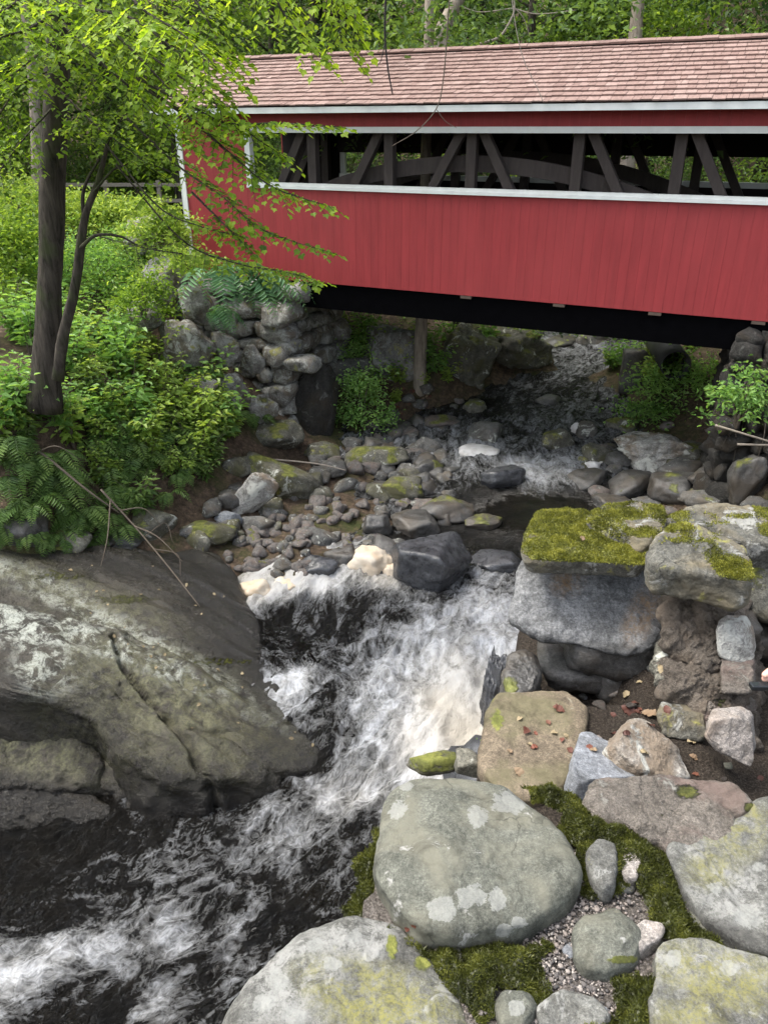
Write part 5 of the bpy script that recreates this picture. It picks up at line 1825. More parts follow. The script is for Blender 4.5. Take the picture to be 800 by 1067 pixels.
# culvert pipe
cp = hit(702, 392)
cpos = at_d(702, 377, cp[1] + .4)
rad = 30 / FPX * np.dot(cpos - EYE, FW) / 2
axis = unit(np.array([-.15, -1, .0]))
t = MB()
ring = []
nseg = 40
s1 = unit(np.cross(axis, (0, 0, 1)))
s2 = np.array([0, 0, 1.0])
V = []
prof = [(-.25, 1.0), (-.25, .90), (2.2, .90), (2.2, 1.0)]
for (l_, rr) in prof:
    for k_ in range(nseg):
        an = 2 * PI * k_ / nseg
        V.append(-axis * l_ + (s1 * math.cos(an) + s2 * math.sin(an)) * rad * rr)
F = [(i * nseg + k_, i * nseg + (k_ + 1) % nseg, ((i + 1) % 4) * nseg + (k_ + 1) % nseg, ((i + 1) % 4) * nseg + k_) for i in range(4) for k_ in range(nseg)]
t.add(V, F)
t.add(np.array([-axis * 2.1 + (s1 * math.cos(2 * PI * k_ / nseg) + s2 * math.sin(2 * PI * k_ / nseg)) * rad * .92 for k_ in range(nseg)]), [tuple(range(nseg))])
cu = t.build('culvert_pipe', plain_mat('culvert_metal', (.035, .035, .035), .6, .3, 12), None, True)
cu.location = cpos
tag(cu, 'round dark culvert pipe end above the bright green bush under the bridge', 'pipe')

# ------------------------------------------------------------------ foliage
G_BACK = leaf_mat('forest_leaves', (.035, .070, .020), (.095, .17, .045), (.20, .31, .09), .45)
G_DARK = leaf_mat('dark_forest_leaves', (.016, .040, .014), (.045, .095, .028), (.10, .17, .05), .38)
G_BRIGHT = leaf_mat('sunlit_leaves', (.06, .12, .020), (.18, .30, .045), (.34, .47, .10), .55)
G_NEAR = leaf_mat('maple_leaves', (.075, .15, .016), (.21, .35, .032), (.42, .56, .08), .60)
G_BUSH = leaf_mat('bush_leaves', (.06, .14, .035), (.18, .34, .09), (.34, .54, .18), .52)
G_HERB = leaf_mat('herb_leaves', (.07, .13, .020), (.21, .33, .06), (.40, .52, .14), .5)
G_FERN = leaf_mat('fern_fronds', (.035, .075, .018), (.10, .18, .045), (.21, .31, .09), .42)
G_BLUE = leaf_mat('blue_green_leaves', (.035, .09, .040), (.09, .20, .09), (.18, .32, .15), .38)
BARK = bark_mat('tree_bark', (.022, .018, .014), (.095, .082, .066))
BARKD = bark_mat('dark_bark', (.009, .008, .006), (.075, .064, .052), moss=.45)
BARKP = bark_mat('pale_bark', (.14, .115, .09), (.34, .29, .24))
TWIG = plain_mat('twig_wood', (.10, .08, .06), .9, .3, 30)
TWIGP = plain_mat('bleached_stick', (.30, .26, .215), .85, .25, 30)
TWIGD = plain_mat('dark_twig', (.02, .017, .015), .9, .3, 30)


class Leaves:
    """many small leaf shapes gathered as numpy arrays"""

    def __init__(self):
        self.P, self.A, self.N, self.S, self.R = [], [], [], [], []

    def add(self, P, A, N, S, R):
        self.P.append(np.atleast_2d(P))
        self.A.append(np.atleast_2d(A))
        self.N.append(np.atleast_2d(N))
        self.S.append(np.atleast_1d(S))
        self.R.append(np.atleast_1d(R))

    def build(self, name, mat, parent=None, shape='ovate', aspect=.55, fold=.18, origin=None, droop=.12, extra=None):
        P, A, N = [np.concatenate(x) for x in (self.P, self.A, self.N)]
        S, R = np.concatenate(self.S), np.concatenate(self.R)
        A = unit(A)
        B = unit(np.cross(N, A))
        N = np.cross(A, B)
        if origin is not None:
            P = P - origin
        L = S[:, None]
        W = S[:, None] * aspect
        if shape == 'ovate':
            pts = [(0, 0, 0), (.30, .5, fold), (.68, .36, fold * .7 - droop * .5), (1, 0, -droop), (.68, -.36, fold * .7 - droop * .5), (.30, -.5, fold)]
            fc = [(0, 1, 2, 3), (0, 3, 4, 5)]
        elif shape == 'maple':
            pts = [(0, 0, 0), (.05, .42, fold), (.38, .30, fold), (.50, .62, fold * .5), (.66, .22, 0), (1.0, 0, -droop), (.66, -.22, 0), (.50, -.62, fold * .5), (.38, -.30, fold), (.05, -.42, fold)]
            fc = [(0, 1, 2, 3), (0, 3, 4, 5), (0, 5, 6, 7), (0, 7, 8, 9)]
        else:
            pts = [(0, 0, 0), (.45, .5, fold), (1, 0, -droop), (.45, -.5, fold)]
            fc = [(0, 1, 2, 3)]
        k = len(pts)
        V = np.stack([P + A * L * p[0] + B * W * p[1] + N * L * p[2] for p in pts], 1).reshape(-1, 3)
        base = np.arange(len(P))[:, None] * k
        F = np.concatenate([base + np.array(f)[None] for f in fc], 1).reshape(-1, 4)
        RR = np.repeat(np.clip(R, 0, 1), len(fc))
        if extra is not None:
            F = np.vstack([F, np.array(extra.F) + len(V)])
            V = np.vstack([V] + extra.V)
            RR = np.r_[RR, np.full(len(extra.F), .2)]
        return mesh_obj(name, V, F, mat, parent, False, fattrs={'rnd': RR})


def rand_unit(n, r):
    return unit(r.normal(size=(n, 3)))


def cloud(Lv, centre, sig, n, size, r, up=1.0, tone=.5, tvar=.22):
    c = np.asarray(centre)
    d = r.normal(size=(n, 3)) * np.asarray(sig)
    P = c + d
    A = rand_unit(n, r) * np.array([1, 1, .5]) + np.array([0, 0, -.15])
    N = rand_unit(n, r) * .75 + np.array([0, 0, up])
    Lv.add(P, A, N, size * r.uniform(.6, 1.25, n), tone + tvar * r.normal(size=n))


def spray(Lv, tw, path, n_twigs, tlen, size, r, tone=.5, rad=.02, plane_n=(0, 0, 1), leaf_gap=.6, droop=.25, start=.12, tmin=.35):
    """leafy branch: side twigs left and right of the path in a nearly flat fan, leaves along each twig"""
    path = smooth_path(path, 26)
    tw.tube(path, np.linspace(rad, .003, len(path)), 6)
    tang = unit(np.gradient(path, axis=0))
    for i in range(n_twigs):
        f = start + (1 - start) * (i + r.random() * .6) / n_twigs
        x = min(f * 25, 24.99)
        k = int(x)
        p = path[k] * (1 - (x - k)) + path[k + 1] * (x - k)
        a = tang[k]
        side = unit(np.cross(plane_n, a)) * (1 if i % 2 else -1)
        L = tlen * (tmin + (1 - tmin) * (1 - f)) * r.uniform(.7, 1.2)
        d0 = unit(a * r.uniform(.6, 1.1) + side + np.array([0, 0, r.uniform(-.2, .15)]))
        m = 5
        ts = np.linspace(0, 1, m)
        tp = p + d0 * (ts * L)[:, None] + np.array([0, 0, -droop * L]) * (ts ** 2)[:, None] + (r.normal(size=3) * .06 * L) * (ts ** 2)[:, None]
        tw.tube(tp, np.linspace(.005, .0018, m), 4)
        nl = max(4, int(L / (size * leaf_gap)))
        tt = np.linspace(.06, 1, nl)
        lp = np.stack([np.interp(tt, ts, tp[:, j]) for j in range(3)], 1)
        dd = unit(tp[-1] - tp[0])
        sd = unit(np.cross(plane_n, dd))
        sg = np.where(np.arange(nl) % 2, 1, -1)[:, None]
        A = dd * .55 + sd * sg * .85 + r.normal(size=(nl, 3)) * .22 + np.array([0, 0, -.2])
        A[-1] = dd
        N = np.asarray(plane_n) + r.normal(size=(nl, 3)) * .32
        Lv.add(lp, A, N, size * r.uniform(.65, 1.2, nl), tone + .2 * r.normal(size=nl))


def make_tree(name, seed, height, rad, crown_lo, crown_r, nleaf, lsize, bark, gmat, lean=(0, 0), nl=16, shape='diamond', flatness=.28, up=1.0, aspect=.6, conifer=False):
    r = np.random.default_rng(seed)
    root = empty(name, (0, 0, 0))
    tb = MB()
    hs = np.linspace(-.5, height, 14)
    f = np.clip(hs / height, 0, 1)
    wob = np.cumsum(r.normal(size=(14, 2)) * .05 * height / 12, axis=0)
    tp = np.c_[lean[0] * f + wob[:, 0], lean[1] * f + wob[:, 1], hs]
    tb.tube(tp, rad * (1.25 * np.exp(-np.clip(hs, 0, None) / .5) * .45 + 1 - .8 * f), 10, wob=.12, seed=seed)
    Lv = Leaves()
    per = nleaf // nl
    for i in range(nl):
        g = crown_lo + (1 - crown_lo) * ((i + r.random()) / nl)
        z = g * height
        k = min(int((z + .5) / (height + .5) * 13), 12)
        base = tp[k] + (tp[k + 1] - tp[k]) * .3
        base[2] = z
        u = (g - crown_lo) / (1 - crown_lo)
        rr = crown_r * ((1 - u) ** .8 if conifer else math.sin(PI * (.18 + .78 * u)) ** .7) * r.uniform(.7, 1.15)
        az = i * 2.4 + r.uniform(-.4, .4)
        d = np.array([math.cos(az), math.sin(az), 0])
        rise_ = rr * (-.15 if conifer else r.uniform(-.05, .45))
        pts = [base, base + d * rr * .5 + (0, 0, rise_ * .7), base + d * rr + (0, 0, rise_)]
        ph = smooth_path(pts, 7)
        tb.tube(ph, np.linspace(rad * .28 * (1 - .6 * u), .012, 7), 5)
        ncl = 5
        for j in range(ncl):
            ff = r.uniform(.3, 1.05)
            c = ph[0] * (1 - ff) + ph[-1] * ff + r.normal(size=3) * np.array([.28, .28, .15]) * rr * .6 + (0, 0, rise_ * .25)
            s = rr * r.uniform(.14, .30)
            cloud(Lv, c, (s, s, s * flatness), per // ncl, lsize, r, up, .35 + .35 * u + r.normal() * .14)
    tb.build('trunk', bark, root, True)
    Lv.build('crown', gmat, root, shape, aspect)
    return root


def place(root, x, y, z=None, s=1.0, rz=0.0):
    z = float(terrain_z(np.array([x]), np.array([y]))[0]) if z is None else z
    root.location = (x, y, z - .1)
    root.scale = (s, s, s)
    root.rotation_euler = (0, 0, rz)


# background forest
kinds = [
    make_tree('forest_tree', 11, 17, .22, .10, 4.2, 9000, .24, BARK, G_BACK, (.6, 0), 26),
    make_tree('forest_tree', 12, 15, .18, .08, 3.6, 8000, .22, BARKD, G_BRIGHT, (-.5, .3), 24),
    make_tree('forest_tree', 13, 19, .26, .12, 3.6, 9000, .18, BARKD, G_DARK, (0, 0), 34, flatness=.16, conifer=True),
    make_tree('forest_tree', 14, 13, .13, .06, 3.2, 7000, .22, BARKP, G_BACK, (.9, .2), 20),
]
kl = ['leafy green tree in the forest behind the bridge', 'bright light green tree in the forest behind the bridge', 'dark hemlock in the forest behind the bridge', 'slender pale barked tree in the forest behind the bridge']
spots_t = [(-14, 23, 3), (16, 32, 3), (-13, 27, 0), (-9.5, 31, 2), (-6.5, 27, 1), (-4.5, 33, 0), (-2.5, 36, 2), (0.5, 35, 1), (-17, 33, 2), (-20, 26, 1), (-12, 38, 0), (-2.0, 40, 0), (5.5, 31, 0), (8.5, 29.5, 1), (12.5, 23, 0), (12.5, 27, 2), (9.0, 33, 0), (15, 22, 1), (17, 30, 0), (5, 42, 2), (12, 38, 1), (20, 36, 0), (-7, 42, 2), (-24, 38, 0), (24, 28, 2), (2.5, 47, 0), (-15, 46, 1), (14, 46, 0), (22, 46, 2), (13, 16, 1), (18, 14, 0), (-22, 14, 0)]
first = {}
for i, (x, y, kd) in enumerate(spots_t):
    o = kinds[kd] if kd not in first else copy_tree(kinds[kd])
    first[kd] = 1
    place(o, x, y, s=rng.uniform(.85, 1.2), rz=rng.uniform(0, 6.28))
    tag(o, kl[kd], 'tree', ['leafy forest trees', 'light green forest trees', 'dark hemlocks', 'slender pale trees'][kd])

# distant woodland mass
Lv = Leaves()
r = np.random.default_rng(99)
for i in range(330):
    x, y = r.uniform(-42, 42), r.uniform(48, 60)
    z = float(GROUND(np.array([x]), np.array([y]))[0]) + r.uniform(-1, 9)
    s = r.uniform(.8, 1.8)
    cloud(Lv, (x, y, z), (s, s, s * .5), 90, .5, r, .7, r.uniform(.2, .7))
tag(Lv.build('woodland', G_BACK, None, 'diamond', .6), 'distant woodland closing the view behind the bridge', 'woodland', kind='stuff')

# shrubs
def shrub(name, label, cat, centre, size, n, lsize, gmat, seed, group=None, tone=.5, ncl=16, shape='ovate', aspect=.5, up=.9, flat=.4, stems=7):
    """bush standing at centre (x, y, z of the ground) filling size (x, y, z)"""
    r = np.random.default_rng(seed)
    c = np.asarray(centre, float)
    root = empty(name, c)
    tag(root, label, cat, group)
    Lv, st = Leaves(), MB()
    sx, sy, sz = size
    for i in range(ncl):
        az, el = r.uniform(0, 2 * PI), math.asin(r.uniform(.05, 1))
        q = r.uniform(.55, 1.0)
        p = np.array([math.cos(az) * math.cos(el) * sx / 2 * q, math.sin(az) * math.cos(el) * sy / 2 * q, math.sin(el) * sz * q])
        if i < stems:
            st.tube(smooth_path([(0, 0, -.1), p * (.35, .35, .6), p], 7), np.linspace(.016, .004, 7), 5)
        s = np.array([sx, sy, sz]) * r.uniform(.10, .17)
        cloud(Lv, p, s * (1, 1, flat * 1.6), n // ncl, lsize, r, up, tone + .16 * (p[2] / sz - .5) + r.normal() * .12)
    st.build('stem', TWIG, root)
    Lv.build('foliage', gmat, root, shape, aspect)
    return root


def shrub_px(px, py, w, h, *a, name='shrub', D=None, **k):
    b = hit(px, py) if D is None else at_d(px, py, D)
    s = np.dot(b - EYE, FW) / FPX
    lab, cat, n, ls, gm, seed = a
    return shrub(name, lab, cat, b, (w * s, w * s * .8, h * s * 1.02), n, ls, gm, seed, **k)


shrub_px(378, 442, 54, 66, 'bright green bush at the water side foot of the left abutment under the bridge', 'bush', 1800, .085, G_BUSH, 401, D=16.9, name='bush', ncl=22, tone=.7)
shrub_px(362, 412, 66, 62, 'bright green bush spilling down the bank behind the left abutment', 'bush', 2400, .085, G_BUSH, 431, D=18.6, name='bush', ncl=24, tone=.75)
shrub_px(350, 380, 74, 60, 'topmost light green bush behind the left abutment just under the stringer', 'bush', 2400, .09, G_BUSH, 432, D=20.4, name='bush', ncl=24, tone=.75)
shrub_px(374, 445, 60, 40, 'low yellow green weed at the foot of the bush under the bridge', 'weed', 900, .07, G_HERB, 402, D=19.8, name='weed')
shrub_px(712, 432, 128, 62, 'bright green leafy bush below the culvert pipe', 'bush', 3800, .10, G_BUSH, 403, D=16.9, name='bush', ncl=30, tone=.62)
shrub_px(768, 440, 60, 66, 'green bush climbing the right abutment stones', 'bush', 900, .09, G_BUSH, 404, D=11.6, name='bush', ncl=16, tone=.5)
shrub_px(100, 320, 120, 80, 'leafy bush in the clearing left of the wing wall', 'bush', 3600, .09, G_BUSH, 410, name='bush', ncl=30, tone=.55)
shrub_px(20, 320, 110, 110, 'large bush at left edge behind the large trunk', 'bush', 3800, .10, G_BRIGHT, 411, name='bush', ncl=30, tone=.45)
shrub_px(165, 262, 76, 50, 'pale green shrub beside the white corner board', 'bush', 2200, .085, G_HERB, 412, D=16.5, name='bush', ncl=22, tone=.65)
shrub_px(110, 236, 120, 34, 'sunlit shrub along the clearing beneath the rail', 'bush', 3400, .11, G_HERB, 413, D=20.5, name='bush', ncl=30, tone=.75)
shrub_px(15, 236, 130, 56, 'sunlit shrub at the far left of the clearing', 'bush', 3400, .11, G_HERB, 414, D=20, name='bush', ncl=30, tone=.72)
shrub_px(200, 285, 60, 30, 'mossy green plant on the wing wall boulders', 'plant', 1200, .07, G_HERB, 415, D=15.3, name='undergrowth_plant', ncl=16, tone=.55)
shrub_px(150, 330, 64, 50, 'yellow green plant hanging over the left wing wall stones', 'plant', 1500, .075, G_BRIGHT, 416, D=14.4, name='undergrowth_plant', ncl=18, tone=.5)
shrub_px(460, 345, 60, 40, 'dark green bush above the far crag', 'bush', 1600, .10, G_BACK, 417, D=22.5, name='bush', ncl=18)
shrub_px(400, 365, 56, 44, 'green bush above the cracked outcrop', 'bush', 1600, .10, G_BUSH, 418, D=21, name='bush', ncl=18, tone=.4)
shrub_px(560, 345, 90, 40, 'dark bush on the far mossy cliff', 'bush', 2000, .10, G_DARK, 419, D=23, name='bush', ncl=18)
shrub_px(506, 782, 18, 18, 'tiny bright green fern sprig at the edge of the brown slab', 'plant', 60, .018, G_BUSH, 420, D=2.47, name='seedling', ncl=6, tone=.7, stems=3)
for i, (x, y, s) in enumerate([(-8.5, 28, 1.0), (-2.2, 25.0, 1.0), (6.8, 20.8, 1.0), (1.2, 29, 1.2), (9.8, 20.0, 1.1), (4.8, 27.5, 1.2), (11.8, 19.5, 1.2), (-3.2, 27, .9), (2.8, 33, 1.4), (-11, 23.0, 1.2), (8, 24.0, 1.3)]):
    z = float(terrain_z(np.array([x]), np.array([y]))[0])
    shrub('bush', 'leafy understory bush seen through the bridge windows', 'bush', (x, y, z), (3.0 * s, 2.4 * s, 3.0 * s), 3000, .13, G_BRIGHT if i % 3 == 0 else G_BACK, 440 + i, group='understory bushes behind the bridge', ncl=30, tone=.5, shape='diamond')


_src = [o_ for o_ in scn.objects if o_.type == 'EMPTY' and o_.get('group') == 'understory bushes behind the bridge']
for i, (x, y, s_) in enumerate([(-14, 25, 1.1), (-11, 27, 1.2), (-9, 29, 1.0), (-12.5, 30, 1.4), (-8, 29, 1.2), (-16, 29, 1.3), (-6.8, 29.5, .9), (-5, 31, 1.2), (-18, 25, 1.2), (-10, 33, 1.5), (-14, 34, 1.6), (3.2, 26, 1.0), (6, 24, 1.0), (9.5, 26.5, 1.2), (11, 23.5, 1.1), (0, 31, 1.2)]):
    o = copy_tree(_src[i % len(_src)])
    o.location = (x, y, float(terrain_z(np.array([x]), np.array([y]))[0]))
    o.scale = (s_, s_, s_ * 1.15)
    o.rotation_euler = (0, 0, i * 1.7)

# ferns
def fern(name, label, base, n, L, gmat, seed, spread=1.0, group=None, az0=None, droop=.55, dens=20, tone=.5):
    r = np.random.default_rng(seed)
    root = empty(name, base)
    tag(root, label, 'fern', group)
    st = MB()
    for i in range(n):
        Lv = Leaves()
        az = r.uniform(0, 2 * PI) if az0 is None else az0 + r.uniform(-1.2, 1.2)
        l = L * r.uniform(.65, 1.15)
        d = np.array([math.cos(az), math.sin(az), 0])
        o = r.normal(size=3) * np.array([.12, .12, .03]) * L * spread
        pth = smooth_path([o, o + d * l * .35 + (0, 0, l * .42), o + d * l * .75 + (0, 0, l * .42 - droop * l * .25), o + d * l * 1.05 + (0, 0, l * .15 - droop * l * .5)], dens)
        tb = MB()
        tb.tube(pth, np.linspace(.004, .0012, dens), 4, cap=False)
        tg = unit(np.gradient(pth, axis=0))
        sd = unit(np.cross(tg, (0, 0, 1)))
        nn = unit(np.cross(sd, tg))
        t_ = np.linspace(0, 1, dens)
        wl = l * .27 * np.sin(PI * np.clip(t_ * .92 + .12, 0, 1)) ** .8
        tn = tone + r.normal() * .14
        for s_ in (-1, 1):
            Lv.add(pth[2:], (sd * s_ + tg * .35 + r.normal(size=(dens, 3)) * .06 + (0, 0, -.12))[2:], (nn + r.normal(size=(dens, 3)) * .15)[2:], wl[2:], tn + .1 * r.normal(size=dens - 2))
        V0 = np.concatenate(tb.V)
        fr = Lv.build('frond', gmat, root, 'ovate', .24, .05, extra=tb)
    return root


fern_spots = [(20, 470, 10, .75, 'feathery fern hanging over the shaded rocks at left edge'), (60, 500, 11, .8, 'large feathery fern in front of the big trunk'), (95, 470, 10, .7, 'fern right of the big trunk base'), (40, 530, 10, .75, 'fern drooping over the top of the bedrock at left'), (85, 540, 11, .8, 'bright fern drooping above the dark shaded rock'),
              (120, 520, 9, .65, 'fern just left of the dead branch'), (10, 510, 9, .7, 'shaded fern at the extreme left edge'), (170, 520, 7, .5, 'small fern above the mossy mound'), (135, 470, 9, .6, 'fern in the middle of the undergrowth'), (268, 440, 7, .5, 'fern tuft at the foot of the abutment stones'), (190, 500, 8, .55, 'fern between the undergrowth and the leaning slab')]
for i, (px, py, n, L, lb) in enumerate(fern_spots):
    b = hit(px, py)
    fern('fern', lb, b, n, L * .78, G_FERN, 500 + i, az0=-1.3, tone=.5 + .1 * (i % 3))
for i, (px, py, D, n, L, lb) in enumerate([(235, 300, 15.0, 12, .95, 'blue green fern clump crowning the wing wall under the bridge end'), (262, 312, 15.2, 12, .85, 'blue green fern hanging down the abutment face'), (222, 335, 14.9, 8, .6, 'blue green fern drooping beside the pale boulder'), (285, 300, 15.4, 9, .7, 'blue green fern nearest the black stringer')]):
    fern('fern', lb, at_d(px, py, D), n, L, G_BLUE, 540 + i, az0=-1.2, droop=.9, tone=.6)

fp_ = fern('fern', 'shaded green fern among the undergrowth of the left bank', hit(70, 520), 9, .6, G_FERN, 590, group='ferns in the undergrowth', az0=-1.3)
for q in range(30):
    px, py = [(rng.uniform(-10, 130), rng.uniform(460, 562)), (rng.uniform(100, 200), rng.uniform(450, 540)), (rng.uniform(230, 290), rng.uniform(400, 450))][int(rng.choice(3, p=[.55, .35, .1]))]
    o = copy_tree(fp_)
    o.location = hit(px, py)
    s_ = rng.uniform(.5, .95)
    o.scale = (s_, s_, s_)
    o.rotation_euler = (0, 0, rng.uniform(-.8, .8))

for q in range(16):
    o = copy_tree(fp_)
    o.location = hit(rng.uniform(-10, 135), rng.uniform(540, 574))
    s_ = rng.uniform(.4, .8)
    o.scale = (s_, s_, s_)
    o.rotation_euler = (0, 0, rng.uniform(-.8, .8))

# undergrowth on the left bank: single plants, copied from a few kinds
def herb(name, seed, n_stem, hgt, lsize, per, gmat, tone, shape='ovate', aspect=.5):
    r = np.random.default_rng(seed)
    root = empty(name, (0, 0, 0))
    Lv, st = Leaves(), MB()
    for i in range(n_stem):
        az = r.uniform(0, 2 * PI)
        d = np.array([math.cos(az), math.sin(az), 0])
        h = hgt * r.uniform(.55, 1.1)
        pth = smooth_path([d * .03, d * h * .18 + (0, 0, h * .55), d * h * r.uniform(.3, .6) + (0, 0, h * r.uniform(.8, 1.0))], 12)
        st.tube(pth, np.linspace(.006, .002, 12), 4)
        tt = np.linspace(.15, 1, per)
        lp = np.stack([np.interp(tt, np.linspace(0, 1, 12), pth[:, j]) for j in range(3)], 1)
        az2 = np.arange(per) * 2.4 + r.uniform(0, 6)
        A = np.stack([np.cos(az2), np.sin(az2), r.uniform(-.25, .35, per)], 1)
        off = A * (r.uniform(.02, .09, per) * hgt)[:, None]
        Lv.add(lp + off, A, np.array([0, 0, 1.0]) + r.normal(size=(per, 3)) * .35, lsize * r.uniform(.6, 1.25, per) * (1.15 - .5 * tt), tone - .18 + .32 * tt + .10 * r.normal(size=per))
    st.build('stem', TWIG, root)
    Lv.build('foliage', gmat, root, shape, aspect)
    return root


herbs = [herb('undergrowth_plant', 701, 11, .75, .13, 19, G_HERB, .62), herb('undergrowth_plant', 702, 14, .55, .095, 18, G_HERB, .75, aspect=.62), herb('undergrowth_plant', 703, 10, .85, .15, 18, G_BUSH, .5), herb('undergrowth_plant', 704, 12, .6, .125, 17, G_FERN, .6, aspect=.42)]
hl = ['tall bright yellow green leafy plant in the undergrowth of the left bank', 'low light green small leaved plant in the undergrowth of the left bank', 'fresh green broad leaved plant in the undergrowth of the left bank', 'dull green narrow leaved plant in the undergrowth of the left bank']
hf = set()
ZONES = [((75, 380, 235, 470), 46, (.4, .35, .15, .1)), ((150, 430, 245, 505), 26, (.45, .35, .1, .1)), ((0, 400, 80, 470), 10, (.1, .1, .4, .4)), ((60, 300, 160, 390), 20, (.2, .2, .4, .2)), ((0, 280, 60, 400), 14, (.2, .2, .4, .2)), ((0, 236, 190, 300), 40, (.4, .35, .2, .05)), ((80, 470, 180, 540), 10, (.2, .3, .1, .4)), ((335, 350, 470, 425), 22, (.2, .4, .4, 0)), ((590, 345, 720, 400), 14, (.1, .3, .5, .1)), ((470, 350, 560, 385), 12, (.1, .4, .3, .2))]
for (x0, y0, x1, y1), n_, pr in ZONES:
    for q in range(n_):
        px, py = rng.uniform(x0, x1), rng.uniform(y0, y1)
        if 28 < px < 66 and 380 < py < 430:
            continue
        kd = int(rng.choice(4, p=pr))
        o = copy_tree(herbs[kd]) if kd in hf else herbs[kd]
        hf.add(kd)
        o.location = hit(px, py)
        s_ = rng.uniform(.75, 1.35) * (1.25 if y1 < 300 else 1)
        o.scale = (s_, s_, s_ * rng.uniform(.85, 1.1))
        o.rotation_euler = (rng.uniform(-.15, .25), rng.uniform(-.15, .15), rng.uniform(0, 6.28))
        tag(o, hl[kd], 'plant', ['yellow green undergrowth plants', 'low light green undergrowth plants', 'broad leaved undergrowth plants', 'narrow leaved undergrowth plants'][kd])

for q in range(70):
    x, y = rng.uniform(-15, -6.2), rng.uniform(9, 24)
    kd = int(rng.choice(4))
    o = copy_tree(herbs[kd])
    o.location = (x, y, float(terrain_z(np.array([x]), np.array([y]))[0]))
    s_ = rng.uniform(.9, 1.6)
    o.scale = (s_, s_, s_)
    o.rotation_euler = (0, 0, rng.uniform(0, 6.28))

# --- the large tree at the left with its drooping branches ----------------------------------------
tb_ = at_d(48, 412, 11.4)
tree = empty('maple_tree', tb_)
tag(tree, 'large dark trunked tree at left with bright leafy branches hanging over the bridge end', 'tree')
trunk_px = [(46, 425, 11.4), (50, 360, 11.4), (52, 280, 11.45), (55, 200, 11.5), (58, 120, 11.5), (62, 40, 11.5), (66, -60, 11.5), (72, -220, 11.6), (78, -480, 11.8)]
tp = np.array([at_d(*p) for p in trunk_px]) - tb_
tp = smooth_path(tp, 40)
t = MB()
rr = np.interp(np.linspace(0, 1, 40), [0, .06, .15, .5, 1], [.27, .205, .17, .155, .11])
t.tube(tp, rr, 20, wob=.18, seed=4)
t.build('trunk', BARKD, tree, True)
# branches: picture points with distance
r = np.random.default_rng(61)
Lv, tw = Leaves(), MB()
BR = [   # dense inner branches: picture points with distance, twig length, twig count
    ([(60, -20, 11.4), (110, 25, 10.4), (160, 75, 9.8), (205, 125, 9.5)], 1.15, 44, .55),
    ([(62, 20, 11.4), (100, 60, 10.6), (140, 95, 10.2), (190, 150, 9.9)], 1.0, 40, .5),
    ([(60, 10, 11.4), (30, 30, 10.4), (0, 40, 9.6), (-40, 70, 9.2)], 1.1, 36, .5),
    ([(62, -30, 11.4), (30, -10, 10.2), (5, 10, 9.6), (-30, 20, 9.2)], 1.1, 36, .7),
    ([(60, 40, 11.4), (35, 60, 10.8), (10, 80, 10.2), (-20, 100, 9.8)], .9, 30, .6),
    ([(58, 70, 11.4), (20, 90, 10.6), (-10, 130, 10), (-50, 150, 9.5)], 1.0, 30, .4),
    ([(60, 0, 11.4), (100, 10, 10.0), (140, 20, 9.2), (190, 60, 8.8), (215, 100, 8.6)], 1.1, 44, .7),
    ([(64, -50, 11.4), (100, -40, 10.0), (150, 10, 9.2), (190, 35, 8.9), (225, 70, 8.7)], 1.1, 44, .75),
    ([(64, -60, 11.4), (160, -40, 10.0), (210, 10, 9.4), (230, 60, 9.2)], .9, 36, .7),
    ([(56, 110, 11.4), (20, 150, 10.8), (-10, 190, 10.4), (-50, 230, 10.2)], .8, 20, .4),
    ([(58, 90, 11.4), (100, 130, 11.0), (140, 160, 10.7), (170, 185, 10.5)], .75, 26, .45),
    ([(66, -110, 11.4), (220, -90, 9.6), (270, -30, 9.2), (300, 20, 9.0), (330, 50, 8.9)], .95, 40, .8),
    ([(66, -120, 11.4), (240, -110, 9.4), (310, -50, 9.0), (345, 0, 8.8), (356, 45, 8.7)], .85, 36, .85),
    ([(66, -120, 11.4), (260, -110, 9.2), (330, -70, 8.9), (352, -20, 8.8), (362, 20, 8.7)], .7, 26, .85),
    # thin sprays reaching over the bridge
    ([(150, 90, 9.8), (200, 125, 9.4), (240, 160, 9.1), (285, 195, 8.9), (348, 216, 8.8)], .62, 40, .62),
    ([(140, 80, 9.9), (190, 105, 9.4), (235, 128, 9.1), (290, 128, 8.9), (356, 132, 8.8)], .45, 36, .6),
    ([(130, 120, 10.2), (185, 172, 9.6), (232, 205, 9.2), (275, 240, 9.0), (348, 264, 8.8)], .42, 34, .45),
    ([(110, 150, 10.6), (165, 215, 10.0), (210, 236, 9.6), (250, 246, 9.3)], .42, 20, .55),
    ([(200, 200, 9.8), (228, 228, 9.5), (250, 250, 9.3), (266, 268, 9.2)], .3, 14, .45),
    ([(120, 170, 10.8), (190, 250, 10.4), (250, 275, 10.0), (300, 284, 9.8), (334, 294, 9.7)], .5, 34, .5),
    ([(160, 60, 9.8), (215, 100, 9.3), (262, 140, 9.1), (300, 165, 9.0)], .5, 26, .65),
]
for i, (br, tl_, nt_, tone_) in enumerate(BR):
    path = [at_d(*p) - tb_ for p in br]
    spray(Lv, tw, path, int(nt_ * (.74 if i < 15 else 1)), tl_, .078, r, tone_, rad=.024 if nt_ > 35 else .014, droop=.22, start=.12 if i < 12 else .25, leaf_gap=.55)
tw.build('branch', BARKD, tree, True)
Lv.build('foliage', G_NEAR, tree, 'maple', .8, .10)
# upper crown (mostly above the frame)
Lv = Leaves()
for i in range(46):
    c = tp[-1] * r.uniform(.62, 1.05) + r.normal(size=3) * np.array([2.2, 2.0, .9])
    cloud(Lv, c, (.7, .7, .2), 110, .10, r, 1.0, .5)
Lv.build('crown', G_NEAR, tree, 'diamond', .7)

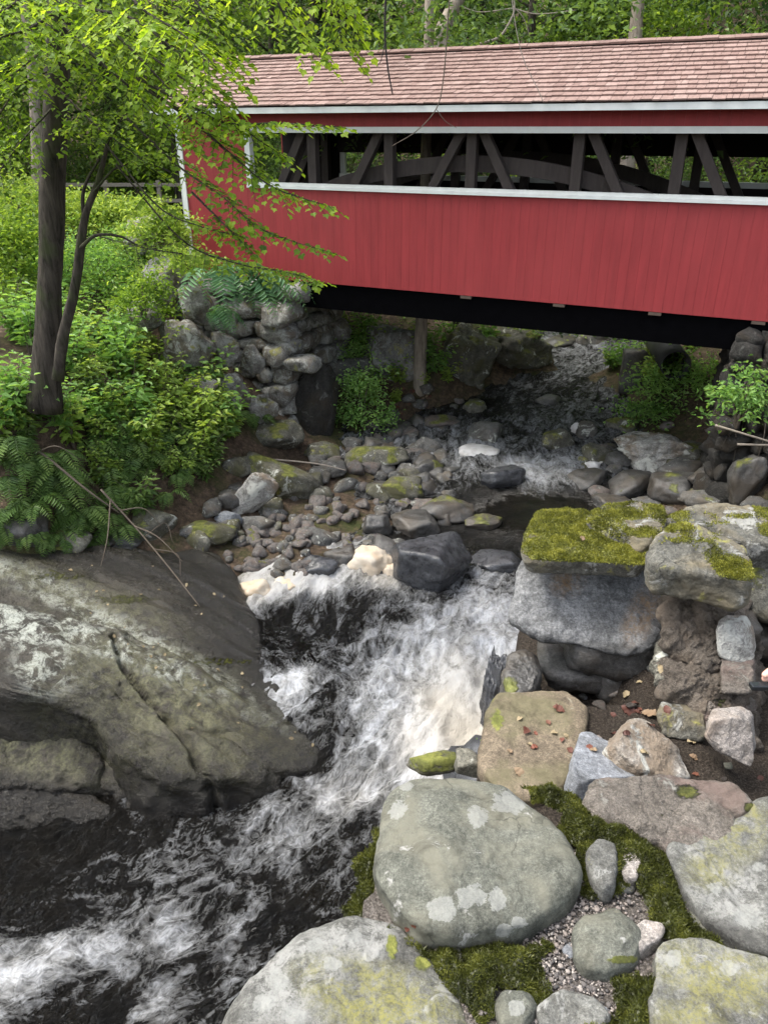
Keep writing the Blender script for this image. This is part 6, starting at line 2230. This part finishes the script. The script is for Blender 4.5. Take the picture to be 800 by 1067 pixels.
# slender sapling leaning beside it
sb = at_d(62, 388, 11.1)
sap = empty('sapling', sb)
tag(sap, 'slender dark forked sapling leaning right of the large trunk', 'tree')
t = MB()
t.tube(smooth_path([at_d(x, y, 11.0) - sb for x, y in [(60, 395), (66, 350), (78, 300), (86, 240), (92, 215), (102, 190), (112, 150)]], 24), np.linspace(.085, .028, 24), 10, wob=.15)
t.tube(smooth_path([at_d(x, y, 11.0) - sb for x, y in [(88, 232), (86, 205), (92, 185), (104, 165)]], 12), np.linspace(.03, .012, 12), 7)
t.tube(smooth_path([at_d(x, y, 10.9) - sb for x, y in [(84, 258), (100, 245), (125, 246), (150, 258), (190, 264)]], 18), np.linspace(.025, .007, 18), 6)
t.tube(smooth_path([at_d(x, y, 10.9) - sb for x, y in [(98, 200), (120, 175), (150, 165)]], 10), np.linspace(.018, .006, 10), 6)
t.build('trunk', BARKD, sap, True)
Lv = Leaves()
for br in [[(112, 150, 11), (130, 120, 10.8), (150, 110, 10.6)], [(100, 245, 10.9), (150, 258, 10.7), (210, 268, 10.4)], [(104, 165, 11), (90, 140, 10.9), (70, 135, 10.8)], [(120, 176, 10.9), (160, 160, 10.8), (190, 170, 10.6)]]:
    tw = MB()
    spray(Lv, tw, [at_d(*p) - sb for p in br], 12, .7, .075, r, .55, rad=.008)
    tw.build('twig', BARKD, sap, True)
Lv.build('foliage', G_BRIGHT, sap, 'ovate', .6)

# individual forest trunks that show
def bare_trunk(px, y0, D, top_pts, rad, mat, label, crown=True, seed=1):
    b = at_d(px, y0, D)
    root = empty('forest_tree', b)
    tag(root, label, 'tree')
    pts = [np.zeros(3)] + [at_d(x, y, d) - b for x, y, d in top_pts]
    ph = smooth_path(pts, 20)
    t = MB()
    t.tube(ph, np.linspace(rad * 1.25, rad * .7, 20), 14, wob=.12, seed=seed)
    t.build('trunk', mat, root, True)
    r_ = np.random.default_rng(seed)
    if crown:
        Lv = Leaves()
        for i in range(24):
            cloud(Lv, ph[-1] * r_.uniform(.7, 1.1) + r_.normal(size=3) * (1.6, 1.6, .7), (.6, .6, .2), 90, .16, r_, 1.0, .5)
        Lv.build('crown', G_BACK, root, 'diamond', .6)
    return root


bare_trunk(437, 414, 18.4, [(437, 380, 18.4), (439, 335, 18.4), (441, 260, 18.5), (444, 150, 18.8), (450, -100, 19.4)], .13, BARKP, 'pale straight tree trunk standing on the bank under the bridge', seed=3)
bare_trunk(461, 130, 24, [(462, 60, 24), (460, 36, 24), (470, 12, 24.2), (480, -8, 24.4), (500, -60, 25)], .19, BARKP, 'pale bent trunk showing above the roof', seed=4)
bare_trunk(652, 200, 23, [(652, 165, 23), (655, 130, 23), (660, 60, 23.4), (670, -60, 24)], .20, BARKP, 'pale trunk seen through the bridge window', seed=5)
bare_trunk(484, 400, 20.2, [(482, 372, 20.3), (480, 340, 20.4), (478, 260, 20.6), (476, 100, 21)], .22, BARKD, 'dark reddish trunk among the crags under the bridge', seed=6)
bare_trunk(40, 215, 22, [(38, 150, 22), (34, 80, 22.2), (20, -40, 22.5)], .13, BARKP, 'thin pale trunk behind the large left tree', seed=7)

# split rail fence at the clearing edge
fence = empty('rail_fence', at_d(120, 215, 25))
tag(fence, 'weathered wooden rail fence left of the bridge end', 'fence')
fb_ = np.array(fence.location)
fpts = [at_d(x, 192, d) for x, d in ((-40, 25.5), (50, 26), (110, 26.4), (165, 26.8), (205, 27.0))]
for p in fpts:
    t = MB()
    t.box((p[0] - .06, p[1] - .06, p[2] - 1.2), (p[0] + .06, p[1] + .06, p[2] + .12), M=None)
    V = t.V[0] - fb_
    t.V[0] = V
    t.build('post', TWIGP, fence)
for dz in (0, -.45):
    for p, q in zip(fpts[:-1], fpts[1:]):
        t = MB()
        t.beam(p - fb_ + (0, -.08, dz), q - fb_ + (0, -.08, dz), .05, .10)
        t.build('rail', TWIGP, fence)

# ------------------------------------------------------------------ sticks, twigs, leaves
def stick(name, label, cat, pts, r0, r1, mat, forks=(), n=24):
    b = np.asarray(pts[0])
    t = MB()
    t.tube(smooth_path([np.asarray(p) - b for p in pts], n), np.linspace(r0, r1, n), 8, wob=.1)
    for fpts_, a, c in forks:
        t.tube(smooth_path([np.asarray(p) - b for p in fpts_], 12), np.linspace(a, c, 12), 6)
    o = t.build(name, mat, None, True)
    o.location = b
    tag(o, label, cat)
    return o


stick('bent_stick', 'thin bent pale stick lying across the right wall stones', 'stick', [at_h(674, 595, 1.83), at_h(690, 606, 1.86), at_h(712, 617, 1.885), at_h(745, 627, 1.905), at_h(781, 634, 1.92)], .0048, .0035, TWIGP)
stick('dead_branch', 'dead grey branch slanting down onto the bedrock slab', 'branch', [at_h(105, 510, 5.35), at_h(140, 548, 5.9), at_h(175, 590, 6.35), at_h(208, 632, 6.72)], .017, .007, TWIG,
      [([at_h(140, 548, 5.9), at_h(165, 560, 6.0), at_h(190, 585, 6.3)], .014, .005), ([at_h(125, 532, 5.7), at_h(150, 530, 5.7), at_h(168, 548, 6.0)], .012, .005), ([at_h(160, 572, 6.2), at_h(185, 578, 6.25), at_h(188, 600, 6.5)], .010, .004), ([at_h(115, 522, 5.5), at_h(112, 560, 5.9), at_h(105, 590, 6.2)], .012, .004), ([at_h(150, 560, 6.0), at_h(172, 545, 6.0), at_h(180, 565, 6.2)], .008, .003)])
stick('dead_branch', 'dead brown branch leaning among the left ferns', 'branch', [at_h(-10, 440, 4.4), at_h(40, 470, 4.75), at_h(90, 510, 5.3), at_h(125, 535, 5.75)], .028, .010, TWIG, [([at_h(40, 470, 4.75), at_h(60, 465, 4.6), at_h(85, 480, 4.9)], .012, .004)])
stick('grey_twig', 'long grey twig lying on mossy rocks below the abutment', 'twig', [at_h(265, 478, 6.45), at_h(300, 480, 6.5), at_h(335, 484, 6.5), at_h(360, 490, 6.6)], .022, .010, TWIGP)
stick('bleached_stick', 'upper bleached stick poking out at the right abutment', 'stick', [at_d(745, 443, 12.2), at_d(775, 452, 12.0), at_d(815, 464, 11.8)], .020, .014, TWIGP)
stick('bleached_stick', 'lower bleached stick below the other at the right abutment', 'stick', [at_d(768, 463, 12.1), at_d(815, 464, 11.7)], .018, .012, TWIGP)
stick('driftwood', 'short pale driftwood stick at the edge of the black pool', 'stick', [at_h(478, 534, 6.95), at_h(492, 527, 6.9)], .035, .02, TWIGP)
stick('hanging_twig', 'thin dark twig hanging down in front of the roof', 'twig', [at_d(402, -60, 4.0), at_d(402, -10, 4.0), at_d(401, 35, 4.0), at_d(404, 70, 4.0), at_d(409, 98, 4.0)], .006, .003, TWIGD, [([at_d(401, 45, 4.0), at_d(397, 62, 4.0), at_d(392, 70, 4.02)], .0025, .0012)])
stick('bare_vine', 'thin bare vine hanging over the roof shingles', 'vine', [at_d(470, -30, 9.5), at_d(466, 30, 9.5), at_d(462, 80, 9.5), at_d(455, 112, 9.5), at_d(434, 136, 9.5), at_d(408, 152, 9.5)], .007, .004, TWIG, [([at_d(455, 114, 9.5), at_d(464, 126, 9.5), at_d(476, 133, 9.5)], .004, .002)])
stick('bare_vine', 'faint grey vine crossing the middle of the roof', 'vine', [at_d(530, -30, 10), at_d(536, 20, 10), at_d(545, 60, 10), at_d(560, 92, 10), at_d(566, 106, 10)], .005, .003, TWIGP)
stick('bare_branch', 'bare forked branch against the trees above the roof', 'branch', [at_d(500, 45, 20), at_d(520, 38, 20), at_d(532, 20, 20), at_d(536, 5, 20), at_d(530, -20, 20)], .03, .012, TWIGP, [([at_d(534, 6, 20), at_d(545, 18, 20), at_d(552, 38, 20)], .014, .006), ([at_d(534, 8, 20), at_d(560, 14, 20), at_d(600, 10, 20)], .012, .006), ([at_d(480, 6, 20), at_d(500, 12, 20), at_d(534, 8, 20)], .012, .008)])
stick('grass_straw', 'pale dry straw beside the lichen boulder', 'straw', [at_h(462, 1030, 1.77), at_h(470, 1010, 1.76), at_h(478, 992, 1.755)], .0012, .0008, TWIGP)

# fallen leaves
from mathutils.bvhtree import BVHTree
bv_, bp_, nb0 = [], [], 0
for nm_, (V_, tri_, N_, M_) in STONE_DATA.items():
    bv_.append(V_)
    bp_.append(tri_ + nb0)
    nb0 += len(V_)
bv_.append(np.stack([GX.ravel(), GY.ravel(), GZ.ravel()], 1))
gq = grid_faces(len(gx), len(gy))
bp_.append(np.vstack([gq[:, [0, 1, 2]], gq[:, [0, 2, 3]]]) + nb0)
BVH = BVHTree.FromPolygons([tuple(v_) for v_ in np.concatenate(bv_)], [tuple(int(q_) for q_ in f_) for f_ in np.concatenate(bp_)])


def surf(px, py):
    d_ = Vector(ray(px, py)).normalized()
    loc, nor, _, _ = BVH.ray_cast(Vector(EYE), d_)
    if loc is None:
        return hit(px, py), Vector((0, 0, 1))
    if nor.z < 0:
        nor = -nor
    return np.array(loc), nor


m_leafr, nt = new_mat('fallen_leaf')
T = NT(nt)
oi = T.n('ShaderNodeObjectInfo')
T.principled(T.mix(1.0, T.ramp(oi.outputs['Random'], [(0, (.060, .022, .015)), (.4, (.14, .046, .026)), (.75, (.11, .060, .038)), (1, (.21, .15, .09))]), T.ramp(T.noise(T.objcoord(), 40, 4), [(.3, .7), (.7, 1.25)]), 'MULTIPLY'), .6, None, .35)
lf_src = []
for i in range(3):
    r_ = np.random.default_rng(800 + i)
    n_ = 12
    V, F = [], []
    for j in range(n_ + 1):
        tt = j / n_
        wid = .32 * math.sin(PI * tt) ** .75 * (1 + .18 * math.sin(j * 2.4 + i))
        cz = .16 * math.sin(tt * 2.6 + i) + .04 * r_.normal()
        V += [(tt - .5, -wid, cz + .13 * wid * 2 + .03 * r_.normal()), (tt - .5, 0, cz), (tt - .5, wid, cz + .2 * wid * 2 + .03 * r_.normal())]
    for j in range(n_):
        a = j * 3
        F += [(a, a + 3, a + 4, a + 1), (a + 1, a + 4, a + 5, a + 2)]
    lf_src.append(mesh_obj('fallen_leaf', V, F, m_leafr))
used_leaf = set()
m_leaft = plain_mat('pale_leaf', (.24, .19, .11), .7, .3, 30)
lf_tan = []
for o_ in lf_src:
    c_ = o_.copy()
    c_.data = o_.data.copy()
    c_.data.materials.clear()
    c_.data.materials.append(m_leaft)
    lf_tan.append(c_)


def put_leaf(px, py, h, size, label, group, tilt=.35, tan=False):
    i = int(rng.integers(3))
    o = (lf_tan[i].copy() if tan else lf_src[i].copy()) if (i in used_leaf or tan) else lf_src[i]
    if i in used_leaf or tan:
        COL.objects.link(o)
    if not tan:
        used_leaf.add(i)
    p, nor = surf(px, py)
    size *= .72
    o.location = p + np.array(nor) * size * .06
    o.scale = (size,) * 3
    qn = Vector((0, 0, 1)).rotation_difference(nor).to_matrix() @ Matrix.Rotation(rng.uniform(0, 6.28), 3, 'Z') @ Matrix.Rotation(rng.uniform(-tilt, tilt) * .6, 3, 'X')
    o.rotation_euler = qn.to_euler()
    tag(o, label, 'leaf', group)
    return o


for px, py, h, s_, lb in [(655, 742, 2.12, .10, 'bright orange red fallen leaf standing in the recess'), (676, 746, 2.14, .10, 'dark red fallen leaf beside the orange one in the recess'), (605, 722, 2.18, .11, 'long red brown fallen leaf under the split block'), (582, 740, 2.19, .07, 'pale tan leaf on the brown slab'),
                          (541, 806, 2.16, .07, 'crumpled dark red leaf at the near edge of the brown slab'), (606, 562, 1.67, .05, 'small orange leaf on the moss of the left wall cap'), (600, 590, 1.78, .05, 'small tan leaf against the split block'), (594, 783, 2.2, .05, 'orange leaf touching the blue grey slab'), (792, 812, 1.9, .05, 'orange leaf on the dark gravel at the right edge'), (726, 808, 2.05, .05, 'small cream leaf beside the pale foot stone'), (722, 790, 2.1, .05, 'tan curled leaf between the tilted slab and the pale stone')]:
    put_leaf(px, py, h, s_, lb, None)
for px, py in [(418, 962), (425, 968), (432, 965), (488, 1000), (495, 1010), (502, 998), (486, 1022), (492, 1032), (506, 1016), (478, 1005), (520, 1000)]:
    put_leaf(px, py, 1.765, rng.uniform(.022, .04), 'tiny red brown leaf scrap in the moss below the spotted boulder', 'leaf scraps below the spotted boulder')
for k_ in range(34):
    put_leaf(rng.uniform(530, 720), rng.uniform(690, 800), None, rng.uniform(.03, .07), 'small dark brown leaf scrap on the recess floor', 'leaf scraps on the recess floor', .35, bool(k_ % 3 == 0))
A_, n_A = PLA
for k_ in range(70):
    px, py = rng.uniform(60, 340), rng.uniform(585, 790)
    if px < 40 + (py - 585) * .9 or px > 230 + (py - 585) * .6:
        continue
    p = on_plane(px, py, PLA)
    put_leaf(px, py, 10 - p[2] - .01, rng.uniform(.04, .09), 'small pale fallen leaf stuck to the wet bedrock slab', 'leaves on the bedrock slab', .1, True)
for k_ in range(40):
    px, py = rng.uniform(385, 450), rng.uniform(405, 440)
    put_leaf(px, py, None, rng.uniform(.09, .16), 'red brown dead leaf on the bank below the pale trunk', 'dead leaves on the far bank')

# ------------------------------------------------------------------ person at the right edge (only the fingers show)
m_skin = plain_mat('skin', (.55, .32, .25), .5, .06, 20, .05)
m_shirt = plain_mat('navy_shirt', (.03, .04, .07), .9, .2, 40)
m_trou = plain_mat('grey_trousers', (.09, .09, .095), .9, .2, 40)
m_hair = plain_mat('brown_hair', (.04, .025, .015), .6, .3, 60)
m_shoe = plain_mat('dark_shoe', (.03, .03, .03), .6)
m_phone = plain_mat('dark_phone', (.012, .014, .016), .25)


def skin_mesh(name, verts, edges, radii, mat, parent, sub=2):
    me = bpy.data.meshes.new(name)
    me.from_pydata([tuple(map(float, v)) for v in verts], edges, [])
    o = bpy.data.objects.new(name, me)
    link(o, parent)
    me.materials.append(mat)
    if not me.skin_vertices:
        tmp = o.modifiers.new('skin', 'SKIN')
    sk = o.modifiers.get('skin') or o.modifiers.new('skin', 'SKIN')
    if not me.skin_vertices:
        return o
    for i, rd in enumerate(radii):
        rd = (rd, rd) if isinstance(rd, (int, float)) else rd
        me.skin_vertices[0].data[i].radius = rd
    me.skin_vertices[0].data[0].use_root = True
    sk.use_smooth_shade = True
    sk.branch_smoothing = .6
    sb_ = o.modifiers.new('sub', 'SUBSURF')
    sb_.levels = sb_.render_levels = sub
    return o


gz = 10 - 1.93
PX_, PY_ = 1.30, 1.30
person = empty('person', (PX_, PY_, gz))
tag(person, 'person at the right edge with only fingertips showing, holding a dark phone', 'person')
hand = at_d(824, 713, 1.27) - np.array([PX_, PY_, gz])     # centre of the grip
hx, hy, hz = hand
wr = hand + np.array([.115, .02, .035])
el = np.array([.06, -.10, 1.02])
sh = np.array([-.17, 0, 1.34])
bv = [(0, 0, .92), (0, 0, 1.08), (0, .0, 1.25), (0, 0, 1.36), (0, .01, 1.44), (0, .015, 1.50), (0, .02, 1.58), (0, .02, 1.64),
      (-.10, 0, .86), (-.105, .01, .48), (-.11, -.02, .08), (-.11, .12, .03), (.10, 0, .86), (.105, .01, .48), (.11, -.02, .08), (.11, .12, .03),
      tuple(sh), tuple((sh + el) / 2 + np.array([-.05, -.02, 0])), tuple(el + np.array([-.04, 0, 0])), tuple(wr), (.17, 0, 1.34), (.21, 0, 1.08), (.23, .05, .84), (.235, .08, .74)]
be = [(0, 1), (1, 2), (2, 3), (3, 4), (4, 5), (5, 6), (6, 7), (0, 8), (8, 9), (9, 10), (10, 11), (0, 12), (12, 13), (13, 14), (14, 15), (3, 16), (16, 17), (17, 18), (18, 19), (3, 20), (20, 21), (21, 22), (22, 23)]
br_ = [(.14, .10), (.125, .09), (.14, .10), (.10, .08), .05, .07, .085, .06, .085, .06, .045, .035, .085, .06, .045, .035, .055, .045, .038, .026, .055, .042, .03, .03]
# hand: palm and five fingers grown from the wrist, closing on the phone
palm = hand + np.array([.062, .012, .012])
bv += [tuple(palm)]
be += [(19, len(bv) - 1)]
br_ += [(.022, .030)]
pi_ = len(bv) - 1
fings = [((-.000, .030, .022), (-.034, .022, .020), (-.058, .008, .012), .0088), ((.002, .030, .004), (-.032, .026, .004), (-.054, .010, .002), .0090), ((.006, .028, -.014), (-.026, .026, -.014), (-.046, .010, -.012), .0086), ((.012, .024, -.030), (-.014, .022, -.030), (-.032, .010, -.026), .0075)]
for (a, b, c, rd) in fings:
    i0 = len(bv)
    bv += [tuple(hand + np.array(a) + (.028, 0, 0)), tuple(hand + np.array(a)), tuple(hand + np.array(b)), tuple(hand + np.array(c))]
    be += [(pi_, i0), (i0, i0 + 1), (i0 + 1, i0 + 2), (i0 + 2, i0 + 3)]
    br_ += [rd * 1.15, rd * 1.1, rd, rd * .85]
i0 = len(bv)
bv += [tuple(hand + np.array([.040, -.020, -.006])), tuple(hand + np.array([.006, -.030, -.016])), tuple(hand + np.array([-.026, -.024, -.014]))]
be += [(pi_, i0), (i0, i0 + 1), (i0 + 1, i0 + 2)]
br_ += [.012, .0105, .009]
skin_mesh('body', bv, be, br_, m_skin, person)
# clothes
skin_mesh('shirt', [(0, 0, .83), (0, 0, 1.08), (0, 0, 1.25), (0, 0, 1.37), tuple(sh), tuple((sh + el) / 2 + np.array([-.05, -.02, 0])), (.17, 0, 1.34), (.205, 0, 1.14)], [(0, 1), (1, 2), (2, 3), (3, 4), (4, 5), (3, 6), (6, 7)],
          [(.16, .12), (.145, .11), (.16, .12), (.10, .09), .07, .06, .07, .06], m_shirt, person)
skin_mesh('trousers', [(0, 0, .95), (-.10, 0, .85), (-.105, .01, .48), (-.11, -.02, .10), (.10, 0, .85), (.105, .01, .48), (.11, -.02, .10)], [(0, 1), (1, 2), (2, 3), (0, 4), (4, 5), (5, 6)], [(.15, .12), .10, .075, .062, .10, .075, .062], m_trou, person)
V, F = rock_shape(5, (.185, .215, .20), planes=26, k=3, sub=3, rough=.02)
mesh_obj('hair', V + (0, -.005, 1.64), F, m_hair, person)
for sx in (-.11, .11):
    V, F = rock_shape(6, (.10, .27, .10), planes=26, k=4, sub=3, rough=.01)
    mesh_obj('shoe', V + (sx, .05, .05), F, m_shoe, person)
t = MB()
M4 = np.eye(4)
t.box((-.086, -.010, -.008), (.05, .009, .004))
ph = t.build('phone', m_phone)
ph.location = tuple(hand + np.array([PX_, PY_, gz]) + np.array([0, -.004, .0]))
bev = ph.modifiers.new('bevel', 'BEVEL')
bev.width = .003
bev.segments = 3
tag(ph, 'dark slim phone gripped by fingertips at the right edge', 'phone')

# ------------------------------------------------------------------ light, camera, render
SUN_EL, SUN_AZ = math.radians(62), math.radians(280)     # azimuth measured clockwise from +Y
w = bpy.data.worlds.new('World')
scn.world = w
w.use_nodes = True
nt = w.node_tree
nt.nodes.clear()
T = NT(nt)
sky = T.n('ShaderNodeTexSky', sky_type='NISHITA')
sky.sun_disc = False
sky.sun_elevation = SUN_EL
sky.sun_rotation = SUN_AZ
sky.air_density = 1.0
sky.dust_density = 4.0
sky.ozone_density = 1.0
hs = T.n('ShaderNodeHueSaturation')
hs.inputs['Saturation'].default_value = .45
T.l(sky.outputs[0], hs.inputs['Color'])
bg = T.n('ShaderNodeBackground')
bg.inputs['Strength'].default_value = .15
T.l(hs.outputs[0], bg.inputs['Color'])
ow_ = T.n('ShaderNodeOutputWorld')
T.l(bg.outputs[0], ow_.inputs['Surface'])
sd = bpy.data.lights.new('sun', 'SUN')
sd.energy = 1.05
sd.angle = math.radians(20)
sd.color = (1, .95, .87)
so = bpy.data.objects.new('sun', sd)
link(so)
to_sun = Vector((math.sin(SUN_AZ) * math.cos(SUN_EL), math.cos(SUN_AZ) * math.cos(SUN_EL), math.sin(SUN_EL)))
so.rotation_euler = to_sun.to_track_quat('Z', 'Y').to_euler()
so.location = (0, 0, 30)

cam = bpy.data.cameras.new('camera')
cam.sensor_fit = 'HORIZONTAL'
cam.sensor_width = 36
cam.lens = 36 * FPX / 800
cam.clip_start = .05
cam.clip_end = 400
co = bpy.data.objects.new('camera', cam)
link(co)
co.location = tuple(EYE)
co.rotation_euler = (PI / 2 - PITCH, 0, 0)
scn.camera = co

scn.view_settings.view_transform = 'Standard'
scn.view_settings.look = 'None'
scn.view_settings.exposure = 1.75
scn.view_settings.gamma = 1
scn.render.engine = 'CYCLES'
cy = scn.cycles
cy.max_bounces = 6
cy.diffuse_bounces = 3
cy.glossy_bounces = 2
cy.transmission_bounces = 3
cy.transparent_max_bounces = 4
cy.use_adaptive_sampling = True
cy.adaptive_threshold = .02
cy.use_denoising = True
cy.sample_clamp_indirect = 6
